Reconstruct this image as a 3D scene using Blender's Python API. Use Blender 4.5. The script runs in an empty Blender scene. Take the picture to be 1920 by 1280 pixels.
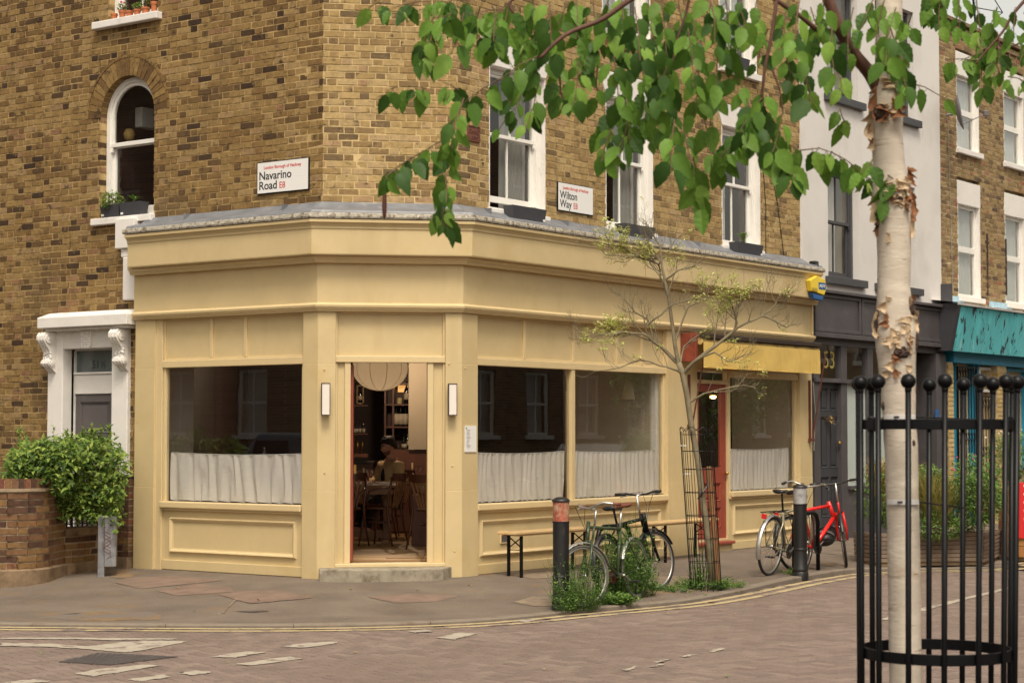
import bpy, bmesh, math, random
from mathutils import Vector, Matrix, noise as mnoise
from mathutils.geometry import tessellate_polygon
R = math.radians
rng = random.Random(7)
scene = bpy.context.scene
COL = scene.collection
# ---------------------------------------------------------------- camera
FPX = 3592.0; EYE = 1.55; TILT = math.atan(172 / 3592)
cam_d = bpy.data.cameras.new('camera'); cam = bpy.data.objects.new('camera', cam_d); COL.objects.link(cam)
cam.location = (0, 0, EYE); cam.rotation_euler = (R(90) + TILT, 0, 0)
cam_d.sensor_width = 36; cam_d.lens = 36 * FPX / 1920; cam_d.clip_end = 600; cam_d.clip_start = .1
cam_d.dof.use_dof = True; cam_d.dof.focus_distance = 20.0; cam_d.dof.aperture_fstop = 7.0
scene.camera = cam
# ---------------------------------------------------------------- light
SUN_EL, SUN_AZ = R(58), R(172)      # azimuth clockwise from +Y
w = bpy.data.worlds.new('World'); scene.world = w; w.use_nodes = True
nt = w.node_tree; nt.nodes.clear()
sky = nt.nodes.new('ShaderNodeTexSky'); sky.sky_type = 'NISHITA'; sky.sun_disc = False
sky.sun_elevation = SUN_EL; sky.sun_rotation = SUN_AZ; sky.air_density = 1.0; sky.dust_density = 4.0
hs = nt.nodes.new('ShaderNodeHueSaturation'); hs.inputs['Saturation'].default_value = .26
mx = nt.nodes.new('ShaderNodeMix'); mx.data_type = 'RGBA'; mx.blend_type = 'MULTIPLY'; mx.inputs[0].default_value = 1
mx.inputs[7].default_value = (1.0, .93, .79, 1)
bg = nt.nodes.new('ShaderNodeBackground'); bg.inputs['Strength'].default_value = .15
out = nt.nodes.new('ShaderNodeOutputWorld')
nt.links.new(sky.outputs[0], hs.inputs['Color']); nt.links.new(hs.outputs[0], mx.inputs[6])
nt.links.new(mx.outputs[2], bg.inputs['Color']); nt.links.new(bg.outputs[0], out.inputs[0])
sd = bpy.data.lights.new('sun', 'SUN'); sd.energy = 1.5; sd.angle = R(16); sd.color = (1, .93, .80)
so = bpy.data.objects.new('sun', sd); COL.objects.link(so)
sdir = Vector((math.sin(SUN_AZ) * math.cos(SUN_EL), math.cos(SUN_AZ) * math.cos(SUN_EL), math.sin(SUN_EL)))
so.rotation_euler = sdir.to_track_quat('Z', 'Y').to_euler(); so.location = sdir * 60
scene.view_settings.view_transform = 'Standard'; scene.view_settings.look = 'None'
scene.view_settings.exposure = .55; scene.view_settings.gamma = 1; scene.view_settings.use_curve_mapping = False
# ---------------------------------------------------------------- geometry of the view and of the street
def ray(px, py):
    f = Vector((0, math.cos(TILT), math.sin(TILT))); u = Vector((0, -math.sin(TILT), math.cos(TILT)))
    return Vector((1, 0, 0)) * ((px - 960) / FPX) + f + u * ((640 - py) / FPX)
CAMP = Vector((0, 0, EYE))
def at_z(px, py, z):
    r = ray(px, py); t = (z - EYE) / r.z; return CAMP + r * t
def at_y(px, py, y):
    r = ray(px, py); return CAMP + r * (y / r.y)
A_L, A_C, A_R = R(126.1), R(81.1), R(36.1)
class Frame:
    def __init__(s, o, u, n): s.o = Vector((o[0], o[1], 0)); s.u = Vector((u[0], u[1], 0)); s.n = Vector((n[0], n[1], 0)); s.ang = math.atan2(u[1], u[0])
    def p(s, a, z, o=0): 
        v = s.o + s.u * a + s.n * o; v.z = z; return v
    def hit(s, px, py, o=0):
        r = ray(px, py); q = s.o + s.n * o
        t = (q - CAMP).dot(s.n) / r.dot(s.n); P = CAMP + r * t
        return (P - s.o).dot(s.u), P.z
    def S(s, px, o=0): return s.hit(px, 800, o)[0]
    def Z(s, px, py, o=0): return s.hit(px, py, o)[1]
    def off(s, o): return Frame(s.o + s.n * o, s.u, s.n)
def d2(a): return Vector((math.sin(a), math.cos(a), 0))
uL = -d2(A_L); uL = Vector((-math.sin(A_L), -math.cos(A_L), 0)); nL = Vector((-.5892, -.8080, 0))
uL = Vector((-.8080, .5892, 0)); uC = d2(A_C); nC = Vector((uC.y, -uC.x, 0)); uR = d2(A_R); nR = Vector((uR.y, -uR.x, 0))
SH = .12                                # shopfront stands this far proud of the brick
P1 = at_z(594, 1084, 0)
_fc = Frame(P1, uC, nC); P2 = _fc.p(_fc.S(866), 0)
def isect(p, u, q, v):                  # 2-D line intersection
    d = u.x * v.y - u.y * v.x; t = ((q.x - p.x) * v.y - (q.y - p.y) * v.x) / d
    return Vector((p.x + u.x * t, p.y + u.y * t, 0))
B1 = isect(P1 - nC * SH, uC, P1 - nL * SH, uL); B2 = isect(P2 - nC * SH, uC, P2 - nR * SH, uR)
FL, FC, FR = Frame(B1, uL, nL), Frame(B1, uC, nC), Frame(B2, uR, nR)
CLEN = (B2 - B1).length
def cornLC(o, z): v = isect(B1 + nC * o, uC, B1 + nL * o, uL); v.z = z; return v
def cornCR(o, z): v = isect(B2 + nC * o, uC, B2 + nR * o, uR); v.z = z; return v
ROAD = -.165
def pave_z(x, y):
    P = Vector((x, y, 0))
    d = max((P - B1).dot(nL), (P - B1).dot(nC), (P - B2).dot(nR)) - SH
    return max(-.142, min(0, -.055 * d))
def G(px, py, z0=None):                 # a point of the pavement (or of level z0)
    if z0 is not None: return at_z(px, py, z0)
    z = 0
    for i in range(6): P = at_z(px, py, z); z = pave_z(P.x, P.y)
    return P
# ---------------------------------------------------------------- materials
def _n(t, k, **kw):
    n = t.nodes.new(k)
    for a, b in kw.items(): setattr(n, a, b)
    return n
def _mix(t, f, a, b, mode='MIX'):
    m = _n(t, 'ShaderNodeMix', data_type='RGBA', blend_type=mode)
    for i, v in ((0, f), (6, a), (7, b)):
        if isinstance(v, (int, float)): m.inputs[i].default_value = v
        elif isinstance(v, tuple): m.inputs[i].default_value = (*v[:3], 1)
        else: t.links.new(v, m.inputs[i])
    return m.outputs[2]
def _noise(t, pos, scale, detail=4, rough=.55, stretch=None):
    if stretch:
        mp = _n(t, 'ShaderNodeMapping'); mp.inputs['Scale'].default_value = stretch; t.links.new(pos, mp.inputs[0]); pos = mp.outputs[0]
    n = _n(t, 'ShaderNodeTexNoise'); n.inputs['Scale'].default_value = scale; n.inputs['Detail'].default_value = detail
    n.inputs['Roughness'].default_value = rough; t.links.new(pos, n.inputs['Vector']); return n.outputs[0]
def _ramp(t, f, stops, interp='LINEAR'):
    r = _n(t, 'ShaderNodeValToRGB'); r.color_ramp.interpolation = interp; e = r.color_ramp.elements
    e[0].position = stops[0][0]; e[0].color = (*stops[0][1], 1); e[1].position = stops[-1][0]; e[1].color = (*stops[-1][1], 1)
    for p, c in stops[1:-1]: k = e.new(p); k.color = (*c, 1)
    t.links.new(f, r.inputs[0]); return r.outputs[0]
def grey(v): return (v, v, v)
def mat(name, col, rough=.6, var=.12, scale=6, bump=0, bscale=60, metal=0, stains=(), ramp=None, attr=None, spec=.5, stretch=None, emit=None, trans=0, sheen=0, bstretch=None):
    """principled material: base colour with mottling, up to a few stains (colour, scale, lo, hi, stretch), fine relief"""
    m = bpy.data.materials.new(name); m.use_nodes = True; t = m.node_tree; b = t.nodes['Principled BSDF']
    g = _n(t, 'ShaderNodeNewGeometry'); pos = g.outputs['Position']
    c = col
    if ramp:
        if attr == 'random': oi = _n(t, 'ShaderNodeObjectInfo'); f = oi.outputs['Random']
        elif attr: a = _n(t, 'ShaderNodeAttribute', attribute_name=attr); f = a.outputs['Fac']
        else: f = _noise(t, pos, scale, 6)
        c = _ramp(t, f, ramp)
    if var:
        n = _noise(t, pos, scale, 6, .6, stretch)
        lo = _ramp(t, n, [(.3, grey(1 - var)), (.7, grey(1 + var))])
        c = _mix(t, 1.0, c, lo, 'MULTIPLY')
    for st in stains:
        n = _noise(t, pos, st[1], 6, .62, st[4] if len(st) > 4 else None)
        f = _ramp(t, n, [(st[2], grey(0)), (st[3], grey(1))])
        c = _mix(t, f, c, st[0])
    if isinstance(c, tuple): b.inputs['Base Color'].default_value = (*c, 1)
    else: t.links.new(c, b.inputs['Base Color'])
    b.inputs['Roughness'].default_value = rough; b.inputs['Metallic'].default_value = metal
    b.inputs['Specular IOR Level'].default_value = spec
    if sheen: b.inputs['Sheen Weight'].default_value = sheen
    if emit: b.inputs['Emission Color'].default_value = (*emit[:3], 1); b.inputs['Emission Strength'].default_value = emit[3]
    if bump:
        n = _noise(t, pos, bscale, 5, .6, bstretch)
        bp = _n(t, 'ShaderNodeBump'); bp.inputs['Strength'].default_value = .6; bp.inputs['Distance'].default_value = bump
        t.links.new(n, bp.inputs['Height']); t.links.new(bp.outputs[0], b.inputs['Normal'])
    if trans:
        tr = _n(t, 'ShaderNodeBsdfTranslucent'); ms = _n(t, 'ShaderNodeMixShader'); ms.inputs[0].default_value = trans
        if isinstance(c, tuple): tr.inputs[0].default_value = (*c, 1)
        else: t.links.new(c, tr.inputs[0])
        o = t.nodes['Material Output']; t.links.new(b.outputs[0], ms.inputs[1]); t.links.new(tr.outputs[0], ms.inputs[2]); t.links.new(ms.outputs[0], o.inputs[0])
    return m
def glass_mat(name, tint=(.92, .95, .93), refl=2.0, rough=0.0, wavy=.0):
    m = bpy.data.materials.new(name); m.use_nodes = True; t = m.node_tree; t.nodes.remove(t.nodes['Principled BSDF'])
    tr = _n(t, 'ShaderNodeBsdfTransparent'); tr.inputs[0].default_value = (*tint, 1)
    gl = _n(t, 'ShaderNodeBsdfGlossy'); gl.inputs['Roughness'].default_value = rough
    # Schlick reflectance of the two faces of the pane, the same from both sides
    g0 = _n(t, 'ShaderNodeNewGeometry'); dt = _n(t, 'ShaderNodeVectorMath', operation='DOT_PRODUCT'); t.links.new(g0.outputs['Normal'], dt.inputs[0]); t.links.new(g0.outputs['Incoming'], dt.inputs[1])
    ab = _n(t, 'ShaderNodeMath', operation='ABSOLUTE'); t.links.new(dt.outputs['Value'], ab.inputs[0]); sb_ = _n(t, 'ShaderNodeMath', operation='SUBTRACT'); sb_.inputs[0].default_value = 1; t.links.new(ab.outputs[0], sb_.inputs[1])
    pw_ = _n(t, 'ShaderNodeMath', operation='POWER'); pw_.inputs[1].default_value = 5; t.links.new(sb_.outputs[0], pw_.inputs[0]); ma = _n(t, 'ShaderNodeMath', operation='MULTIPLY_ADD'); ma.inputs[1].default_value = .96; ma.inputs[2].default_value = .04; t.links.new(pw_.outputs[0], ma.inputs[0])
    mu = _n(t, 'ShaderNodeMath', operation='MULTIPLY', use_clamp=True); mu.inputs[1].default_value = refl; t.links.new(ma.outputs[0], mu.inputs[0])
    ms = _n(t, 'ShaderNodeMixShader'); t.links.new(mu.outputs[0], ms.inputs[0]); t.links.new(tr.outputs[0], ms.inputs[1]); t.links.new(gl.outputs[0], ms.inputs[2])
    if wavy:
        g = _n(t, 'ShaderNodeNewGeometry'); n = _noise(t, g.outputs['Position'], 1.4, 2); bp = _n(t, 'ShaderNodeBump'); bp.inputs['Distance'].default_value = wavy; bp.inputs['Strength'].default_value = 1
        t.links.new(n, bp.inputs['Height']); t.links.new(bp.outputs[0], gl.inputs['Normal'])
    t.links.new(ms.outputs[0], t.nodes['Material Output'].inputs[0]); return m
def fabric_mat(name, col, see=.25, trans=.4):
    m = bpy.data.materials.new(name); m.use_nodes = True; t = m.node_tree; b = t.nodes['Principled BSDF']
    b.inputs['Base Color'].default_value = (*col, 1); b.inputs['Roughness'].default_value = .95; b.inputs['Specular IOR Level'].default_value = .1
    tl = _n(t, 'ShaderNodeBsdfTranslucent'); tl.inputs[0].default_value = (*col, 1); tp = _n(t, 'ShaderNodeBsdfTransparent')
    m1 = _n(t, 'ShaderNodeMixShader'); m1.inputs[0].default_value = trans; m2 = _n(t, 'ShaderNodeMixShader'); m2.inputs[0].default_value = see
    t.links.new(b.outputs[0], m1.inputs[1]); t.links.new(tl.outputs[0], m1.inputs[2]); t.links.new(m1.outputs[0], m2.inputs[1]); t.links.new(tp.outputs[0], m2.inputs[2])
    t.links.new(m2.outputs[0], t.nodes['Material Output'].inputs[0]); return m
BR = [(0, (.065, .042, .032)), (.12, (.12, .075, .042)), (.27, (.22, .138, .062)), (.42, (.31, .20, .085)), (.56, (.38, .26, .11)), (.7, (.42, .295, .135)), (.82, (.45, .325, .165)), (.91, (.40, .275, .155)), (1, (.36, .21, .12))]
M = {}
M['brick'] = mat('stock brick', (.3, .2, .1), .9, .24, 22, .006, 90, ramp=[(p, tuple(v * .74 + m_ * .26 for v, m_ in zip(c, (.36, .25, .11)))) for p, c in BR], attr='tone', stains=[((.07, .048, .03), 11, .57, .70), ((.50, .37, .19), 13, .60, .76), ((.17, .11, .055), .7, .56, .80)], spec=.2)
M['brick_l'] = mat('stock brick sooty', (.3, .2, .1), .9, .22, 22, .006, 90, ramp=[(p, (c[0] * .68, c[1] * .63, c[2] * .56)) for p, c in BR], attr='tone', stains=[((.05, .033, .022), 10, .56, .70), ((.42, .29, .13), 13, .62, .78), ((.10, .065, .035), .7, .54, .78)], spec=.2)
M['brick_g'] = mat('garden wall brick', (.3, .2, .1), .85, .25, 22, .006, 90, ramp=[(0, (.05, .028, .022)), (.2, (.11, .055, .034)), (.45, (.17, .09, .045)), (.7, (.21, .12, .05)), (.88, (.20, .085, .045)), (1, (.15, .055, .035))], attr='tone', stains=[((.05, .035, .025), 6, .58, .74)], spec=.25)
M['mortar'] = mat('lime mortar', (.56, .42, .215), .95, .18, 7, .006, 120, stains=[((.22, .15, .08), 3, .55, .75)], spec=.1)
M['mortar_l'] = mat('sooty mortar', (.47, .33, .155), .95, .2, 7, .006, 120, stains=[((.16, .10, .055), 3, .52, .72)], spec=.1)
M['mortar_g'] = mat('grey brown mortar', (.33, .25, .17), .95, .2, 7, .006, 120, spec=.1)
M['mortar_t'] = mat('terrace mortar', (.50, .40, .26), .95, .15, 7, .004, 120, spec=.1)
M['yellow'] = mat('mustard cream paint', (.575, .445, .24), .5, .05, 3, .0018, 26, stains=[((.48, .36, .185), 2.4, .56, .85, (1, 1, .15)), ((.42, .31, .16), 10, .71, .75), ((.54, .395, .185), 2.2, .55, .8), ((.43, .33, .17), 60, .76, .8)], spec=.4, bstretch=(1, 1, .4))
M['yellow2'] = mat('mustard cream gloss trim', (.62, .48, .265), .42, .04, 5, .0012, 30, stains=[((.45, .33, .15), 18, .70, .8)], spec=.5)
M['white'] = mat('white masonry paint', (.76, .72, .68), .7, .05, 4, .003, 50, stains=[((.5, .46, .40), 5, .62, .8), ((.36, .32, .26), 30, .72, .78)], spec=.3)
M['whitewin'] = mat('white window gloss', (.80, .77, .72), .35, .03, 6, .0006, 40, spec=.5)
M['render'] = mat('white painted render', (.68, .645, .62), .85, .04, 1.2, .003, 50, stains=[((.58, .54, .50), 1.4, .5, .8), ((.45, .41, .37), 5, .66, .85, (1, 1, .25))], spec=.2)
M['lead'] = mat('grey lead sheet', (.20, .205, .225), .5, .22, 5, .004, 8, metal=.25, stains=[((.34, .34, .34), 6, .58, .78), ((.16, .15, .15), 9, .62, .78)])
M['lichen'] = mat('lichened stone edge', (.40, .36, .30), .95, .4, 26, .012, 60, stains=[((.16, .13, .09), 18, .5, .62), ((.62, .58, .52), 30, .58, .66), ((.5, .30, .06), 14, .70, .76)], spec=.1)
M['grey_shop'] = mat('charcoal shop paint', (.075, .066, .07), .5, .12, 4, .001, 40, stains=[((.12, .11, .11), 4, .6, .8)])
M['grey_dark'] = mat('dark slate door paint', (.045, .045, .052), .42, .12, 5, .001, 40)
M['grey_win'] = mat('grey window paint', (.06, .06, .066), .5, .1, 5)
M['door_grey'] = mat('mauve grey door paint', (.12, .105, .105), .45, .06, 5)
M['turq'] = mat('peeling turquoise paint', (.10, .47, .52), .7, .2, 3, .004, 30, stretch=(1, 1, .3), stains=[((.16, .52, .54), 3.5, .5, .75, (1, 1, .2)), ((.04, .30, .34), 6, .58, .75, (1, 1, .25)), ((.02, .03, .04), 7, .57, .60, (1, 1, .45)), ((.35, .62, .62), 5, .62, .7, (1, 1, .3))])
M['blue'] = mat('bright blue paint', (.02, .25, .42), .5, .12, 5)
M['pblue'] = mat('flaking pale blue paint', (.36, .55, .68), .8, .15, 9, stains=[((.6, .56, .5), 12, .58, .66)])
M['red_door'] = mat('terracotta red door paint', (.29, .06, .035), .4, .08, 5)
M['rust'] = mat('brown red painted iron', (.12, .035, .025), .5, .2, 9)
M['red_box'] = mat('weathered red timber', (.20, .04, .02), .6, .35, 9)
M['black'] = mat('black paint', (.004, .004, .005), .38, .2, 10, .0004, 80, stains=[((.02, .018, .018), 22, .64, .75)], spec=.22)
M['blackcast'] = mat('scuffed black cast iron', (.011, .010, .011), .45, .3, 8, .001, 50, stains=[((.07, .06, .06), 5, .60, .78, (1, 1, .3))])
M['boll_red'] = mat('faded red reflective band', (.34, .085, .05), .5, .2, 12, stains=[((.42, .27, .18), 16, .45, .62)])
M['boll_grey'] = mat('faded silver reflective band', (.36, .35, .35), .5, .15, 12, stains=[((.24, .23, .23), 14, .5, .7)])
M['galv'] = mat('galvanised steel', (.24, .24, .25), .5, .25, 14, .0005, 60, metal=.5, stains=[((.13, .12, .12), 9, .5, .75), ((.22, .09, .03), 14, .68, .76)])
M['concrete'] = mat('worn concrete', (.30, .26, .20), .95, .2, 8, .006, 70, stains=[((.15, .12, .08), 7, .52, .7), ((.46, .42, .36), 12, .62, .75)], spec=.15)
M['stonecap'] = mat('brown stone plinth', (.23, .16, .10), .95, .25, 6, .005, 60, stains=[((.10, .06, .035), 4, .5, .7)], spec=.15)
M['asphalt'] = mat('pavement asphalt', (.165, .130, .103), .92, .16, 1.6, .005, 150, stains=[((.12, .094, .075), .9, .5, .72), ((.20, .13, .075), 2.2, .58, .72), ((.27, .22, .175), 45, .60, .72), ((.085, .068, .055), 38, .60, .72)], spec=.2)
M['tactile'] = mat('pinkish paving patch', (.20, .136, .105), .92, .18, 5, .005, 120, stains=[((.165, .13, .10), 2.0, .5, .8)], spec=.2)
M['tan_patch'] = mat('sandy paving patch', (.24, .185, .13), .95, .2, 9, .005, 90, stains=[((.16, .125, .10), 4, .45, .62)], spec=.15)
M['kerb'] = mat('granite kerb', (.215, .175, .138), .9, .18, 5, .004, 80, stains=[((.15, .11, .08), 5, .5, .72)], spec=.25)
PV = [(0, (.165, .122, .104)), (.3, (.19, .142, .12)), (.6, (.205, .152, .128)), (.85, (.22, .165, .138)), (1, (.235, .18, .15))]
M['paver'] = mat('brick paver', (.2, .1, .1), .88, .08, 14, .004, 110, ramp=PV, attr='tone', stains=[((.165, .122, .10), .5, .45, .75), ((.30, .24, .2), 60, .64, .74), ((.10, .075, .06), 45, .64, .74)], spec=.2)
M['road'] = mat('road bedding', (.060, .042, .036), .95, .2, 3, .004, 60, spec=.15)
M['line_y'] = mat('worn yellow road paint', (.43, .335, .18), .85, .12, 8, stains=[((.20, .15, .12), 3.2, .56, .62), ((.19, .13, .10), 14, .60, .66)])
M['line_w'] = mat('worn white road paint', (.37, .32, .255), .85, .1, 8, stains=[((.20, .15, .125), 6, .54, .60), ((.20, .15, .125), 22, .60, .66)])
M['iron_cover'] = mat('chequered iron cover', (.095, .072, .068), .55, .15, 9, metal=.3)
M['dirt'] = mat('dry orange brown dirt', (.20, .125, .06), 1, .3, 12, .01, 60, stains=[((.15, .12, .10), 3, .42, .58)])
M['bark_w'] = mat('cream white birch bark', (.52, .445, .365), .75, .10, 5, .004, 26, bstretch=(1, 1, 4), stains=[((.66, .58, .48), 5, .5, .7, (1, 1, 3)), ((.42, .30, .20), 3, .62, .78, (1, 1, 2.5)), ((.17, .09, .05), 15, .655, .69, (.5, .5, 6)), ((.30, .22, .15), 6, .60, .68, (.4, .4, 6)), ((.50, .38, .24), 9, .66, .78, (.6, .6, 3))], spec=.3)
M['bark_d'] = mat('dark cracked birch bark', (.05, .028, .02), .9, .5, 24, .012, 30, stains=[((.30, .19, .10), 16, .58, .68)])
M['bark_o'] = mat('orange brown peeling bark', (.30, .125, .05), .65, .3, 12, .002, 30, trans=.25, stains=[((.14, .04, .015), 12, .5, .7)])
M['bark_c'] = mat('cream peeling bark', (.60, .44, .28), .7, .15, 10, .002, 30, trans=.2, stains=[((.32, .16, .07), 12, .58, .74)])
M['bark_r'] = mat('red brown branch bark', (.11, .045, .028), .7, .3, 20, .003, 60)
M['twig'] = mat('brown twig bark', (.13, .075, .04), .8, .2, 20)
M['twig_g'] = mat('grey green branch bark', (.20, .165, .10), .8, .25, 16, .003, 60, stains=[((.11, .07, .04), 8, .5, .7)])
LF = [(0, (.042, .098, .018)), (.3, (.085, .178, .024)), (.6, (.135, .25, .032)), (.85, (.18, .34, .05)), (1, (.32, .45, .08))]
def leafmat(name, stops, attr='tone', trans=.35, rough=.52, spec=.28):
    m = mat(name, (.1, .2, .05), rough, .14, 40, 0, ramp=stops, attr=attr, trans=trans, spec=spec)
    return m
M['leaf'] = leafmat('birch leaf', LF)
M['leaf_h'] = leafmat('hedge leaf', [(0, (.05, .10, .02)), (.4, (.12, .20, .035)), (.75, (.24, .33, .06)), (1, (.38, .45, .10))], trans=.3)
M['leaf_p'] = leafmat('pale bud leaf', [(0, (.50, .56, .14)), (1, (.78, .76, .34))], trans=.3)
M['leaf_w'] = leafmat('weed leaf', [(0, (.06, .13, .025)), (.6, (.14, .25, .05)), (1, (.26, .38, .09))], trans=.3)
M['leaf_y'] = leafmat('dry grass blade', [(0, (.17, .21, .04)), (.5, (.36, .35, .10)), (1, (.58, .43, .20))], trans=.3)
M['catkin'] = mat('green catkin', (.22, .30, .06), .7, .2, 60, trans=.2)
M['glass'] = glass_mat('shop window glass', (.94, .95, .93), 3.0, 0, .0004)
M['glass_u'] = glass_mat('upper window glass', (.92, .94, .93), 2.4, 0, .0008)
M['glass_t'] = glass_mat('thin clear glassware', (.93, .93, .93), 1.5)
M['frost'] = mat('frosted pale glass', (.46, .52, .49), .3, .05, 3, spec=.7)
M['voile'] = fabric_mat('sheer voile curtain', (.90, .84, .80), .08, .22)
M['net'] = fabric_mat('net curtain', (.6, .58, .55), .25, .35)
M['net2'] = fabric_mat('white net curtain', (.85, .86, .84), .12, .3)
M['int_dark'] = mat('dark plum interior paint', (.045, .020, .018), .6, .2, 3)
M['int_cream'] = mat('warm cream interior wall', (.40, .34, .26), .8, .04, 2)
M['int_grey'] = mat('pale grey interior wall', (.42, .37, .33), .8, .04, 2)
M['int_wood'] = mat('dark stained wood', (.12, .045, .025), .45, .25, 9, stretch=(1, 1, .2))
M['floor'] = mat('oak floorboard', (.36, .205, .085), .4, .15, 6, ramp=[(0, (.27, .15, .06)), (1, (.46, .28, .12))], attr='random', stretch=(.3, .3, 1))
M['table'] = mat('worn table wood', (.26, .13, .055), .45, .2, 9)
M['bent'] = mat('dark bentwood', (.10, .036, .018), .35, .2, 9)
M['paper'] = mat('cream paper shade', (.86, .76, .60), .9, .03, 4, .001, 60, trans=.5)
M['pine'] = mat('varnished pine plank', (.55, .37, .18), .4, .12, 5, stretch=(.4, .4, 3), stains=[((.40, .21, .07), 7, .58, .75)])
M['plank_g'] = mat('weathered grey brown plank', (.20, .145, .105), .85, .2, 7, .002, 60, ramp=[(0, (.16, .115, .085)), (1, (.25, .18, .13))], attr='random')
M['plank_o'] = mat('orange stained sleeper', (.36, .16, .045), .7, .2, 7, .002, 60, ramp=[(0, (.30, .13, .035)), (1, (.44, .21, .06))], attr='random')
M['awn'] = mat('yellow awning canvas', (.74, .51, .145), .85, .07, 7, .002, 120, trans=.15, stains=[((.50, .32, .06), 2, .58, .8, (1, 1, .3))])
M['awn_roll'] = mat('stained rolled awning canvas', (.52, .36, .12), .85, .2, 5, stains=[((.20, .15, .07), 4, .5, .7)])
M['slate_box'] = mat('slate grey planter', (.050, .050, .058), .6, .1, 10)
M['terra'] = mat('terracotta', (.46, .15, .06), .85, .15, 12)
M['terra_d'] = mat('dark terracotta tile', (.15, .055, .035), .8, .25, 20, .003, 60)
M['sign_w'] = mat('white sign enamel', (.80, .78, .76), .3, .015, 4)
M['txt_k'] = mat('black lettering', (.012, .012, .015), .4, 0)
M['txt_r'] = mat('red lettering', (.55, .03, .03), .4, 0)
M['steel'] = mat('bare steel', (.50, .49, .47), .28, .1, 30, metal=1)
M['alu'] = mat('dull aluminium', (.50, .49, .47), .38, .12, 20, metal=.85)
M['rubber'] = mat('tyre rubber', (.020, .018, .017), .75, .3, 20)
M['tyre_g'] = mat('greyed tyre rubber', (.11, .10, .09), .8, .2, 20)
M['plastic_k'] = mat('black plastic', (.014, .013, .014), .4, .2, 20)
M['frame_g'] = mat('dark green bicycle paint', (.042, .062, .028), .3, .12, 20)
M['frame_r'] = mat('bright red bicycle paint', (.72, .02, .018), .25, .05, 20)
M['frame_s'] = mat('champagne bicycle paint', (.40, .36, .24), .3, .1, 20, metal=.4)
M['brown_l'] = mat('brown saddle leather', (.16, .05, .03), .5, .25, 30)
M['soil'] = mat('dark soil', (.03, .02, .013), 1, .3, 20)
M['alarm_y'] = mat('yellow alarm plastic', (.80, .58, .05), .4, .04, 10)
M['alarm_b'] = mat('blue alarm plastic', (.02, .10, .30), .35, .04, 10)
M['skin'] = mat('skin', (.50, .26, .17), .55, .06, 30)
M['hair'] = mat('dark brown hair', (.018, .010, .008), .7, .4, 60, .004, 120)
M['beard'] = mat('short beard stubble', (.15, .075, .045), .8, .3, 90)
M['jacket'] = mat('tan canvas jacket', (.50, .34, .17), .9, .12, 20, .003, 60)
M['shirt_k'] = mat('dark shirt', (.015, .014, .016), .9, .1, 20)
M['candle'] = mat('ivory candle wax', (.72, .60, .34), .5, .03, 10, trans=.2)
M['china'] = mat('white china', (.78, .75, .70), .25, .02, 10)
M['linen'] = mat('white linen', (.75, .70, .66), .9, .05, 20)
M['num_y'] = mat('dull gold lettering', (.34, .27, .07), .6, .1, 20)
M['bottle'] = mat('dark bottle glass', (.010, .012, .008), .12, .1, 10, spec=.7)
M['label'] = mat('cream bottle label', (.55, .48, .38), .7, .05, 20)
M['bulb'] = mat('warm lit bulb', (1, .7, .35), .5, 0, emit=(1, .50, .18, 9))
M['lampglass'] = mat('opal lamp glass', (.74, .68, .62), .3, .02, 10, spec=.6)
M['bronze'] = mat('bronze lamp metal', (.035, .02, .014), .4, .2, 20)
M['cable'] = mat('grey cable', (.30, .27, .24), .6, .1, 20)
M['tie_w'] = mat('pale rubber tie', (.60, .57, .56), .5, .08, 30)
M['redsign'] = mat('red board paint', (.62, .02, .02), .45, .05, 10)
M['brass'] = mat('brass', (.45, .28, .08), .3, .15, 20, metal=.9)
M['straw'] = mat('dried flowers', (.42, .27, .09), .9, .2, 40)
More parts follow.
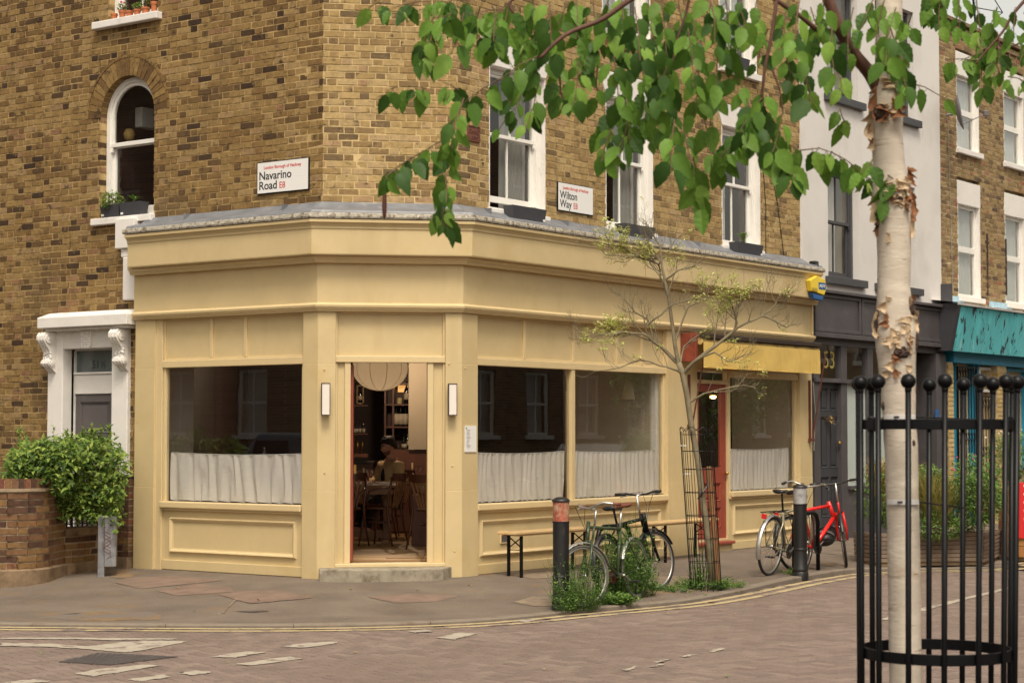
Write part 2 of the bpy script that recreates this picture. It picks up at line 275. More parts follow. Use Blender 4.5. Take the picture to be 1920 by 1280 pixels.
# ---------------------------------------------------------------- mesh helpers
WP = {}                                  # world base point of each parent (all parents are unrotated unless local)
class MB:
    def __init__(s): s.v = []; s.f = []; s.m = []; s.t = []; s.cm = 0; s.ct = .5
    def add(s, vs, fs):
        k = len(s.v); s.v += [tuple(v) for v in vs]
        for f in fs: s.f.append([i + k for i in f]); s.m.append(s.cm); s.t.append(s.ct)
        return s
    def box(s, a, b):
        x0, y0, z0 = a; x1, y1, z1 = b
        return s.add([(x0,y0,z0),(x1,y0,z0),(x1,y1,z0),(x0,y1,z0),(x0,y0,z1),(x1,y0,z1),(x1,y1,z1),(x0,y1,z1)],
                     [(0,3,2,1),(4,5,6,7),(0,1,5,4),(1,2,6,5),(2,3,7,6),(3,0,4,7)])
    def fb(s, F, s0, s1, z0, z1, o0, o1, j=0):
        P = []
        for z in (z0, z1):
            for (a, o) in ((s0, o0), (s1, o0), (s1, o1), (s0, o1)):
                if j: P.append(F.p(a + rng.uniform(-j, j), z + rng.uniform(-j, j), o + rng.uniform(-j, j) * .5))
                else: P.append(F.p(a, z, o))
        return s.add(P, [(0,3,2,1),(4,5,6,7),(0,1,5,4),(1,2,6,5),(2,3,7,6),(3,0,4,7)])
    def prism(s, pts, ext):
        n = len(pts); ext = Vector(ext); P = [Vector(p) for p in pts]; P += [p + ext for p in P]
        return s.add(P, [tuple(range(n))[::-1], tuple(range(n, 2 * n))] + [(i, (i + 1) % n, n + (i + 1) % n, n + i) for i in range(n)])
    def tube(s, pts, rad, n=8, cap=True, closed=False):
        pts = [Vector(p) for p in pts]; m = len(pts)
        if not hasattr(rad, '__len__'): rad = [rad] * m
        rings = []; prev = None
        for i, p in enumerate(pts):
            a = pts[(i - 1) % m] if (i > 0 or closed) else p; b = pts[(i + 1) % m] if (i < m - 1 or closed) else p
            d = (b - a); d = d.normalized() if d.length > 1e-9 else Vector((0, 0, 1))
            if prev is None: r = Vector((1, 0, 0)) if abs(d.x) < .9 else Vector((0, 1, 0)); 
            else: r = prev
            x = (r - d * r.dot(d)); x = x.normalized() if x.length > 1e-6 else d.orthogonal().normalized()
            y = d.cross(x); prev = x
            rings.append([p + (x * math.cos(2 * math.pi * k / n) + y * math.sin(2 * math.pi * k / n)) * rad[i] for k in range(n)])
        V = [v for r in rings for v in r]; Fs = []
        for i in range(m if closed else m - 1):
            j = (i + 1) % m
            for k in range(n): Fs.append((i*n+k, i*n+(k+1)%n, j*n+(k+1)%n, j*n+k))
        if cap and not closed: Fs.append(tuple(range(n))[::-1]); Fs.append(tuple((m-1)*n+k for k in range(n)))
        return s.add(V, Fs)
    def bar(s, a, b, w, h=None, up=(0,0,1)):
        a = Vector(a); b = Vector(b); h = h or w; d = (b - a).normalized(); u = Vector(up); x = d.cross(u)
        if x.length < 1e-5: x = d.cross(Vector((0, 1, 0)))
        x.normalize(); y = x.cross(d).normalized(); P = []
        for q in (a, b):
            for sx, sy in ((-1,-1),(1,-1),(1,1),(-1,1)): P.append(q + x * sx * w / 2 + y * sy * h / 2)
        return s.add(P, [(0,3,2,1),(4,5,6,7),(0,1,5,4),(1,2,6,5),(2,3,7,6),(3,0,4,7)])
    def lathe(s, prof, c=(0,0,0), n=20, axis='z'):
        P = []; c = Vector(c)
        for r, h in prof:
            for k in range(n):
                a = 2 * math.pi * k / n; x, y = r * math.cos(a), r * math.sin(a)
                P.append(c + (Vector((x, y, h)) if axis == 'z' else Vector((x, h, y)) if axis == 'y' else Vector((h, x, y))))
        Fs = [(i*n+k, i*n+(k+1)%n, (i+1)*n+(k+1)%n, (i+1)*n+k) for i in range(len(prof) - 1) for k in range(n)]
        if prof[0][0] > 1e-6: Fs.append(tuple(range(n))[::-1])
        if prof[-1][0] > 1e-6: Fs.append(tuple((len(prof)-1)*n+k for k in range(n)))
        return s.add(P, Fs)
    def ball(s, c, r, n=12, m=8, sq=(1,1,1)):
        P = [Vector((0,0,-r))]; 
        for i in range(1, m):
            t = math.pi * i / m
            for k in range(n): a = 2*math.pi*k/n; P.append(Vector((r*math.sin(t)*math.cos(a), r*math.sin(t)*math.sin(a), -r*math.cos(t))))
        P.append(Vector((0,0,r))); Fs = []
        for k in range(n): Fs.append((0, 1+(k+1)%n, 1+k)); Fs.append((len(P)-1, 1+(m-2)*n+k, 1+(m-2)*n+(k+1)%n))
        for i in range(m-2):
            for k in range(n): Fs.append((1+i*n+k, 1+i*n+(k+1)%n, 1+(i+1)*n+(k+1)%n, 1+(i+1)*n+k))
        c = Vector(c); return s.add([Vector((p.x*sq[0], p.y*sq[1], p.z*sq[2])) + c for p in P], Fs)
    def quad(s, a, b, c, d): return s.add([a, b, c, d], [(0, 1, 2, 3)])
    def mesh(s, name, mats, origin=(0,0,0), smooth=False, recalc=True):
        me = bpy.data.meshes.new(name); o = Vector(origin)
        me.from_pydata([(v[0]-o.x, v[1]-o.y, v[2]-o.z) for v in s.v], [], s.f)
        if recalc:
            bm = bmesh.new(); bm.from_mesh(me); bmesh.ops.recalc_face_normals(bm, faces=bm.faces); bm.to_mesh(me); bm.free()
        for k in (mats if isinstance(mats, (list, tuple)) else [mats]): me.materials.append(M[k] if isinstance(k, str) else k)
        if any(s.m): me.polygons.foreach_set('material_index', s.m)
        if len(set(s.t)) > 1 or s.t[0] != .5:
            at = me.attributes.new('tone', 'FLOAT', 'FACE'); at.data.foreach_set('value', s.t)
        if smooth: me.polygons.foreach_set('use_smooth', [True] * len(me.polygons)); 
        me.update(); return me
    def build(s, name, mats, parent=None, local=False, smooth=False, bevel=0, origin=None, recalc=True, label=None, cat=None, group=None, kind=None, sm_angle=None):
        if origin is None:
            if local: origin = Vector((0,0,0))
            else:
                xs = [v[0] for v in s.v]; ys = [v[1] for v in s.v]; zs = [v[2] for v in s.v]
                origin = Vector(((min(xs)+max(xs))/2, (min(ys)+max(ys))/2, min(zs)))
        origin = Vector(origin)
        me = s.mesh(name, mats, origin, smooth, recalc)
        return link(me, name, origin, parent, local, bevel, label, cat, group, kind, sm_angle)
def link(me, name, origin, parent=None, local=False, bevel=0, label=None, cat=None, group=None, kind=None, sm_angle=None, rotz=0):
    o = bpy.data.objects.new(name, me); COL.objects.link(o)
    base = Vector((0,0,0)) if (parent is None or local) else WP[parent.name]
    o.location = Vector(origin) - base; o.rotation_euler.z = rotz
    if parent: o.parent = parent
    WP[o.name] = Vector(origin) if not local else WP.get(parent.name, Vector()) if parent else Vector(origin)
    if bevel: b = o.modifiers.new('bevel', 'BEVEL'); b.width = bevel; b.segments = 2; b.limit_method = 'ANGLE'; b.angle_limit = R(40)
    if sm_angle: me.set_sharp_from_angle(angle=R(sm_angle))
    tag(o, label, cat, group, kind); return o
def tag(o, label=None, cat=None, group=None, kind=None):
    for k, v in (('label', label), ('category', cat), ('group', group), ('kind', kind)):
        if v: o[k] = v
    return o
def thing(name, loc, label, cat, group=None, rot=0):
    o = bpy.data.objects.new(name, None); COL.objects.link(o); o.location = loc; o.rotation_euler.z = rot; o.empty_display_size = .2
    WP[o.name] = Vector(loc); return tag(o, label, cat, group)
def copy_tree(o, parent=None):
    c = o.copy(); COL.objects.link(c); c.parent = parent
    for ch in list(o.children): copy_tree(ch, c)
    return c
def text_mesh(F, txt, size, s, z, o, matk, name, parent, width=None, flip=False, spacing=1.0, thick=.0006, align='LEFT', bold=0):
    """flat lettering standing on a face frame; s grows to the reader's right when flip is False"""
    cu = bpy.data.curves.new('lettering', 'FONT'); cu.body = txt; cu.size = size; cu.space_character = spacing; cu.extrude = thick; cu.offset = bold; cu.align_x = align
    ob = bpy.data.objects.new('lettering', cu); COL.objects.link(ob)
    bpy.context.view_layer.update(); dg = bpy.context.evaluated_depsgraph_get(); me = bpy.data.meshes.new_from_object(ob.evaluated_get(dg)); bpy.data.objects.remove(ob)
    xs = [v.co.x for v in me.vertices]; k = 1 if not width else width / (max(xs) - min(xs)); 
    x0 = min(xs); org = F.p(s, z, o)
    for v in me.vertices:
        a = (v.co.x - (x0 if align == 'LEFT' else 0)) * k; p = F.p(s + (-a if flip else a), z + v.co.y, o + v.co.z) - org; v.co = p
    me.materials.clear(); me.materials.append(M[matk]); bpy.data.curves.remove(cu)
    return link(me, name, org, parent)
# ---------------------------------------------------------------- brickwork
COURSE, BH, JT = .0752, .0590, .0125
def btone(): return max(.01, min(.99, rng.gauss(.50, .24) if rng.random() < .85 else rng.random()))
def brick_variant(name, L, matk, tone, h=BH, d=.10):
    m = MB(); m.ct = tone; j = .0028
    P = []
    for z in (0, h):
        for (x, y) in ((0, -d/2), (L, -d/2), (L, d/2), (0, d/2)):
            P.append((x + rng.uniform(-j, j), y + rng.uniform(-j, j) * .8, z + rng.uniform(-j, j)))
    m.add(P, [(0,3,2,1),(4,5,6,7),(0,1,5,4),(1,2,6,5),(2,3,7,6),(3,0,4,7)])
    return m.mesh(name, matk)
_bv = {}
def variants(matk, L, n=14, key=None):
    k = (matk, round(L, 3))
    if k not in _bv: _bv[k] = [brick_variant('brick', L, matk, btone()) for i in range(n)]
    return _bv[k]
def rect_hole(a, b, c, d): return lambda z: (min(a, b), max(a, b)) if c - .02 < z < d + .02 else None
def arch_hole(sc, r, c, zs):
    def f(z):
        if z < c - .02 or z > zs + r: return None
        if z <= zs: return (sc - r, sc + r)
        k = math.sqrt(max(0, r * r - (z - zs) ** 2)); return (sc - k, sc + k) if k > .03 else None
    return f
def lay_bricks(F, s0, s1, z0, z1, holes, root, matk, mortk, n_ind, phase=0, prefer=None, stretcher=.2125, header=.100, wname='wall_mortar'):
    """flemish bond; n_ind of the bricks nearest the viewer become parts, the rest one joined part; the bed of mortar stands 8 mm back"""
    rows = int(round((z1 - z0) / COURSE)); full = []; rest = []; mm = MB()
    for r in range(rows):
        za = z0 + r * COURSE; zm = za + COURSE / 2
        cuts = sorted([c for c in (h(zm) for h in holes) if c]); iv = []; a = s0
        for c in cuts:
            if c[0] > a: iv.append((a, min(c[0], s1)))
            a = max(a, c[1])
        if a < s1: iv.append((a, s1))
        wob = rng.uniform(-.02, .02)
        per = stretcher + header + 2 * JT
        for (a, b) in iv:
            if b - a < .01: continue
            ea = a + (.004 if a != s0 else 0); eb = b - (.004 if b != s1 else 0)
            mm.quad(F.p(ea, za, -.006), F.p(eb, za, -.006), F.p(eb, za + COURSE, -.006), F.p(ea, za + COURSE, -.006))
            if a != s0: mm.quad(F.p(ea, za, -.008), F.p(ea, za + COURSE, -.008), F.p(ea, za + COURSE, -.13), F.p(ea, za, -.13))
            if b != s1: mm.quad(F.p(eb, za, -.008), F.p(eb, za + COURSE, -.008), F.p(eb, za + COURSE, -.13), F.p(eb, za, -.13))
            k = math.floor((a - 1 - s0) / per); x = s0 + k * per + (per / 2 if r % 2 else 0) + phase + wob
            i = 0
            while x < b:
                L = stretcher if i % 2 == 0 else header
                xa, xb = max(x, a + (.0 if a != s0 else .003)), min(x + L, b - (.0 if b != s1 else .003))
                if xb - xa > .022:
                    if xb - xa > L - .004: full.append((xa, za + .008, L, i % 2))
                    else: rest.append((xa, za + .008, xb - xa))
                x += L + JT; i += 1
    def near(t):
        P = F.p(t[0], t[1], 0)
        q = P - CAMP; inv = 0 if (abs(q.x / q.y) < .26 and abs((q.z) / q.y) < .235) else 50
        return q.length + inv + (prefer(t) if prefer else 0)
    full.sort(key=near)
    for (x, z, L, hd) in full[:n_ind]:
        me = rng.choice(variants(matk, L))
        o = bpy.data.objects.new('brick', me); COL.objects.link(o); o.parent = root
        o.location = F.p(x, z, -.052 + rng.uniform(-.003, .003)) - WP[root.name]; o.rotation_euler.z = F.ang
    sb = MB()
    for t in [(x, z, L) for (x, z, L, hd) in full[n_ind:]] + rest:
        sb.ct = btone(); f = rng.uniform(-.003, .003)
        sb.fb(F, t[0], t[0] + t[2], t[1], t[1] + BH, -.12, f, .0022)
    if sb.v: sb.build('brick', matk, root, kind='stuff', recalc=True)
    mm.build(wname, mortk, root, recalc=False)
def sweep(prof, sL, sR, lc=True, cr=True):
    """profile of (offset, z) points run round the shop front with mitred corners"""
    m = MB(); n = len(prof); cols = []
    for (o, z) in prof:
        c = [FL.p(sL, z, o), cornLC(o, z), cornCR(o, z), FR.p(sR, z, o)]; cols.append(c)
    V = [c[k] for k in range(4) for c in cols]; Fs = []
    for k in range(3):
        for i in range(n - 1): Fs.append((k*n+i, (k+1)*n+i, (k+1)*n+i+1, k*n+i+1))
        Fs.append((k*n+n-1, (k+1)*n+n-1, (k+1)*n, k*n))
    Fs.append(tuple(range(n))); Fs.append(tuple(range(3*n, 4*n))[::-1])
    return m.add(V, Fs)
def grid_sheet(F, s0, s1, z0, z1, fn, ns, nz):
    """a hanging cloth: fn(u, v) gives the offset"""
    m = MB(); V = [F.p(s0 + (s1 - s0) * i / ns, z0 + (z1 - z0) * j / nz + fn(i / ns, j / nz)[1], fn(i / ns, j / nz)[0]) for j in range(nz + 1) for i in range(ns + 1)]
    return m.add(V, [(j*(ns+1)+i, j*(ns+1)+i+1, (j+1)*(ns+1)+i+1, (j+1)*(ns+1)+i) for j in range(nz) for i in range(ns)])
def ring_frame(m, F, s0, s1, z0, z1, w, o0, o1, wb=None, wt=None):
    if s0 > s1: s0, s1 = s1, s0
    wb = wb or w; wt = wt or w
    m.fb(F, s0, s0 + w, z0, z1, o0, o1); m.fb(F, s1 - w, s1, z0, z1, o0, o1)
    m.fb(F, s0 + w, s1 - w, z0, z0 + wb, o0, o1); m.fb(F, s0 + w, s1 - w, z1 - wt, z1, o0, o1); return m
def moulding(F, s0, s1, z0, z1, o, w=.05, h=.03):
    """raised bolection moulding round a panel, mitred"""
    if s0 > s1: s0, s1 = s1, s0
    m = MB(); prof = [(0, 0), (.012, h * .6), (w * .35, h), (w * .6, h * .8), (w * .8, h * .35), (w, h * .25), (w, 0)]
    V = []; n = len(prof)
    for (sa, za, ds, dz) in ((s0, z0, 1, 1), (s1, z0, -1, 1), (s1, z1, -1, -1), (s0, z1, 1, -1)):
        for (a, hh) in prof: V.append(F.p(sa + ds * a, za + dz * a, o + hh))
    Fs = [(k*n+i, ((k+1)%4)*n+i, ((k+1)%4)*n+i+1, k*n+i+1) for k in range(4) for i in range(n - 1)]
    return m.add(V, Fs)
def pane(F, s0, s1, z0, z1, o, parent, matk='glass_u', name='pane'):
    return MB().quad(F.p(s0, z0, o), F.p(s1, z0, o), F.p(s1, z1, o), F.p(s0, z1, o)).build(name, matk, parent, recalc=False)
def lining(F, s0, s1, z0, z1, o, depth, root, matk='int_dark', name='room_lining'):
    m = MB(); a, b = F.p, None
    c = [(s0, z0), (s1, z0), (s1, z1), (s0, z1)]
    for i in range(4):
        p, q = c[i], c[(i + 1) % 4]; m.quad(F.p(p[0], p[1], o), F.p(q[0], q[1], o), F.p(q[0], q[1], o - depth), F.p(p[0], p[1], o - depth))
    m.quad(*[F.p(p[0], p[1], o - depth) for p in c]); return m.build(name, matk, root, recalc=False)
def sash_window(F, s0, s1, z0, z1, root, o=-.10, fm='whitewin', gm='glass_u', zr=None, bars=1, fw=.05, curtain='net', up=0, lin='int_dark', cmin=0, cmax=1, label=None, reveal=None, bot=.07):
    if s0 > s1: s0, s1 = s1, s0
    zr = zr or (z0 + z1) / 2
    m = MB(); ring_frame(m, F, s0, s1, z0, z1, fw, o - .10, o, .035, fw)
    w = m.build('window', fm, root, bevel=.004, label=label)
    a, b = s0 + fw, s1 - fw
    u = MB(); ring_frame(u, F, a, b, zr - .02, z1 - fw, .038, o - .055, o - .018, .042)
    for k in range(bars): c = a + (b - a) * (k + 1) / (bars + 1); u.fb(F, c - .011, c + .011, zr + .02, z1 - fw - .03, o - .05, o - .022)
    for e in (a, b - .03): u.prism([F.p(e, zr - .02, o - .018), F.p(e, zr - .06, o - .018), F.p(e, zr - .075, o - .03), F.p(e, zr - .02, o - .05)], F.u * .03)   # sash horns
    u.build('upper_sash', fm, w, bevel=.003)
    l = MB(); ring_frame(l, F, a, b, z0 + .035 + up, zr + .012, .038, o - .095, o - .06, bot, .035)
    for k in range(bars): c = a + (b - a) * (k + 1) / (bars + 1); l.fb(F, c - .011, c + .011, z0 + .07 + up, zr, o - .09, o - .064)
    l.build('lower_sash', fm, w, bevel=.003)
    pane(F, a + .03, b - .03, zr + .01, z1 - fw - .02, o - .036, w, gm); pane(F, a + .03, b - .03, z0 + .07 + up, zr, o - .078, w, gm)
    lining(F, s0, s1, z0, z1, o - .101, 1.2, w, lin)
    if curtain:
        ca, cb = a + (b - a) * cmin, a + (b - a) * cmax; f = rng.uniform(20, 30); ph = rng.random() * 6
        grid_sheet(F, ca, cb, z0 + .04, z1 - .05, lambda x, y: (o - .17 + .012 * math.sin(x * f * (cb - ca) * 2 + ph) + .006 * math.sin(x * 61 + y * 2), 0), 60, 3).build('curtain', curtain, w, smooth=True, recalc=False)
    return w
def panel_door(F, s0, s1, z0, z1, o, root, matk, panels, name='door', glass=None, th=.045):
    """door leaf with recessed panels: panels = (fs0, fs1, fz0, fz1) as fractions"""
    if s0 > s1: s0, s1 = s1, s0
    W, H = s1 - s0, z1 - z0; m = MB()
    xs = sorted({0, 1} | {p[0] for p in panels} | {p[1] for p in panels} | ({glass[0], glass[1]} if glass else set())); zs = sorted({0, 1} | {p[2] for p in panels} | {p[3] for p in panels} | ({glass[2], glass[3]} if glass else set()))
    def inp(x, z, L): return any(p[0] < x < p[1] and p[2] < z < p[3] for p in L)
    for i in range(len(xs) - 1):
        for j in range(len(zs) - 1):
            x, z = (xs[i] + xs[i+1]) / 2, (zs[j] + zs[j+1]) / 2
            if glass and inp(x, z, [glass]): continue
            rec = inp(x, z, panels); m.fb(F, s0 + W * xs[i], s0 + W * xs[i+1], z0 + H * zs[j], z0 + H * zs[j+1], o - th, o - (.016 if rec else 0))
    d = m.build(name, matk, root)
    for p in panels:
        moulding(F, s0 + W * p[0], s0 + W * p[1], z0 + H * p[2], z0 + H * p[3], o - .016, .022, .02).build('panel_moulding', matk, d)
        pd = .05; MB().fb(F, s0 + W * p[0] + pd, s0 + W * p[1] - pd, z0 + H * p[2] + pd, z0 + H * p[3] - pd, o - .0165, o - .006).build('panel', matk, d, bevel=.004)
    if glass: pane(F, s0 + W * glass[0], s0 + W * glass[1], z0 + H * glass[2], z0 + H * glass[3], o - .02, d, 'glass')
    return d
# ---------------------------------------------------------------- sky, ground, road
g = MB(); g.add([(-250, -250, ROAD - .012), (250, -250, ROAD - .012), (250, 250, ROAD - .012), (-250, 250, ROAD - .012)], [(0, 1, 2, 3)])
road = g.build('road', 'road', None, kind='structure', recalc=False)
# kerb line on the road side, traced as the foot of the kerb
kpx = [(-900, 1150), (-500, 1163), (-200, 1170), (0, 1173), (250, 1175), (480, 1176), (680, 1174), (860, 1168), (960, 1161), (1050, 1152), (1160, 1142), (1280, 1130), (1381, 1113), (1494, 1090), (1600, 1074), (1700, 1070), (1800, 1067), (1890, 1062)]
KP = [at_z(x, y, ROAD) for x, y in kpx]; KP = [Vector((p.x, p.y, 0)) for p in KP]
KP.append(KP[-1] + uR * 4 + nR * -.3); KP.append(KP[-1] + uR * 40)
def smooth_path(P, step=.25):
    out = []
    for i in range(len(P) - 1):
        p0, p1, p2, p3 = P[max(0, i-1)], P[i], P[i+1], P[min(len(P)-1, i+2)]; n = max(1, int((p2 - p1).length / step))
        for k in range(n):
            t = k / n; out.append(.5 * ((2*p1) + (p2-p0)*t + (2*p0-5*p1+4*p2-p3)*t*t + (3*p1-p0-3*p2+p3)*t**3))
    out.append(P[-1]); return out
KS = smooth_path(KP)
def path_normals(P):
    N = []
    for i in range(len(P)):
        d = (P[min(i+1, len(P)-1)] - P[max(i-1, 0)]).normalized(); N.append(Vector((-d.y, d.x, 0)))   # left of travel = towards the building
    return N
KN = path_normals(KS)
# pavement: strips from the building foot to the kerb
def closest_inner(P):
    # nearest point on the building foot line (behind the shop plane)
    best = None
    segs = [(FL.p(12, 0, -.05), cornLC(-.05, 0)), (cornLC(-.05, 0), cornCR(-.05, 0)), (cornCR(-.05, 0), FR.p(60, 0, -.05))]
    for a, b in segs:
        t = max(0, min(1, (P - a).dot(b - a) / (b - a).length_squared)); q = a + (b - a) * t
        if best is None or (q - P).length < (best - P).length: best = q
    return best
pv = MB(); NSEG = 10; rows = []
for P, N in zip(KS, KN):
    a = P + N * .125; b = closest_inner(Vector((a.x, a.y, 0))); row = []
    for k in range(NSEG + 1):
        q = b + (a - b) * (k / NSEG); z = pave_z(q.x, q.y); z += .006 * mnoise.noise(Vector((q.x * .9, q.y * .9, 3))) if 0 < k < NSEG else 0; row.append((q.x, q.y, z))
    rows.append(row)
V = [p for r in rows for p in r]; n1 = NSEG + 1
pv.add(V, [(i*n1+k, i*n1+k+1, (i+1)*n1+k+1, (i+1)*n1+k) for i in range(len(rows)-1) for k in range(NSEG)])
# under the buildings, behind the foot line
pavement = pv.build('pavement', 'asphalt', None, kind='structure', recalc=False, smooth=True)
# kerb stones, one by one
kerb = thing('kerb', KS[0], None, None); kerb['kind'] = 'structure'
i = 0; lens = 0
while i + 4 < len(KS):
    P, N = KS[i:i+5], KN[i:i+5]; m = MB(); Vv = []
    for q, (p, nn) in enumerate(zip(P, N)):
        a = p; 
        if q == 0: a = p + (P[1] - p).normalized() * .004
        b = a + nn * .125; zt = max(pave_z(b.x, b.y), pave_z(b.x, b.y)) + .004
        Vv += [(a.x, a.y, ROAD - .02), (a.x, a.y, zt - .012), (a.x + nn.x*.012, a.y + nn.y*.012, zt), (b.x, b.y, zt), (b.x, b.y, ROAD - .02)]
    m.add(Vv, [(q*5+j, q*5+(j+1)%5, (q+1)*5+(j+1)%5, (q+1)*5+j) for q in range(4) for j in range(5)] + [(0,1,2,3,4), (24,23,22,21,20)])
    if KS[i].y < 60: m.build('kerb_stone', 'kerb', kerb)
    i += 4
# herringbone brick pavers on the carriageway
def kerb_dist(x, y):
    best = 1e9; side = 1
    for j in range(0, len(KS) - 1, 2):
        d = (KS[j].x - x) ** 2 + (KS[j].y - y) ** 2
        if d < best: best = d; side = (Vector((x, y, 0)) - KS[j]).dot(KN[j])
    return math.sqrt(best) * (1 if side < 0 else -1)
pav = []; PW = .1; ang = R(36); ca, sa = math.cos(ang), math.sin(ang)
for i in range(-150, 190):
    for j in range(-80, 260):
        k = (i - j) % 4
        if k == 0: bx, by, wx, wy = i, j, 2, 1
        elif k == 3: bx, by, wx, wy = i, j, 1, 2
        else: continue
        cx, cy = (bx + wx / 2) * PW, (by + wy / 2) * PW
        X = ca * cx - sa * cy + 1.0; Y = sa * cx + ca * cy + 9
        if Y < 11.0 or Y > 27 or abs(X / Y) > .30: continue
        if Y > 19.5 and Y < 26 and X < 2: continue
        pav.append((X, Y, wx, wy))
pav = [p for p in pav if kerb_dist(p[0], p[1]) > .16]
pav.sort(key=lambda p: p[1])
def paver_box(m, X, Y, wx, wy, z, loc=False):
    e = .0055; hx, hy = wx * PW / 2 - e, wy * PW / 2 - e; c, s_ = (1, 0) if loc else (ca, sa); P = []
    for zz, sh in ((-.03, 0), (-.004, 0), (0, .0035)):
        for ax, ay in ((-1,-1),(1,-1),(1,1),(-1,1)):
            x, y = ax * (hx - sh), ay * (hy - sh); P.append((X + c*x - s_*y, Y + s_*x + c*y, z + zz))
    m.add(P, [(8,9,10,11)] + [(r*4+q, r*4+(q+1)%4, r*4+4+(q+1)%4, r*4+4+q) for r in (0, 1) for q in range(4)])
pvv = []
for i in range(10):
    m = MB(); m.ct = .05 + .1 * i; paver_box(m, 0, 0, 2, 1, 0, True); pvv.append(m.mesh('paver', 'paver'))
ORDER = [k for k, p in enumerate(pav)]
for p in pav[:300]:
    o = bpy.data.objects.new('paver', rng.choice(pvv)); COL.objects.link(o); o.parent = road; o.location = Vector((p[0], p[1], ROAD + rng.uniform(-.001, .001))) - WP[road.name]
    o.rotation_euler.z = ang + (0 if p[2] == 2 else R(90))
m = MB()
for p in pav[300:]: m.ct = rng.random(); paver_box(m, p[0], p[1], p[2], p[3], ROAD + rng.uniform(-.0012, .0012))
m.build('paver', 'paver', road, kind='stuff', recalc=False)
# worn paint
def ribbon(P, w, z, name, matk, parent=None, kind='structure', n0=None):
    N = path_normals(P); m = MB(); V = []
    for p, nn in zip(P, N):
        a, b = p + nn * w / 2, p - nn * w / 2; V += [(a.x, a.y, z), (b.x, b.y, z)]
    m.add(V, [(2*i, 2*i+1, 2*i+3, 2*i+2) for i in range(len(P)-1)]); return m.build(name, matk, parent, kind=kind if not parent else None, recalc=False)
for off in (.13, .33):
    ribbon([p - nn * off for p, nn in zip(KS, KN) if p.y < 60], .095, ROAD + .0045, 'yellow_line', 'line_y')
def patch(name, pts, matk, dz=.004, z0=None, jag=.0, par=None, n=6):
    V = []
    P = [G(x, y, z0) for x, y in pts]
    if jag:
        Q = []
        for i in range(len(P)):
            a, b = P[i], P[(i+1) % len(P)]
            for k in range(n): q = a + (b - a) * (k / n); Q.append(q + Vector((rng.uniform(-jag, jag), rng.uniform(-jag, jag), 0)))
        P = Q
    V = [Vector((p.x, p.y, (pave_z(p.x, p.y) if z0 is None else z0) + dz)) for p in P]
    if z0 is None:     # drape over the pavement
        bm = bmesh.new(); f = bm.faces.new([bm.verts.new(v) for v in V]); bmesh.ops.triangulate(bm, faces=[f])
        bmesh.ops.subdivide_edges(bm, edges=bm.edges, cuts=3, use_grid_fill=True)
        for v in bm.verts: v.co.z = pave_z(v.co.x, v.co.y) + dz + .004
        me = bpy.data.meshes.new(name); bm.to_mesh(me); bm.free(); me.materials.append(M[matk]); return link(me, name, (0,0,0), par, kind=None if par else 'structure')
    bm = bmesh.new(); f = bm.faces.new([bm.verts.new(v) for v in V]); bmesh.ops.triangulate(bm, faces=[f]); me = bpy.data.meshes.new(name); bm.to_mesh(me); bm.free(); me.materials.append(M[matk])
    return link(me, name, (0,0,0), par, kind=None if par else 'structure')
for pts in ([(0, 1211), (90, 1213), (165, 1217), (200, 1221), (245, 1223), (300, 1213), (356, 1202), (270, 1201), (228, 1204), (165, 1212), (90, 1207), (0, 1205)], [(0, 1198), (110, 1198), (215, 1200), (330, 1199), (330, 1197), (110, 1195), (0, 1196)],
            [(528, 1212), (565, 1215), (637, 1205), (634, 1202), (570, 1206)], [(400, 1231), (440, 1233), (497, 1223), (462, 1221), (425, 1226)], [(438, 1246), (475, 1248), (570, 1234), (540, 1231), (490, 1238)],
            [(138, 1263), (172, 1268), (303, 1248), (270, 1246), (190, 1254)], [(240, 1274), (262, 1278), (320, 1269), (305, 1265)], [(333, 1262), (365, 1266), (398, 1260), (370, 1257)], [(5, 1279), (40, 1283), (98, 1277), (60, 1274)],
            [(815, 1196), (850, 1199), (900, 1188), (862, 1186)], [(765, 1183), (780, 1186), (810, 1184), (800, 1180)], [(1326, 1221), (1337, 1223), (1361, 1218), (1352, 1215)], [(1273, 1230), (1286, 1232), (1306, 1228), (1300, 1226)],
            [(1223, 1241), (1232, 1243), (1256, 1237), (1250, 1236)], [(1167, 1256), (1178, 1258), (1198, 1250), (1188, 1249)], [(1218, 1250), (1224, 1251), (1246, 1245), (1238, 1245)],
            [(1650, 1160), (1660, 1163), (1800, 1127), (1905, 1102), (1895, 1100), (1780, 1127)], [(968, 1163), (985, 1167), (1010, 1162), (990, 1160)]):
    patch('road_marking', pts, 'line_w', .0052, ROAD, jag=.02)
# chequer-plate cover in the road
A = [at_z(x, y, ROAD) for x, y in ((110, 1241), (205, 1247), (334, 1231), (185, 1224))]
cv = thing('access_cover', sum(A, Vector()) / 4 , 'dark chequered iron access cover sunk in the brick road at front left', 'cover')
MB().prism([a + Vector((0, 0, -.01)) for a in A], (0, 0, .012 + .004)).build('plate', 'iron_cover', cv)
m = MB()
e1, e2 = A[1] - A[0], A[3] - A[0]
for i in range(26):
    for j in range(12):
        u_, v_ = (i + .5) / 26, (j + .5) / 12; p = A[0] * (1-u_)*(1-v_) + A[1] * u_*(1-v_) + A[2] * u_*v_ + A[3] * (1-u_)*v_
        d = (e1.normalized() if (i + j) % 2 else e2.normalized()) * .022; q = Vector((-d.y, d.x, 0)) * .3; z = Vector((0, 0, .0075))
        m.add([p - d + z, p + q + z + Vector((0,0,.002)), p + d + z, p - q + z + Vector((0,0,.002))], [(0, 1, 2, 3)])
m.build('tread_pattern', 'galv', cv, kind='stuff', recalc=False)
patch('paving_patch', [(215, 1092), (262, 1104), (345, 1096), (420, 1088), (330, 1080), (240, 1083)], 'tactile', 0, jag=.01)
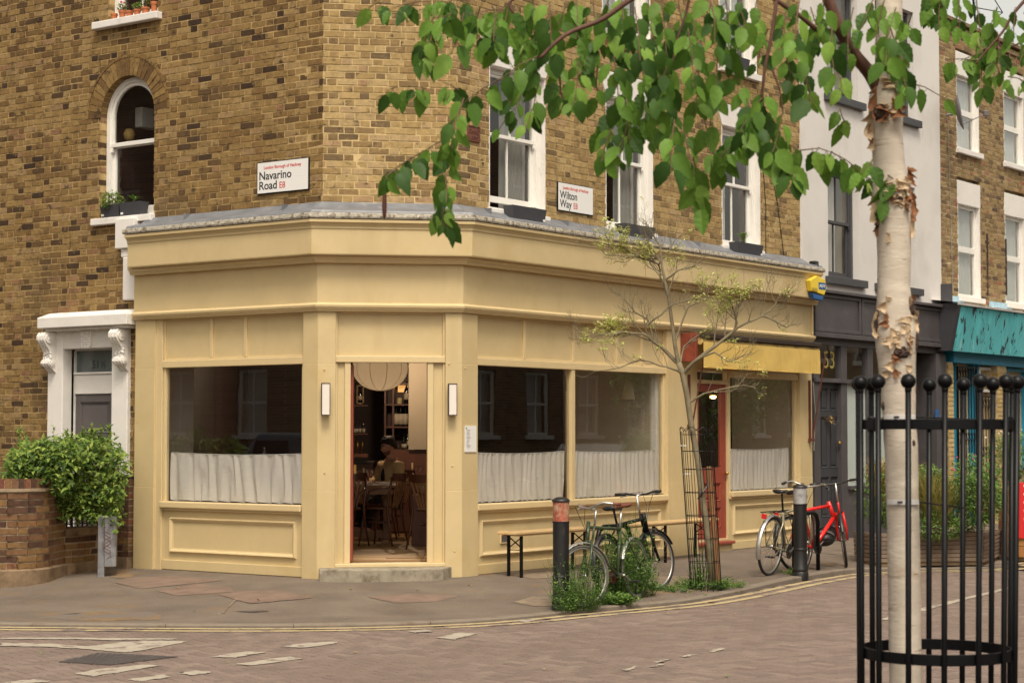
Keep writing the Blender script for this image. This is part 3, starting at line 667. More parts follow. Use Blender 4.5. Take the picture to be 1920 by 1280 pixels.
patch('paving_patch', [(296, 1108), (330, 1117), (440, 1110), (430, 1102), (372, 1094)], 'tactile', .001, jag=.01)
patch('paving_patch', [(410, 1116), (470, 1133), (585, 1124), (520, 1107), (440, 1109)], 'tactile', .002, jag=.01)
patch('paving_patch', [(690, 1122), (740, 1132), (815, 1130), (862, 1120), (760, 1116)], 'tactile', .0, jag=.01)
patch('paving_patch', [(962, 1130), (1000, 1137), (1040, 1136), (1048, 1120), (1000, 1120)], 'tan_patch', 0, jag=.01)
patch('paving_patch', [(955, 1077), (1000, 1085), (1048, 1082), (1050, 1064), (990, 1070)], 'tan_patch', 0, jag=.01)
patch('paving_patch', [(1180, 1098), (1240, 1104), (1300, 1092), (1290, 1080), (1200, 1078)], 'tan_patch', 0, jag=.01)
patch('paving_patch', [(1330, 1016), (1390, 1024), (1500, 1008), (1700, 1003), (1660, 990), (1500, 1000)], 'tan_patch', 0, jag=.01)
patch('dirt_patch', [(60, 1158), (150, 1163), (300, 1162), (290, 1146), (180, 1146)], 'dirt', -.002, jag=.05)
patch('dirt_patch', [(205, 1082), (240, 1085), (262, 1074), (240, 1066), (215, 1072)], 'dirt', 0, jag=.03)
patch('dirt_patch', [(480, 1152), (525, 1153), (535, 1146), (495, 1144)], 'dirt', -.002, jag=.03)
patch('dirt_patch', [(1150, 1124), (1250, 1114), (1390, 1096), (1380, 1088), (1260, 1100), (1160, 1110)], 'dirt', -.002, jag=.05)
patch('dirt_patch', [(1400, 1080), (1480, 1074), (1570, 1057), (1540, 1054), (1440, 1066)], 'dirt', -.002, jag=.05)
patch('pavement_crack', [(416, 1150), (419, 1150), (446, 1122), (444, 1121)], 'tan_patch', .003, jag=.004)
patch('pavement_cover', [(440, 1147), (470, 1149), (505, 1147), (498, 1145)], 'iron_cover', .003)
# ================================================================ corner building
TOPZ = 8.3
BLD = thing('corner_building', B1, 'yellow brown brick corner building over a mustard cream restaurant front', 'building')
sLend = FL.S(252, SH); sRend = FR.S(1523, SH)
# openings in the brick
aw = dict(l=FL.S(183), r=FL.S(284)); awc = (aw['l'] + aw['r']) / 2; awr = abs(aw['l'] - aw['r']) / 2
awz0 = FL.Z(240, 405); awzs = FL.Z(240, 142) - awr
tw = (FL.S(288), FL.S(196)); twz0 = FL.Z(240, 34)
dw = (FL.S(210), FL.S(112)); dz1 = FL.Z(160, 650)
hL = [arch_hole(awc, awr, awz0, awzs), rect_hole(tw[0], tw[1], twz0, TOPZ - .02), rect_hole(FL.S(238), FL.S(88), -1, FL.Z(160, 600)), rect_hole(-1, sLend - .02, -1, 3.9)]
# voussoir ring hides the stepped bricks round the arch
hL[0] = (lambda f=arch_hole(awc, awr + .105, awz0, awzs), g=arch_hole(awc, awr, awz0, awzs): (lambda z: g(z) if z <= awzs else f(z)))()
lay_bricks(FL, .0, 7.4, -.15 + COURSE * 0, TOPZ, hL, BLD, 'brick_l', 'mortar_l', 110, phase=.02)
zC0 = -.15 + COURSE * int((3.95 + .15) / COURSE)
lay_bricks(FC, 0, CLEN, zC0, TOPZ, [], BLD, 'brick', 'mortar', 110, phase=.0)
# windows on the side street
def lint(px1, px2, o=0): return FR.S(px1, o), FR.S(px2, o)
RW = []    # s0, s1, z0, z1, meeting rail z
W1 = (FR.S(917), FR.S(1023), FR.Z(917, 386), FR.Z(917, 114)); W2 = (FR.S(1137), FR.S(1226), FR.Z(1137, 416), FR.Z(1137, 184)); W3 = (FR.S(1356), FR.S(1428), FR.Z(1357, 472), FR.Z(1356, 234))
zb = (W1[2] + W2[2] + W3[2]) / 3; zt = (W1[3] + W2[3] + W3[3]) / 3
U3 = (FR.S(1352), FR.S(1423)); zub = FR.Z(1352, 122); ut = TOPZ - .02
U2 = (FR.S(1131), FR.S(1222)); U1 = (FR.S(912), FR.S(1018))
hR = [rect_hole(w_[0], w_[1], zb, zt) for w_ in (W1, W2, W3)] + [rect_hole(u_[0], u_[1], zub, ut) for u_ in (U2, U3)]
sRb = FR.S(1503)
# wedge lintels cut the courses
def wedge(w_): return lambda z: ((w_[0] - .17 * (z - zt) / .33 , w_[1] + .17 * (z - zt) / .33) if zt <= z <= zt + .30 else None)
lay_bricks(FR, 0, sRb, zC0, TOPZ, hR + [wedge(w_) for w_ in (W1, W2, W3)], BLD, 'brick', 'mortar', 80, phase=.05)
for w_, nm in ((W1, 0), (W2, 0), (W3, 0)):
    MB().prism([FR.p(w_[0], zt - .004, -.1), FR.p(w_[1], zt - .004, -.1), FR.p(w_[1] + .16, zt + .298, -.1), FR.p(w_[0] - .16, zt + .298, -.1)], FR.n * .112).build('lintel', 'white', BLD, bevel=.006)
def reveals(F, s0, s1, z0, z1, matk, o1=.003, d=.12, w=.012):
    [MB().fb(F, *q, -d, o1 - q_).build('reveal', matk, BLD, bevel=.003) for q, q_ in (((s0, s0 + w, z0, z1), 0), ((s1 - w, s1, z0, z1), 0), ((s0 + w, s1 - w, z1 - w, z1), .002))]
def rwin(w_, z0, z1, up=0, zr=None, cur='net', cmin=0, cmax=1):
    reveals(FR, w_[0], w_[1], z0, z1, 'white'); x = sash_window(FR, w_[0] + .012, w_[1] - .012, z0 + .001, z1 - .013, BLD, o=-.085, zr=zr, up=up, curtain=cur, cmin=cmin, cmax=cmax, fw=.055)
    MB().fb(FR, w_[0] - .04, w_[1] + .04, z0 - .07, z0, -.1, .05).build('window_sill', 'white', x, bevel=.006)
rwin(W1, zb, zt, up=.07, zr=FR.Z(950, 258, -.1), cmin=.45); rwin(W2, zb, zt, zr=FR.Z(950, 258, -.1), cmin=.5); rwin(W3, zb, zt, zr=FR.Z(950, 258, -.1), cur='net2', cmax=.5)
rwin(U3, zub, ut, cur='net2', zr=FR.Z(1370, 24, -.1)); rwin(U2, zub, ut, cur='net2', zr=FR.Z(1370, 24, -.1))
# voussoirs of the arch, brick by brick
nV = 23
for ri, (ra, rb) in enumerate(((awr + .001, awr + .213),)):
    for k in range(nV):
        a0 = math.pi * k / nV + .010; a1 = math.pi * (k + 1) / nV - .010; m = MB(); m.ct = rng.uniform(.15, .62)
        P = [FL.p(awc + r * math.cos(a), awzs + r * math.sin(a), -.12) for r, a in ((ra, a0), (rb, a0), (rb, a1), (ra, a1))]
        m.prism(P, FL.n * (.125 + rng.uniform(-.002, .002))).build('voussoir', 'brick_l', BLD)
for k in range(20):
    a0 = math.pi * k / 20 + .006; a1 = math.pi * (k + 1) / 20 - .006; m = MB(); m.ct = rng.uniform(.3, .6)
    m.prism([FL.p(awc + r * math.cos(a), awzs + r * math.sin(a), -.05) for r, a in ((awr + .222, a0), (awr + .252, a0), (awr + .252, a1), (awr + .222, a1))], FL.n * .058).build('arch_rim_tile', 'brick_l', BLD)
m = MB(); N = 28
for k in range(N):
    a0, a1 = math.pi * k / N, math.pi * (k + 1) / N
    m.prism([FL.p(awc + r * math.cos(a), awzs + r * math.sin(a), -.1) for r, a in ((awr + .004, a0), (awr + .25, a0), (awr + .25, a1), (awr + .004, a1))], FL.n * .092)
m.build('arch_mortar', 'mortar_l', BLD)
# arched sash window
oA = -.095
def arc_strip(m, F, sc, zc, r0, r1, a0, a1, o0, o1, n=24):
    V = []
    for k in range(n + 1):
        a = a0 + (a1 - a0) * k / n
        for r, o in ((r0, o0), (r1, o0), (r1, o1), (r0, o1)): V.append(F.p(sc + r * math.cos(a), zc + r * math.sin(a), o))
    m.add(V, [(k*4+j, k*4+(j+1)%4, (k+1)*4+(j+1)%4, (k+1)*4+j) for k in range(n) for j in range(4)] + [(0,1,2,3), (n*4+3, n*4+2, n*4+1, n*4)])
m = MB(); r = awr - .001
for e in (-1, 1): m.fb(FL, awc + e * (r - .06), awc + e * r, awz0, awzs, oA - .1, oA)
arc_strip(m, FL, awc, awzs, r - .06, r, 0, math.pi, oA - .1, oA); m.fb(FL, awc - r + .06, awc + r - .06, awz0, awz0 + .04, oA - .1, oA)
AW = m.build('window', 'whitewin', BLD, bevel=.003, label='arched white sash window')
azr = FL.Z(240, 268, oA)
m = MB(); r2 = r - .06
for e in (-1, 1): m.fb(FL, awc + e * (r2 - .04), awc + e * r2, azr, awzs, oA - .06, oA - .02)
arc_strip(m, FL, awc, awzs, r2 - .04, r2, 0, math.pi, oA - .06, oA - .02); m.fb(FL, awc - r2, awc + r2, azr - .03, azr + .02, oA - .06, oA - .012)
for e in (-1, 1): m.fb(FL, awc + e * (r2 - .03), awc + e * r2, azr - .09, azr - .03, oA - .05, oA - .015)
m.build('upper_sash', 'whitewin', AW, bevel=.003)
m = MB(); ring_frame(m, FL, awc - r2, awc + r2, awz0 + .04, azr, .04, oA - .095, oA - .062, .09); m.build('lower_sash', 'whitewin', AW, bevel=.003)
m = MB(); P = [(awc - r2 + .03, azr), (awc + r2 - .03, azr)] + [(awc + (r2 - .03) * math.cos(math.pi * k / 16), awzs + (r2 - .03) * math.sin(math.pi * k / 16)) for k in range(17)]
m.add([FL.p(a, z, oA - .04) for a, z in P], [tuple(range(len(P)))]); m.build('pane', 'glass_u', AW, recalc=False)
pane(FL, awc - r2 + .03, awc + r2 - .03, awz0 + .1, azr, oA - .08, AW)
lining(FL, awc - awr, awc + awr, awz0, awzs + awr, oA - .101, 1.6, AW)
MB().fb(FL, awc - awr - .02, awc + awr + .09, awz0 - .085, awz0 - .005, -.1, .07).build('window_sill', 'white', AW, bevel=.008)
# things seen through the arched window: boiler, pots
o_ = MB().fb(FL, FL.S(266, -.6), FL.S(224, -.6), FL.Z(245, 242, -.6), FL.Z(245, 205, -.6), -.85, -.55).build('wall_box', 'white', None, bevel=.01); tag(o_, 'pale box like a boiler behind the upper arched window pane', 'boiler')
c_ = FL.p(FL.S(237, -.4), FL.Z(237, 266, -.4), -.4); m = MB().lathe([(.03, 0), (.06, .03), (.075, .09), (.05, .14), (.04, .15)], c_, 12)
tag(m.build('vase', 'straw', None, smooth=True), 'ochre vase on the meeting rail inside the arched window', 'vase')
# top left window with its sill
sash_window(FL, tw[0] + .002, tw[1] - .002, twz0, TOPZ - .03, BLD, o=-.09, curtain=None, zr=7.9)
MB().fb(FL, FL.S(297), FL.S(174), twz0 - .09, twz0 - .002, -.1, .09).build('window_sill', 'white', BLD, bevel=.01, label='cracked white stone sill under flower pots')
# a few courses of soot gap: parapet
for F, a, b in ((FL, -.1, 7.4), (FR, -.1, sRb)):
    MB().fb(F, a, b, TOPZ + .001, TOPZ + .12, -.35, .06).build('coping', 'concrete', BLD)
mw = MB()      # solid core of the walls behind the bricks
for F, a, b, z0 in ((FL, sLend + 1.9, 7.4, -.2), (FC, .12, CLEN - .12, 3.9)): mw.fb(F, a, b, z0, TOPZ, -.34, -.14)
mw.fb(FL, 7.4, 7.7, -.2, TOPZ, -6, 0); mw.fb(FR, sRb - .2, sRb, 2.9, TOPZ, -6, -.12)
mw.build('wall_core', 'mortar', BLD)
MB().prism([FL.p(7.7, TOPZ + .002, -.02), FL.p(0, TOPZ + .002, -.02), FC.p(CLEN, TOPZ + .002, -.02), FR.p(sRb, TOPZ + .002, -.02), FR.p(sRb, TOPZ, -9), FL.p(7.7, TOPZ, -7)], (0, 0, .05)).build('roof', 'lead', BLD)  # unseen lid over the shell, added to block daylight from above
# ---------------- cornice, frieze, flashing
ovL, ovR = FL.S(235, .33), FR.S(1541, .33)
cor = sweep([(.0, 3.47), (.32, 3.455), (.325, 3.47), (.325, 3.725), (.335, 3.74), (.335, 3.76), (.355, 3.79), (.375, 3.80), (.375, 3.835), (.0, 3.84)], ovL, ovR).build('cornice', 'yellow', BLD, bevel=.003)
MB()
sweep([(0, 3.842), (.385, 3.842), (.392, 3.86), (.385, 3.895), (.36, 3.905), (0, 3.90)], ovL + .02, ovR + .03).build('cornice_edge', 'lichen', BLD)
sweep([(-.02, 3.91), (.352, 3.908), (.33, 3.935), (.12, 3.985), (.03, 4.045), (.012, 4.06), (-.02, 4.06)], FL.S(262, .1), sRb + .02).build('lead_flashing', 'lead', BLD, bevel=.004)
m = MB()
for k in range(22):     # lead rolls / laps along the flashing
    s_ = .1 + k * .38
    for F, L in ((FL, sLend), (FR, sRb)):
        if s_ < L - .2 and k % 4 == 1: m.fb(F, s_, s_ + .012, 3.94, 4.058, .0, .12)
m.build('lead_lap', 'lead', BLD, kind='stuff')
sweep([(0, 3.38), (.205, 3.38), (.22, 3.40), (.225, 3.42), (.25, 3.435), (.255, 3.4695), (0, 3.4695)], sLend, sRend).build('cornice_bed_moulding', 'yellow2', BLD, bevel=.002)
sweep([(0, 2.94), (.145, 2.94), (.145, 3.38), (0, 3.38)], sLend, sRend).build('frieze', 'yellow', BLD, bevel=.002)
sweep([(0, 2.862), (.15, 2.862), (.155, 2.88), (.17, 2.885), (.172, 2.90), (.185, 2.905), (.19, 2.93), (.165, 2.945), (.147, 2.955), (0, 2.955)], sLend - .003, sRend + .003).build('frieze_moulding', 'yellow2', BLD, bevel=.0015)
# end frame of the frieze on the right
MB().fb(FR, sRend - .07, sRend - .035, 2.957, 3.378, .146, .17).build('frieze_moulding', 'yellow2', BLD, bevel=.003)
for F, s_ in ((FR, FR.S(1398, .34)), (FR, FR.S(1213, .34))): MB().fb(F, s_, s_ + .004, 3.472, 3.72, .3255, .3265).build('board_joint', 'int_wood', BLD)
# ---------------- pilasters (two stacked cases with a seam)
def pil_prism(pts, name='pilaster', lab=None):
    for z0, z1, e in ((-.06, .93, .004), (.93, 2.30, .0), (2.30, 2.862, -.003)):
        P = [f(o + e, z0) for f, o in pts]; MB().prism(P + [f(0, z0) for f, o in pts[::-1]], (0, 0, z1 - z0)).build(name, 'yellow', BLD, bevel=.004, label=lab)
def at(F, s): return lambda o, z: F.p(s, z, o)
pil_prism([(at(FL, FL.S(567, SH)), SH), (cornLC, SH), (at(FC, FC.S(629, SH)), SH)])
pil_prism([(at(FC, FC.S(835, SH)), SH), (cornCR, SH), (at(FR, FR.S(896, SH)), SH)])
pil_prism([(at(FL, sLend), SH), (at(FL, FL.S(289, SH)), SH)])
MB().fb(FL, FL.S(303, .095), FL.S(289, .095), -.05, 2.862, 0, .095).build('window_post', 'yellow2', BLD, bevel=.004)
pil_prism([(at(FR, FR.S(1252, SH)), SH), (at(FR, FR.S(1308, SH)), SH)])
pil_prism([(at(FR, FR.S(1500, SH)), SH), (at(FR, sRend), SH)])
# ---------------- bays
def bay(F, s0, s1, mull=(), upper=(), zg0=.775, zg1=2.30, glass_o=.045, stall=True, lab=None, inset=.035):
    if s0 > s1: s0, s1 = s1, s0
    # transom panel with its little uprights
    b = MB().fb(F, s0, s1, 2.385, 2.862, 0, .05).build('transom_panel', 'yellow', BLD)
    u = MB(); ring_frame(u, F, s0, s1, 2.38, 2.862, .02, .05, .072); u.build('panel_frame', 'yellow2', b, bevel=.003)
    for x in upper: MB().fb(F, x - .022, x + .022, 2.40, 2.842, .05, .075).build('muntin', 'yellow2', b, bevel=.003)
    MB().fb(F, s0, s1, zg1, 2.38, 0, .098).build('transom_bar', 'yellow2', BLD, bevel=.006)
    fr = MB(); o0, o1 = .012, .075
    fr.fb(F, s0, s0 + inset, zg0, zg1, o0, o1); fr.fb(F, s1 - inset, s1, zg0, zg1, o0, o1)
    for x in mull: fr.fb(F, x - .035, x + .035, zg0, zg1, o0, .09)
    wf = fr.build('shop_window', 'yellow2', BLD, bevel=.004, label=lab)
    ed = [s0 + inset] + [e for x in mull for e in (x - .035, x + .035)] + [s1 - inset]
    for i in range(0, len(ed), 2): pane(F, ed[i], ed[i+1], zg0, zg1, glass_o, wf, 'glass')
    if stall:
        MB().fb(F, s0 - .0, s1 + .0, .70, .775, 0, .135).build('window_sill', 'yellow2', BLD, bevel=.012)
        MB().fb(F, s0, s1, .675, .70, 0, .10).build('sill_moulding', 'yellow2', BLD, bevel=.004)
        p = MB().fb(F, s0, s1, .10, .675, 0, .06).build('stall_panel', 'yellow', BLD)
        moulding(F, s0 + .11, s1 - .11, .19, .60, .06, .055, .032).build('moulding', 'yellow2', p)
        MB().fb(F, s0 + .001, s1 - .001, .0, .11, 0, .085).build('plinth', 'yellow', BLD, bevel=.006)
    return ed
eL = bay(FL, FL.S(567, .1), FL.S(303, .1), upper=[FL.S(395, .07), FL.S(459, .07)], lab='left shop window with an unbroken pane')
eR = bay(FR, FR.S(896, SH), FR.S(1250, .1), mull=[FR.S(1073, .07)], upper=[FR.S(984, .07), FR.S(1076, .07), FR.S(1158, .07), FR.S(1204, .07)], lab='two-pane shop window behind the bench')
sD0, sD1 = FR.S(1308, SH), FR.S(1365, .06)
eR2 = bay(FR, sD1, FR.S(1500, SH), upper=[FR.S(1432, .07)], inset=.04, lab='shop window under the awning')
# chamfer door bay
c0, c1 = FC.S(629, SH), FC.S(835, SH); dc0, dc1 = FC.S(657, .06), FC.S(801, .06)
b = MB().fb(FC, c0, c1, 2.385, 2.862, 0, .05).build('transom_panel', 'yellow', BLD)
u = MB(); ring_frame(u, FC, c0, c1, 2.36, 2.862, .022, .05, .08); u.build('panel_frame', 'yellow2', b, bevel=.003)
MB().fb(FC, c0, c1, 2.315, 2.385, 0, .10).build('transom_bar', 'yellow2', BLD, bevel=.006)
for a, b_ in ((c0, dc0), (dc1, c1)):
    j = MB().fb(FC, a, b_, .155, 2.315, 0, .055).build('door_jamb', 'yellow', BLD, bevel=.003)
    inner = b_ if a == c0 else a; sg = -1 if a == c0 else 1
    MB().fb(FC, min(inner, inner + sg * .065), max(inner, inner + sg * .065), .155, 2.315, .055, .085).build('door_architrave', 'yellow2', j, bevel=.005)
    outer = a if a == c0 else b_; MB().fb(FC, min(outer, outer - sg * .022), max(outer, outer - sg * .022), .155, 2.315, .055, .08).build('door_architrave', 'yellow2', j, bevel=.004)
MB().fb(FC, c0, c1, .115, .155, -.05, .14).build('threshold', 'yellow2', BLD, bevel=.006)
# open red door leaf seen edge-on
dl = Frame(FC.p(dc0 + .012, 0, -.01), (-nC * .996 + uC * .085).normalized(), uC)
d_ = MB().fb(dl, 0, .78, .17, 2.30, -.022, .022).build('door', 'red_door', BLD, bevel=.003, label='terracotta red entrance door swung open inwards'); MB().fb(dl, .70, .72, 1.1, 1.2, .022, .05).build('handle', 'brass', d_)
# doorstep
st = [(FC, FC.S(600, .2), SH), (FC, FC.S(602, .55), .33), (FC, FC.S(638, .6), .42), (FC, FC.S(720, .6), .46), (FC, FC.S(822, .6), .42)]
P = [F.p(s_, -.10, o) for F, s_, o in st] + [FR.p(FR.S(862, .35) , -.10, .13), cornCR(.0, -.10), FC.p(c0, -.10, 0)]
MB().prism(P, (0, 0, .215)).build('doorstep', 'concrete', BLD, bevel=.014)
# side door (red, glazed) with transom light
MB().fb(FR, sD0, sD1, 2.385, 2.862, 0, .05).build('transom_panel', 'yellow', BLD)
fr = MB(); ring_frame(fr, FR, sD0, sD1, .13, 2.385, .035, .0, .07, .03, .03); fr.fb(FR, sD0 + .035, sD1 - .035, 2.20, 2.25, .0, .08); dfz = fr.build('door_frame', 'yellow2', BLD, bevel=.003)
pane(FR, sD0 + .035, sD1 - .035, 2.25, 2.355, .03, dfz, 'glass')
rd = panel_door(FR, sD0 + .036, sD1 - .036, .16, 2.198, .045, BLD, 'red_door', [(.17, .83, .07, .20), (.17, .83, .24, .36)], glass=(.15, .85, .46, .95)); rd['label'] = 'closed terracotta red glazed side door beside the tree cage'
MB().ball(FR.p(sD1 - .07, 1.02, .08), .025, 10, 6).build('handle', 'brass', rd, smooth=True)
MB().fb(FR, sD0 - .0, sD1 + .0, .09, .13, 0, .17).build('door_sill', 'red_door', BLD, bevel=.01)
MB().fb(FR, sD0, sD1, -.08, .09, 0, .12).build('plinth', 'yellow', BLD, bevel=.006)
# vent in the stall panel
vs0, vs1, vz0, vz1 = FR.S(937, .06), FR.S(951, .06), FR.Z(944, 1018, .06), FR.Z(944, 995, .06)
vt = MB(); ring_frame(vt, FR, vs0, vs1, vz0, vz1, .012, .06, .078); vt = vt.build('air_vent', 'yellow2', BLD, bevel=.002)
m = MB(); n_ = 7
for k in range(n_): z = vz0 + .014 + (vz1 - vz0 - .028) * (k + .2) / n_; m.fb(FR, vs0 + .012, vs1 - .012, z, z + .006, .06, .076)
m.build('slat', 'galv', vt)
# small knobs left on the pilasters
for F, px, py in ((FC, 608, 693), (FC, 608, 886), (FC, 842, 682), (FR, 872, 690), (FC, 852, 1033), (FC, 848, 873)):
    s_, z_ = F.hit(px, py, SH); MB().ball(F.p(s_, z_, SH + .004), .009, 8, 5).build('screw_cap', 'yellow', BLD)
# ---------------- white stucco block at the left end of the cornice and stubs
m = MB().fb(FL, FL.S(250, .1), FL.S(214, .1), FL.Z(230, 466, .1), FL.Z(230, 410, .1), -.02, .12)
m.fb(FL, FL.S(250, .1), FL.S(222, .1), FL.Z(230, 482, .1), FL.Z(230, 466, .1) - .002, -.02, .09); m.fb(FL, sLend + .003, FL.S(227, .1), FL.Z(235, 562, .1), FL.Z(230, 482, .1) - .002, -.02, .10)
m.build('stucco_block', 'white', BLD, bevel=.01)
# ---------------- doorway 51 1/2
S_ = lambda px, o=0: FL.S(px, o); Z_ = lambda px, py, o=0: FL.Z(px, py, o)
xo0, xo1 = S_(238, .05), S_(88, .05); xi0, xi1 = S_(208, .05), S_(116, .05); ztop = Z_(160, 612, .05); zop = Z_(160, 653, .05)
ds = thing('door_surround', FL.p((xo0 + xo1) / 2, 0, 0), 'white stucco door surround with scrolled brackets at the far left', 'door surround')
m = MB(); m.fb(FL, xo0, xi0, -.1, ztop, -.10, .05); m.fb(FL, xi1, xo1, -.1, ztop, -.10, .05); m.fb(FL, xi0, xi1, zop, ztop, -.10, .05); m.build('stucco_frame', 'white', ds, bevel=.01)
hz0, hz1 = Z_(160, 612, .2), Z_(160, 592, .2)
m = MB(); h0, h1 = S_(240, .2), S_(72, .2)
m.add([FL.p(a, z, o) for z, e in ((hz0, 0), (hz1, 0)) for a, o in ((h0, .0), (h1, .0), (h1, .24), (h0, .24))] + [FL.p(h0 + .10, hz1 + .07, 0), FL.p(h1 - .10, hz1 + .07, 0), FL.p(h1 - .12, hz1 + .05, .16), FL.p(h0 + .12, hz1 + .05, .16)],
      [(0,3,2,1), (0,1,5,4), (1,2,6,5), (2,3,7,6), (3,0,4,7), (4,5,9,8), (5,6,10,9), (6,7,11,10), (7,4,8,11), (8,9,10,11)])
m.build('hood', 'white', ds, bevel=.008)
m = MB().fb(FL, h0 + .06, h1 - .06, hz0 - .035, hz0 - .001, -.0, .17).build('hood_moulding', 'white', ds, bevel=.008)
for pa, pb in ((S_(97, .12), S_(80, .12)), (S_(233, .12), S_(214, .12))):
    w_ = abs(pa - pb); a0 = min(pa, pb); m = MB()
    prof = [(.05, hz0 - .04), (.20, hz0 - .045), (.235, hz0 - .09), (.235, hz0 - .14), (.20, hz0 - .19), (.15, hz0 - .25), (.125, hz0 - .30), (.125, hz0 - .36), (.155, hz0 - .385), (.165, hz0 - .42), (.14, hz0 - .455), (.10, hz0 - .48), (.05, hz0 - .54)]
    m.prism([FL.p(a0 + .015, z, o) for o, z in prof], FL.u * (w_ - .03))
    for k in range(3): m.prism([FL.p(a0 + w_ * (.1 + .3 * k), z - .0, o + .014) for o, z in prof[1:-1]] + [FL.p(a0 + w_ * (.1 + .3 * k), prof[-1][1], .05), FL.p(a0 + w_ * (.1 + .3 * k), prof[0][1], .05)], FL.u * (w_ * .18))
    for (o, z, r_) in ((.165, hz0 - .12, .062), (.125, hz0 - .415, .04)):
        for e in (a0 - .004, a0 + w_ - .012):
            V = [FL.p(e, z + r_ * math.sin(t * math.pi / 7), o + r_ * math.cos(t * math.pi / 7)) for t in range(14)]; m.prism(V, FL.u * .016)
            V = [FL.p(e - .006, z + r_ * .45 * math.sin(t * math.pi / 5), o + r_ * .45 * math.cos(t * math.pi / 5)) for t in range(10)]; m.prism(V, FL.u * .028)
    for k in range(14): m.ball(FL.p(a0 + rng.uniform(.01, w_ - .01), hz0 - rng.uniform(.27, .37), .13 + rng.uniform(-.01, .015)), .016, 6, 5)
    m.build('scroll_bracket', 'white', ds, bevel=.003)
k0, k1 = S_(169, .08), S_(150, .08); m = MB().prism([FL.p(k0 + .01, zop - .0, .04), FL.p(k1 - .01, zop, .04), FL.p(k1 + .02, hz0 - .036, .04), FL.p(k0 - .02, hz0 - .036, .04)], FL.n * .05)
for i in range(7):
    for j in range(4): m.ball(FL.p(k0 + (k1 - k0) * (j + .5) / 4 + rng.uniform(-.006, .006), zop + .02 + (hz0 - .05 - zop) * i / 6.6, .088), .013, 6, 4, (1, 1, 1))
m.build('keystone', 'white', ds)
oD = -.14
fz = [Z_(170, 657, oD), Z_(170, 702, oD), Z_(170, 738, oD)]
g0, g1 = S_(207, oD) - .05, S_(139, oD)
m = MB(); m.fb(FL, xi0 - .02, xi1 + .02, fz[2], fz[1], oD - .06, oD); m.fb(FL, xi0, xi1, fz[0], zop + .05, oD - .06, oD); m.fb(FL, g1, xi1 + .02, -.1, fz[0], oD - .06, oD - .001); m.fb(FL, xi0 - .02, g0, -.1, fz[0], oD - .06, oD - .001)
m.fb(FL, xi0, xi1, fz[1] + .004, fz[1] + .03, oD, oD + .02); m.build('door_frame', 'white', ds, bevel=.003)
fl_ = MB().quad(FL.p(g0, fz[1], oD - .03), FL.p(g1, fz[1], oD - .03), FL.p(g1, fz[0], oD - .03), FL.p(g0, fz[0], oD - .03)).build('fanlight', mat('dark fanlight glass', (.13, .155, .155), .15, .1, 3, spec=.8), ds, recalc=False)
text_mesh(FL, '51', .135, S_(169, oD), Z_(180, 690, oD), oD - .027, 'txt_k', 'house_number', ds, flip=True)
text_mesh(FL, '½', .12, S_(185, oD), Z_(180, 690, oD), oD - .027, 'txt_k', 'house_number', ds, flip=True)
dd = panel_door(FL, g0, g1, .05, fz[2], oD - .02, ds, 'door_grey', [(.12, .88, .76, .95), (.12, .88, .40, .72), (.12, .88, .06, .35)])
MB().fb(FL, xi0 - .05, xi1 + .05, -.15, .05, -.30, .12).build('doorstep', 'concrete', ds, bevel=.01)
MB().fb(FL, xi0 - .1, xi1 + .1, -.1, zop + .1, oD - .35, oD - .25).build('door_backing', 'int_dark', ds)
# ================================================================ restaurant interior
FZ = .16
YD = lambda px, py, y: at_y(px, py, y)
fl0 = FC.p(CLEN / 2, FZ, 0)
floor = MB()
rm = [FL.p(sLend - .1, FZ - .03, -.02), FL.p(0, FZ - .03, -.02), FC.p(CLEN, FZ - .03, -.02), FR.p(sRend - .1, FZ - .03, -.02), FR.p(sRend - .1, FZ - .03, -7), Vector((1.5, 32, FZ - .03)), Vector((-4.6, 32, FZ - .03)), FL.p(sLend - .1, FZ - .03, -1.2)]
floor = MB().prism(rm, (0, 0, .01)).build('floor', 'int_wood', None, kind='structure')
bv = [MB().box((-.6, -.065, 0), (.6, .065, .018)).mesh('floorboard', 'floor') for i in range(1)]
for r_ in range(44):
    for k in range(-3, 3):
        x = k * 1.204 + (r_ % 3) * .4 + -.4; y = 20.75 + r_ * .134
        if abs(x + 1.0) > 2.3 or (x / y) > .0 or x / y < -.2: continue
        q_ = [Vector((x + e_, y, 0)) for e_ in (-.62, .62)]
        if any((v - B1).dot(nL) > -.12 or (v - B1).dot(nC) > -.02 or (v - B2).dot(nR) > -.12 for v in q_): continue
        o = bpy.data.objects.new('floorboard', bv[0]); COL.objects.link(o); o.parent = floor; o.location = Vector((x, y, FZ - .016)) - WP['floor']
c_ = [Vector((p.x, p.y, 2.98)) for p in rm]
MB().prism(c_, (0, 0, .05)).build('ceiling', 'int_dark', None, kind='structure')
def iwall(P, z0, z1, name, matk, th=.12):
    a, b = P; d = (b - a).normalized(); n = Vector((-d.y, d.x, 0)) * th
    m = MB(); m.prism([Vector((q.x, q.y, z0)) for q in (a, b, b + n, a + n)], (0, 0, z1 - z0)); o = m.build(name, matk, None, kind='structure'); return o
V2 = lambda x, y: Vector((x, y, 0))
iwall((V2(-7, 30.5), V2(2.5, 30.5)), FZ, 2.98, 'wall_back', 'int_dark')
lw = FL.p(sLend - .02, 0, -.06); iwall((lw, lw - nL * .75), FZ, 2.98, 'wall_left', 'int_grey'); iwall((lw - nL * .75, V2(-4.2, 30.5)), FZ, 2.98, 'wall_left_dark', 'int_dark')
MB().fb(FL, sLend - .16, sLend - .03, .8, 2.3, -.16, -.02).build('window_reveal', 'white', BLD)
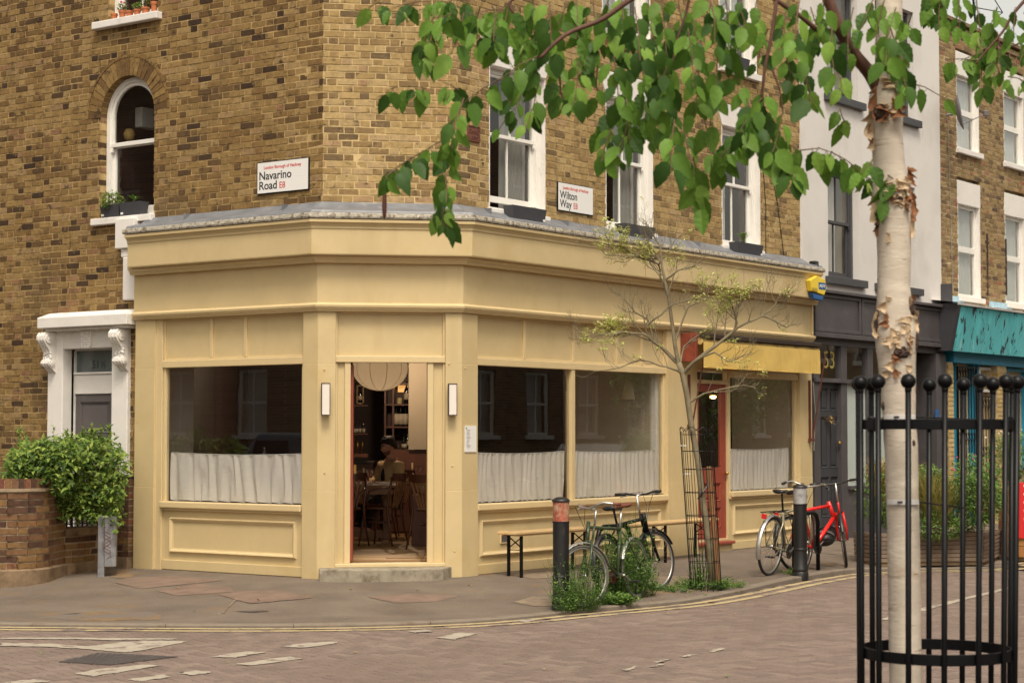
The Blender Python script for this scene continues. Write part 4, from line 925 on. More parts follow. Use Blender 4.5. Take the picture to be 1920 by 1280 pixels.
# cream wall panel over dark wainscot, seen on the right through the door
a = YD(766, 800, 27.2); b = YD(845, 800, 27.2)
iwall((V2(a.x, 27.2), V2(b.x, 27.2)), 1.32, 2.98, 'wall_panel', 'int_cream'); iwall((V2(a.x - .3, 27.25), V2(b.x, 27.25)), FZ, 1.31, 'wainscot', 'int_wood')
# partition seen through the right window
pw = FR.p(FR.S(1243, .05), 0, -.05); pd_ = -nR
iwall((pw + pd_ * .02, pw + pd_ * 1.25), FZ, 2.98, 'wall_partition', 'int_cream', .12)
MB().fb(FR, FR.S(1243, .0) - .16, FR.S(1243, .0) - .03, .8, 2.3, -.14, -.01).build('window_reveal', 'white', BLD)
m = MB()
for k in (1.27, 1.33): q = pw + pd_ * k; m.tube([(q.x - .05, q.y, .7), (q.x - .05, q.y, 2.1)], .012, 6)
tag(m.build('curtain_pole', 'int_cream', None), 'pale slim upright poles beside the cream partition in the right window', 'pole')
iwall((FR.p(FR.S(1500, .05), 0, -.05), FR.p(FR.S(1500, .05), 0, -1.0)), FZ, 2.98, 'wall_end', 'int_cream', .1)
iwall((FR.p(sRend - .05, 0, -.9), FR.p(sRend - .05, 0, -7)), FZ, 2.98, 'wall_end_dark', 'int_dark', .1)
iwall((FR.p(sRend, 0, -6.5), V2(2.5, 30.5)), FZ, 2.98, 'wall_rear_right', 'int_dark')
iwall((FR.p(FR.S(1300, .05), 0, -1.9), FR.p(sRend - .2, 0, -1.9)), FZ, 2.98, 'wall_inner_right', 'int_dark', .1)
# wall lamp and woven disc on the partition
nw = Vector((-uR.x, -uR.y, 0))
def on_part(px, py):
    F2 = Frame(pw, pd_, -uR); s_, z_ = F2.hit(px, py, .0); return F2, s_, z_
F2, s_, z_ = on_part(1188, 730)
wl = thing('wall_lamp', F2.p(s_, z_, 0), 'bell shaped paper wall lamp on the cream partition inside the right window', 'lamp')
MB().lathe([(.10, -.13), (.10, -.12), (.075, 0), (.06, .08), (.045, .12)], F2.p(s_, z_, .10), 16).build('lamp_shade', 'paper', wl, smooth=True); MB().ball(F2.p(s_ + .02, z_ + .06, .02), .04, 10, 6).build('wall_plate', 'bronze', wl)
F2, s_, z_ = on_part(1189, 784)
dk = MB(); dk.tube([F2.p(s_, z_, .0), F2.p(s_, z_, .02)], .062, 20)
for r_ in (.02, .038, .055): dk.tube([F2.p(s_ + r_ * math.cos(t * math.pi / 10), z_ + r_ * math.sin(t * math.pi / 10), .022) for t in range(20)], .005, 5, closed=True)
tag(dk.build('woven_disc', 'rust', None), 'small round brown disc with rings on the cream partition', 'wall disc')
for (px, py, y, lab, en) in ((1128, 746, 25.2, 'small lit brass lamp glowing left of the cream partition', 6), (1337, 744, 26.2, 'small lit brass lamp seen through the red side door', 3), (742, 664, 26.2, 'unseen lamp added above the doorway to brighten the front tables', 50)):  # last one is no visible lamp: added out of view to brighten the interior
    P = YD(px, py, y); l = thing('glowing_lamp', P, lab, 'lamp', None)
    MB().ball(P, .035, 10, 6, (1.3, 1, .7)).build('bulb', 'bulb', l); ld = bpy.data.lights.new('lamp_glow', 'POINT'); ld.energy = en; ld.color = (1, .74, .48); ld.shadow_soft_size = .05; lo = bpy.data.objects.new('lamp_glow', ld); COL.objects.link(lo); lo.parent = l; lo.location = (0, 0, -.06); MB().lathe([(.11, .02), (.06, .06), (.01, .09)], P, 14).build('lamp_shade', 'brass', l, smooth=True); MB().tube([P + Vector((0,0,.09)), (P.x, P.y, 2.98)], .005, 5).build('cord', 'black', l)
# paper lantern in the doorway
P = YD(713, 690, 22.0); R_ = 53 / FPX * 22.0
la = thing('paper_lantern', P, 'round cream paper lantern hanging inside the doorway', 'lantern'); m = MB(); NS = 10; prof = []
V = []; nz = 14; nth = NS * 6
for i in range(nz + 1):
    t = math.pi * (.04 + .92 * i / nz); 
    for k in range(nth):
        a = 2 * math.pi * k / nth; sc = 1 - .028 * (abs(math.cos(NS / 2 * a)) ** 6) * 0 - .03 * (1 - abs(math.sin(NS / 2 * a))) 
        rr = R_ * math.sin(t) * sc; V.append(P + Vector((rr * math.cos(a), rr * math.sin(a), -.80 * R_ * math.cos(t))))
m.add(V, [(i*nth+k, i*nth+(k+1)%nth, (i+1)*nth+(k+1)%nth, (i+1)*nth+k) for i in range(nz) for k in range(nth)]); m.build('shade', 'paper', la, smooth=True); ld = bpy.data.lights.new('lantern_fill', 'POINT'); ld.energy = 1.1; ld.color = (1, .82, .6); ld.shadow_soft_size = .08; lo = bpy.data.objects.new('lantern_fill', ld); COL.objects.link(lo); lo.parent = la  # point light added inside the lantern to brighten its paper
m = MB()
for k in range(NS): a = 2*math.pi*(k)/NS; m.tube([P + Vector((R_*.975*math.sin(t)*math.cos(a), R_*.975*math.sin(t)*math.sin(a), -.80*R_*math.cos(t))) for t in [math.pi*(.04+.92*i/12) for i in range(13)]], .0035, 4)
m.build('rib', 'pine', la, kind='stuff'); MB().tube([P + Vector((0,0,R_*.8)), (P.x, P.y, 2.98)], .004, 5).build('cord', 'black', la)
# ---- bentwood chairs
def chair(name, P, rot, label):
    t = thing(name, P, label, 'chair', 'bentwood chairs in the restaurant', rot); H = .46
    MB().lathe([(.001, H - .005), (.20, H - .008), (.205, H), (.20, H + .018), (.17, H + .012), (.001, H + .008)], (0,0,0), 22).build('seat', 'bent', t, local=True, smooth=True)
    for sx in (-1, 1):
        MB().tube([(sx*.15, -.15, H-.01), (sx*.175, -.175, .25), (sx*.20, -.21, 0)], [.018, .015, .011], 8).build('leg', 'bent', t, local=True, smooth=True)
        MB().tube([(sx*.21, .27, 0), (sx*.185, .21, .25), (sx*.175, .18, H), (sx*.185, .215, .68), (sx*.17, .245, .86)], [.011, .015, .017, .015, .013], 8).build('leg', 'bent', t, local=True, smooth=True)
    MB().tube([(.155*math.cos(a), .155*math.sin(a), H-.17) for a in [k*math.pi/10 for k in range(20)]], .009, 6, closed=True).build('stretcher', 'bent', t, local=True, smooth=True)
    m = MB(); 
    pts = [(-.175 + .35 * k / 12, .245 + .05 * math.sin(math.pi * k / 12), .86) for k in range(13)]
    for k in range(12): m.add([(pts[k][0], pts[k][1], .80), (pts[k+1][0], pts[k+1][1], .80), (pts[k+1][0], pts[k+1][1]+.015, .80), (pts[k][0], pts[k][1]+.015, .80), (pts[k][0], pts[k][1]+.012, .90), (pts[k+1][0], pts[k+1][1]+.012, .90), (pts[k+1][0], pts[k+1][1]+.027, .90), (pts[k][0], pts[k][1]+.027, .90)], [(0,3,2,1),(4,5,6,7),(0,1,5,4),(2,3,7,6)])
    m.build('top_rail', 'bent', t, local=True)
    for k in range(5):
        x = (k - 2) * .032; MB().prism([(x-.008, .19, H+.01), (x+.008, .19, H+.01), (x*2.0+.017, .285, .81), (x*2.0-.017, .285, .81)], (0, .008, 0)).build('back_slat', 'table', t, local=True)
    for sx in (-1, 1): MB().tube([(sx*.185, .225, .72), (sx*.235, .10, .715), (sx*.235, -.04, .68), (sx*.20, -.10, .60), (sx*.18, -.08, H)], .011, 7).build('arm', 'bent', t, local=True, smooth=True)
    return t
P = YD(715, 1012, 23.9); P.z = FZ; chair('chair', P, R(-115), 'dark bentwood armchair with slatted back beside the front table')
P = YD(812, 1018, 23.2); P.z = FZ; chair('chair', P, R(150), 'dark bentwood chair cut off by the right edge of the doorway')
P = YD(703, 1000, 25.2); P.z = FZ; chair('chair', P, R(60), 'dark bentwood chair in shadow behind the front table')
P = YD(646, 1012, 23.6); P.z = FZ; chair('chair', P, R(-20), 'dark chair leg showing past the open red door')
# ---- tables
def dtable(x0, x1, y0, y1, label, top=.745):
    t = thing('dining_table', ((x0+x1)/2, (y0+y1)/2, FZ), label, 'table'); z = FZ + top
    MB().box((x0, y0, z - .035), (x1, y1, z)).build('tabletop', 'table', t, bevel=.004)
    MB().box((x0+.06, y0+.05, z-.12), (x1-.06, y1-.05, z-.036)).build('apron', 'table', t)
    for x in (x0 + .14, x1 - .14): MB().box((x-.05, (y0+y1)/2-.05, FZ+.06), (x+.05, (y0+y1)/2+.05, z-.036)).build('leg', 'table', t, bevel=.004); MB().box((x-.05, y0+.08, FZ+.002), (x+.05, y1-.08, FZ+.06)).build('foot', 'table', t, bevel=.004)
    MB().box((x0+.19, (y0+y1)/2-.02, FZ+.07), (x1-.19, (y0+y1)/2+.02, FZ+.16)).build('stretcher', 'table', t); return z
tx0, tx1 = YD(640, 900, 24.4).x, YD(747, 900, 24.4).x
tz = dtable(tx0 - .55, tx1, 24.05, 24.8, 'worn wooden dining table nearest the open door')
# ---- tableware
def wineglass(P, lab):
    t = thing('wine_glass', P, lab, 'wine glass', 'wine glasses on the tables'); m = MB(); m.lathe([(.034, 0), (.034, .002), (.004, .008), (.0035, .09), (.02, .105), (.038, .135), (.040, .165), (.033, .205)], P, 14)
    m.build('bowl', 'glass_t', t, smooth=True, recalc=False)
for px, y, lab in ((669, 24.3, 'stemmed wine glass nearest the red door'), (698, 24.3, 'stemmed wine glass before the seated man'), (688, 24.65, 'stemmed wine glass further back between two others')): 
    q = YD(px, 900, y); wineglass(Vector((q.x, y, tz)), lab)
def candle(P, lab, h=.20):
    t = thing('candle', P, lab, 'candle', 'dinner candles'); MB().lathe([(.03, 0), (.032, .012), (.014, .02), (.013, .035)], P, 12).build('candlestick', 'brass', t, smooth=True); MB().lathe([(.0115, .03), (.0105, h), (.003, h + .003)], P, 10).build('wax', 'candle', t, smooth=True); MB().tube([P + Vector((0,0,h)), P + Vector((0,0,h+.012))], .001, 4).build('wick', 'black', t)
q = YD(682, 900, 24.5); candle(Vector((q.x, 24.5, tz)), 'ivory candle between the wine glasses'); q = YD(663, 900, 24.15); candle(Vector((q.x, 24.15, tz)), 'ivory candle next to the red door', .24)
def plate(P, lab, r=.12): tag(MB().lathe([(.001, .004), (r*.6, .004), (r, .016), (r, .02), (r*.6, .008), (.001, .008)], P, 22).build('plate', 'china', None, smooth=True, origin=P), lab, 'plate', 'white plates set on the tables')
for px, y, lab in ((676, 24.5, 'white plate at the left of the front table'), (717, 24.55, 'white plate in front of the seated man')): q = YD(px, 900, y); plate(Vector((q.x, y, tz)), lab)
for px, y, lab in ((684, 24.2, 'folded white napkin at the left'), (724, 24.15, 'folded white napkin by the table corner')):
    q = YD(px, 900, y); tag(MB().box((q.x-.10, y-.06, tz), (q.x+.10, y+.06, tz+.016)).build('napkin', 'linen', None, bevel=.006), lab, 'napkin', 'folded napkins')
# second table with candle and plate, right
t2z = dtable(YD(756, 900, 26.4).x, YD(860, 900, 26.4).x, 26.05, 26.75, 'dark wooden table behind, to the right of the seated man')
q = YD(773, 900, 26.3); candle(Vector((q.x, 26.3, t2z)), 'tall ivory candle on the rear table', .24); plate(Vector((q.x + -.05, 26.2, t2z)), 'white plate on the rear table', .14)
for px, w_ in ((781, 'left'), (789, 'right')): q = YD(px, 900, 26.4); wineglass(Vector((q.x, 26.4, t2z)), w_ + ' wine glass of two on the rear table beside the tall candle')
# ---- back shelves with bottles
def bottle(P, lab, h=.31, r=.038, lab_h=(.06, .15), dark=True, grp='wine bottles on the back shelves', mk=None):
    t = thing('bottle', P, lab, 'bottle', grp); k = h / .31; MB().lathe([(r*.95, 0), (r, .01), (r, .17*k), (r*.85, .20*k), (.014, .235*k), (.013, .295*k), (.0155, .297*k), (.0155, .31*k), (.001, .31*k)], P, 14).build('glass_body', mk or ('bottle' if dark else 'glass_t'), t, smooth=True, recalc=False)
    if lab_h: MB().lathe([(r + .001, lab_h[0]*k), (r + .001, lab_h[1]*k)], P, 14).build('label', 'label', t, smooth=True, recalc=False)
sy = 27.6; X = lambda px, y: YD(px, 800, y).x
def zY(py, y): return YD(800, py, y).z
sh = thing('bottle_shelf', (X(745, 28.1), 28.2, FZ), 'dark wooden bottle shelf left of the cream wall panel', 'shelf')
sy0, sy1 = 28.0, 28.35
for py in (718, 757, 799, 842): z = zY(py, 28.0); MB().box((X(722, 28), sy0, z - .025), (X(772, 28), sy1, z)).build('shelf_board', 'int_wood', sh, bevel=.003)
for px in (722, 737, 772): MB().box((X(px, 28) - .014, sy0 + .004, zY(850, 28)), (X(px, 28) + .014, sy1, zY(690, 28))).build('upright', 'int_wood', sh)
MB().box((X(716, 28), sy1 + .001, FZ), (X(776, 28), sy1 + .04, zY(685, 28))).build('back_board', 'int_dark', sh)
for i, px in enumerate((743, 751.5, 760)): bottle(Vector((X(px, 28.1), 28.1, zY(799, 28))), 'dark bottle with tall cream label, %s of three on the middle shelf' % ('left', 'middle', 'right')[i], .30, .040, (.03, .19))
bottle(Vector((X(762, 28.1), 28.1, zY(757, 28))), 'dark bottle standing on the upper shelf by the wall panel', .33); bottle(Vector((X(758, 28.1), 28.1, zY(842, 28))), 'short dark bottle on the lowest shelf', .2, .04, (.03, .12)); bottle(Vector((X(764, 28.15), 28.15, zY(842, 28))), 'dark bottle at the right end of the lowest shelf', .26)
for px, w_ in ((728, 'leftmost'), (733, 'second'), (742, 'third'), (747, 'rightmost')): bottle(Vector((X(px, 28.12), 28.12, zY(842, 28))), w_ + ' clear glass bottle of four on the lowest shelf', .24, .03, None, False, 'clear bottles on the lowest shelf')
tag(MB().lathe([(.036, 0), (.036, .09), (.001, .09)], (X(749, 28.1), 28.1, zY(757, 28)), 12).build('jar', 'candle', None), 'small ivory jar on the upper shelf', 'jar')
lp = thing('lit_panel', (X(753, 28.3), 28.3, zY(736, 28)), 'small amber lit panel above the upper shelf', 'light panel'); MB().box((X(746, 28.3), 28.28, zY(735, 28.3)), (X(765, 28.3), 28.3, zY(718, 28.3) )).build('diffuser', mat('amber lit glass', (.5, .25, .06), .4, .4, 60, emit=(1, .5, .15, .55)), lp)
# left shelves behind the bar
sh2 = thing('bar_shelf', (X(675, 28.6), 28.6, FZ), 'dark bar shelf with glassware left of the lantern', 'shelf')
for py in (759, 812): z = zY(py, 28.5); MB().box((X(655, 28.5), 28.5, z - .02), (X(690, 28.5), 28.8, z)).build('shelf_board', 'int_wood', sh2)
for i, px in enumerate((664, 669, 675, 682)): bottle(Vector((X(px, 28.6), 28.6, zY(812, 28.5))), ('leftmost', 'second', 'third', 'rightmost')[i] + ' clear bottle of four on the bar shelf', .22, .022, (.02, .10), False, 'four clear bottles on the bar shelf')
cf = thing('framed_case', (X(675, 28.7), 28.7, zY(757, 28.6)), 'small wooden case holding one bottle, at top left', 'case'); m = MB(); x0, x1, z0_, z1_ = X(669, 28.6), X(682, 28.6), zY(757, 28.6), zY(722, 28.6)
for a_ in ((x0, z0_, x0+.012, z1_), (x1-.012, z0_, x1, z1_), (x0, z1_-.012, x1, z1_), (x0, z0_, x1, z0_+.012)): m.box((a_[0], 28.55, a_[1]), (a_[2], 28.7, a_[3]))
m.build('frame', 'pine', cf); bottle(Vector((X(675, 28.6), 28.62, z0_ + .014)), 'dark bottle with white label in the wooden case', .24, .034, (.06, .14))
tp = thing('beer_tap', (X(674, 27.2), 27.2, zY(850, 27.2)), 'brass beer taps on the bar at left', 'beer tap')
for px in (669, 678): MB().tube([(X(px, 27.2), 27.2, zY(850, 27.2)), (X(px, 27.2), 27.2, zY(826, 27.2)), (X(px, 27.2) + .02, 27.12, zY(830, 27.2)), (X(px, 27.2) + .02, 27.1, zY(840, 27.2))], .009, 7).build('tap', 'brass', tp, smooth=True)
MB().box((X(640, 27.2), 27.15, zY(854, 27.2) - .02), (X(690, 27.2), 27.3, zY(850, 27.2))).build('drip_rail', 'int_wood', tp)
bc = thing('bar_counter', (X(650, 27.5), 27.6, FZ), 'dark bar counter behind the seated man', 'counter'); MB().box((X(560, 27.4), 27.4, FZ), (X(700, 27.4), 27.9, 1.12)).build('panel_front', 'int_wood', bc, bevel=.005); MB().box((X(555, 27.4), 27.33, 1.121), (X(703, 27.4), 27.95, 1.16)).build('counter_top', 'bronze', bc, bevel=.005)
# plant on a chair-side shelf at the doorway's right edge
P = Vector((X(797, 23.9), 23.9, zY(926, 23.9))); pt = thing('potted_fern', P, 'small green fern in a metal bowl at the right edge of the doorway', 'plant')
MB().lathe([(.05, 0), (.085, .03), (.10, .09), (.102, .10), (.09, .098)], P, 16).build('bowl', 'alu', pt, smooth=True); m = MB()
def leaf_quad(m, p, d, L, W, up=Vector((0,0,1)), droop=0):
    d = d.normalized(); s_ = d.cross(up); s_ = s_.normalized() if s_.length > 1e-4 else d.orthogonal().normalized(); n = s_.cross(d)
    m.add([p, p + d*L*.45 + s_*W/2 + n*W*.12, p + d*L + n*droop, p + d*L*.45 - s_*W/2 + n*W*.12], [(0,1,2), (0,2,3)])
for k in range(16):
    a = rng.uniform(0, 6.28); el = rng.uniform(.2, 1.2); d = Vector((math.cos(a)*math.cos(el), math.sin(a)*math.cos(el), math.sin(el))); p = P + Vector((0,0,.09))
    for q in range(9):
        m.ct = rng.random(); pp = p + d * (.03 * q) + Vector((0,0,-.0012*q*q)); leaf_quad(m, pp, (d.cross(Vector((0,0,1))).normalized() * (1 if q % 2 else -1) + d * .7), .05, .018)
m.build('leaf', 'leaf_h', pt, kind='stuff', recalc=False)
tag(MB().box((P.x - .16, P.y - .13, FZ), (P.x + .16, P.y + .13, P.z - .002)).build('stand', 'int_wood', None, bevel=.01), 'low dark stand under the small fern', 'stand')
# ================================================================ curtains in the shop windows
def cafe_curtain(F, s0, s1, z0, z1, o, label, amp=.027, f=32, dip=.02, matk='voile'):
    if s0 > s1: s0, s1 = s1, s0
    t = thing('cafe_curtain', F.p((s0+s1)/2, z0, o), label, 'curtain', 'half-height voile curtains in the shop windows'); W = s1 - s0; ph = rng.random() * 6
    nn = [rng.uniform(0, 100) for i in range(3)]
    def fn(u, v):
        x = u * W; w1 = mnoise.noise(Vector((x * 5 + .6 * (1 - v), v * .6, nn[0]))); w2 = mnoise.noise(Vector((x * 15, v * 1.2, nn[1])))
        g_ = math.sin(x * f * 2 + ph) * .003 * v ** 3
        fold = math.sin(x * f + ph + 4.2 * w1 + .8 * (1 - v) * w2)
        return (o + amp * (1 - .55 * v) * fold + .010 * w2 * (1 - v) + g_, (-dip * math.sin(math.pi * u) * v + .006 * fold * (1 - v) * (1 if v < .05 else 0)))
    grid_sheet(F, s0, s1, z0, z1, fn, int(W * 110), 14).build('cloth', matk, t, smooth=True, recalc=False)
    MB().tube([F.p(s0 + W * k / 8, z1 - dip * math.sin(math.pi * k / 8) + .003, o) for k in range(9)], .006, 6).build('wire', 'tie_w', t)
    m = MB(); m.fb(F, s0, s1, z0 + .0, z0 + .012, o - .003, o + .003)
    return t
cafe_curtain(FL, eL[0] + .005, eL[1] - .005, .785, 1.325, -.02, 'pale pinkish half curtain across the left shop window')
cafe_curtain(FR, eR[0] + .005, eR[1] - .005, .785, 1.335, -.02, 'pale half curtain in the left pane behind the bench', .017, 52)
cafe_curtain(FR, eR[2] + .005, eR[3] - .06, .785, 1.335, -.02, 'pale half curtain in the right pane behind the bench', .015, 60)
cafe_curtain(FR, eR2[0] + .005, eR2[1] - .05, .785, 1.34, -.02, 'pale half curtain in the window under the awning', .015, 56)
q = FL.p(FL.S(495, -.08), 1.30, -.09); MB().box((q.x-.15, q.y-.05, 1.27), (q.x+.15, q.y+.05, 1.295)); bottle(Vector((q.x, q.y, 1.20)), 'small clear bottle standing above the left curtain', .2, .03, None, False, None)
tag(MB().fb(FL, FL.S(555, -.12), FL.S(400, -.12), 1.17, 1.198, -.2, -.05).build('ledge', 'int_wood', None), 'narrow dark ledge behind the left half curtain', 'ledge')
# ================================================================ fittings on the front
def lamp(px, z0, z1, lab):
    s_ = FC.S(px, .2); t = thing('wall_light', FC.p(s_, z0, SH), lab, 'wall light', 'pair of box wall lights beside the door'); w_ = .047; d0, d1 = SH, SH + .11
    MB().fb(FC, s_ - .03, s_ + .03, z0 + .05, z1 - .05, d0 - .002, d0 + .03).build('back_plate', 'bronze', t); m = MB()
    for a in (-w_, w_ - .007):
        for o in (d0 + .031, d1 - .007): m.fb(FC, s_ + a, s_ + a + .007, z0, z1, o, o + .007)
    m.fb(FC, s_ - w_, s_ + w_, z0 - .008, z0, d0 + .031, d1); m.fb(FC, s_ - w_, s_ + w_, z1, z1 + .008, d0 + .031, d1); m.build('lamp_frame', 'bronze', t, bevel=.001)
    MB().fb(FC, s_ - w_ + .006, s_ + w_ - .006, z0 + .001, z1 - .001, d0 + .036, d1 - .005).build('diffuser', 'lampglass', t)
zl0, zl1 = FC.Z(611, 777, .2), FC.Z(611, 719, .2)
lamp(610.5, zl0, zl1, 'box wall light with opal glass left of the door'); lamp(848.5, zl0, zl1, 'box wall light with opal glass right of the door')
# menu sheet
F = FR; s0_, s1_ = F.S(871, SH), F.S(892, SH); za, zb_ = F.Z(881, 847, SH), F.Z(881, 798, SH)
mn = thing('menu', F.p((s0_+s1_)/2, za, SH + .002), 'white printed menu sheet on the right corner pilaster', 'menu'); MB().fb(F, s0_, s1_, za, zb_, SH + .001, SH + .010).build('sheet', 'sign_w', mn)
m = MB(); m.fb(F, s0_ + .012, s0_ + .03, zb_ - .035, zb_ - .018, SH + .0101, SH + .0106)
for k in range(14):
    z = zb_ - .05 - k * .0145; a = s0_ + .02 + rng.uniform(0, .012); m.fb(F, a, a + rng.uniform(.04, .075), z, z + .004, SH + .0101, SH + .0106)
m.build('print', 'door_grey', mn)
# street name plates
def plate_sign(F, px0, px1, py0, py1, l1, l2, lab, flip, k=1):
    a, b = F.S(px0, .02), F.S(px1, .02); s0, s1 = min(a, b), max(a, b); z1, z0 = F.Z((px0+px1)/2, py0, .02), F.Z((px0+px1)/2, py1, .02); W, H = s1 - s0, z1 - z0
    t = thing('street_sign', F.p((s0+s1)/2, z0, .01), lab, 'street sign')
    MB().fb(F, s0, s1, z0, z1, .004, .022).build('sign_back', 'black', t, bevel=.008); e = .011
    MB().fb(F, s0 + e, s1 - e, z0 + e, z1 - e, .0222, .0245).build('sign_face', 'sign_w', t, bevel=.001)
    left = (s1 - .03) if flip else (s0 + .03); sg = -1 if flip else 1; w_ = lambda f: W * f
    text_mesh(F, 'London Borough of Hackney', .05 * k, left + sg * W * .10, z1 - H * .235, .0246, 'txt_r', 'borough_lettering', t, W * .72, flip, bold=.0012)
    text_mesh(F, l1, .13 * k, left + sg * .01, z1 - H * .56, .0246, 'txt_k', 'street_lettering', t, W * l2[1], flip, bold=.002)
    text_mesh(F, l2[0], .13 * k, left + sg * .01, z1 - H * .86, .0246, 'txt_k', 'street_lettering', t, W * l2[2], flip, bold=.002)
    text_mesh(F, 'E8', .10 * k, left + sg * (W * l2[2] + .05), z1 - H * .86, .0246, 'txt_r', 'postcode_lettering', t, W * .11, flip, bold=.001)
plate_sign(FL, 577, 479, 300, 361, 'Navarino', ('Road', .62, .34), 'white Navarino Road E8 name plate on the brick corner', True)
plate_sign(FR, 1046, 1113, 346, 400, 'Wilton', ('Way', .48, .33), 'white Wilton Way E8 name plate between the first-floor windows', False)
s0_, s1_, z0_, z1_ = FR.S(875), FR.S(898), FR.Z(886, 266), FR.Z(886, 236)
tq = thing('wall_plaque', FR.p(s0_, z0_, 0), 'dark terracotta date plaque set in the brickwork', 'plaque'); MB().fb(FR, s0_, s1_, z0_, z1_, -.02, .012).build('tile', 'terra_d', tq, bevel=.004); m = MB(); ring_frame(m, FR, s0_ + .002, s1_ - .002, z0_ + .002, z1_ - .002, .012, .012, .02); m.build('rim', 'terra_d', tq, bevel=.003)
text_mesh(FR, 'DHEC', .06, s0_ + .026, z1_ - .085, .0125, 'terra_d', 'raised_letters', tq, (s1_-s0_) - .055, thick=.005); text_mesh(FR, '1870', .06, s0_ + .03, z1_ - .16, .0125, 'terra_d', 'raised_letters', tq, (s1_-s0_) - .06, thick=.005)
# alarm box on the cornice end
s_, z_ = FR.hit(1526, 541, .33); al = thing('alarm_box', FR.p(s_, z_ - .12, .33), 'yellow and blue ADT alarm box on the right end of the cornice', 'alarm box')
def hexp(s_, z_, w_, h_, o): return [FR.p(s_ + w_ * x, z_ + h_ * y, o) for x, y in ((-.5, .55), (-.1, 1), (.42, .8), (.5, 0), (.35, -.6), (-.4, -.35))]
Wd = (FR.S(1541, .36) - FR.S(1510, .36)); Hh = (FR.Z(1525, 522, .36) - FR.Z(1525, 566, .36)) / 2
MB().prism(hexp(s_, z_ + .01, Wd, Hh, .326), FR.n * .08).build('case', 'alarm_y', al, bevel=.012)
MB().prism([FR.p(s_ + Wd * x, z_ + Hh * y, .33) for x, y in ((-.36, -.42), (.36, -.62), (.28, -1.02), (-.25, -.92))], FR.n * .066).build('strobe', 'alarm_b', al, bevel=.01)
MB().fb(FR, s_ + Wd * .0, s_ + Wd * .42, z_ - Hh * .06, z_ + Hh * .52, .4062, .409).build('logo_panel', 'alarm_b', al)
text_mesh(FR, 'ADT', .055, s_ + Wd * .03, z_ + Hh * .13, .4092, 'sign_w', 'logo_lettering', al, Wd * .36, bold=.0015)
m = MB()
for k in range(5): m.fb(FR, s_ - Wd * .40, s_ - Wd * .08, z_ - Hh * (.05 + .08 * k), z_ - Hh * (.03 + .08 * k), .4062, .408)
m.build('grille', 'bronze', al)
s_, z_ = FR.hit(1525, 500, .25); cm = thing('camera_unit', FR.p(s_, 3.91, .25), 'black outdoor box on the cornice end beside the white wall', 'camera')
MB().fb(FR, s_ - .05, s_ + .05, z_ - .04, z_ + .08, .2, .32).build('housing', 'plastic_k', cm, bevel=.02); MB().fb(FR, s_ - .03, s_ + .03, 3.90, z_ - .03, .24, .28).build('bracket', 'plastic_k', cm); MB().ball(FR.p(s_ - .02, z_ + .01, .31), .035, 10, 6).build('lens', 'plastic_k', cm)
# awning
oR = .42; AW0, AW1 = FR.S(1319, oR) - .06, FR.S(1540, oR)
zr0 = FR.Z(1315, 639, oR); an = thing('awning', FR.p((AW0+AW1)/2, zr0, SH), 'retracted yellow canvas awning over the red side door', 'awning')
MB().fb(FR, AW0 + .06, AW1, zr0 + .04, zr0 + .10, SH, oR + .02).build('housing', 'bronze', an, bevel=.008)
MB().tube([FR.p(AW0 + .06, zr0 + .0, oR - .05), FR.p(AW1 - .02, zr0 + .0, oR - .05)], .042, 16).build('rolled_canvas', 'awn_roll', an, smooth=True, sm_angle=60)
MB().fb(FR, AW0 - .0, AW0 + .055, zr0 - .26, zr0 + .11, SH, oR - .07).build('end_box', 'red_box', an, bevel=.006)
MB().tube([FR.p(AW1 - .02, zr0, oR - .05), FR.p(AW1 + .01, zr0, oR - .05)], .03, 12).build('end_cap', 'rust', an)
L_ = AW1 - AW0 - .08; grid_sheet(FR, AW0 + .065, AW1 - .03, zr0 - .335, zr0 - .005, lambda u, v: (oR + .004 + .006 * math.sin(u * 26) * (1 - v) + .004 * mnoise.noise(Vector((u * 8, v * 3, 2))), .010 * math.sin(u * math.pi * 9) ** 2 * (1 if v < .01 else 0)), 90, 6).build('valance', 'awn', an, smooth=True, recalc=False)
MB().tube([FR.p(AW0 + .07, zr0 - .335, oR + .004), FR.p(AW1 - .035, zr0 - .335, oR + .004)], .006, 6).build('hem_bar', 'awn', an)
for (pr, pa0, pa1, pz) in ((1293, (1311, 690), (1301, 800), (702, 800)), (1519, (1536, 693), (1527, 826), (713, 826))):
    a = FR.S(pr, .14); z1_, z0_ = FR.Z(pr, pz[0], .14), FR.Z(pr, pz[1], .14)
    MB().fb(FR, a - .012, a + .012, z0_, z1_, SH + .001, SH + .03).build('rail', 'rust', an); top = FR.p(a, zr0 - .05, oR - .03); MB().tube([FR.p(a + .02, z0_ + .03, SH + .05), top], .011, 8).build('arm', 'rust', an); MB().fb(FR, a - .03, a + .04, z0_ - .01, z0_ + .03, SH + .001, SH + .07).build('arm_bracket', 'rust', an)
m = MB(); q = FR.S(1524, .13)
m.tube([FR.p(q, 2.28, .14), FR.p(q + .02, 2.0, .15), FR.p(q + .05, 1.8, .16), FR.p(q + .02, 1.6, .15), FR.p(q + .01, 1.3, .14)], .006, 5); tag(m.build('cable', 'cable', None), 'thin grey cable dangling beside the right awning arm', 'cable')
m = MB()
for px0, py0, px1, py1 in ((1430, 300, 1436, 475), (1440, 285, 1470, 480), (1470, 480, 1510, 500)): m.tube([FR.p(*FR.hit(px0, py0, .01), .01), FR.p(*FR.hit((px0+px1)/2 + 3, (py0+py1)/2, .01), .01), FR.p(*FR.hit(px1, py1, .01), .01)], .005, 5)
tag(m.build('cable', 'black', None), 'thin black cables running down the brick near the white building', 'cable')
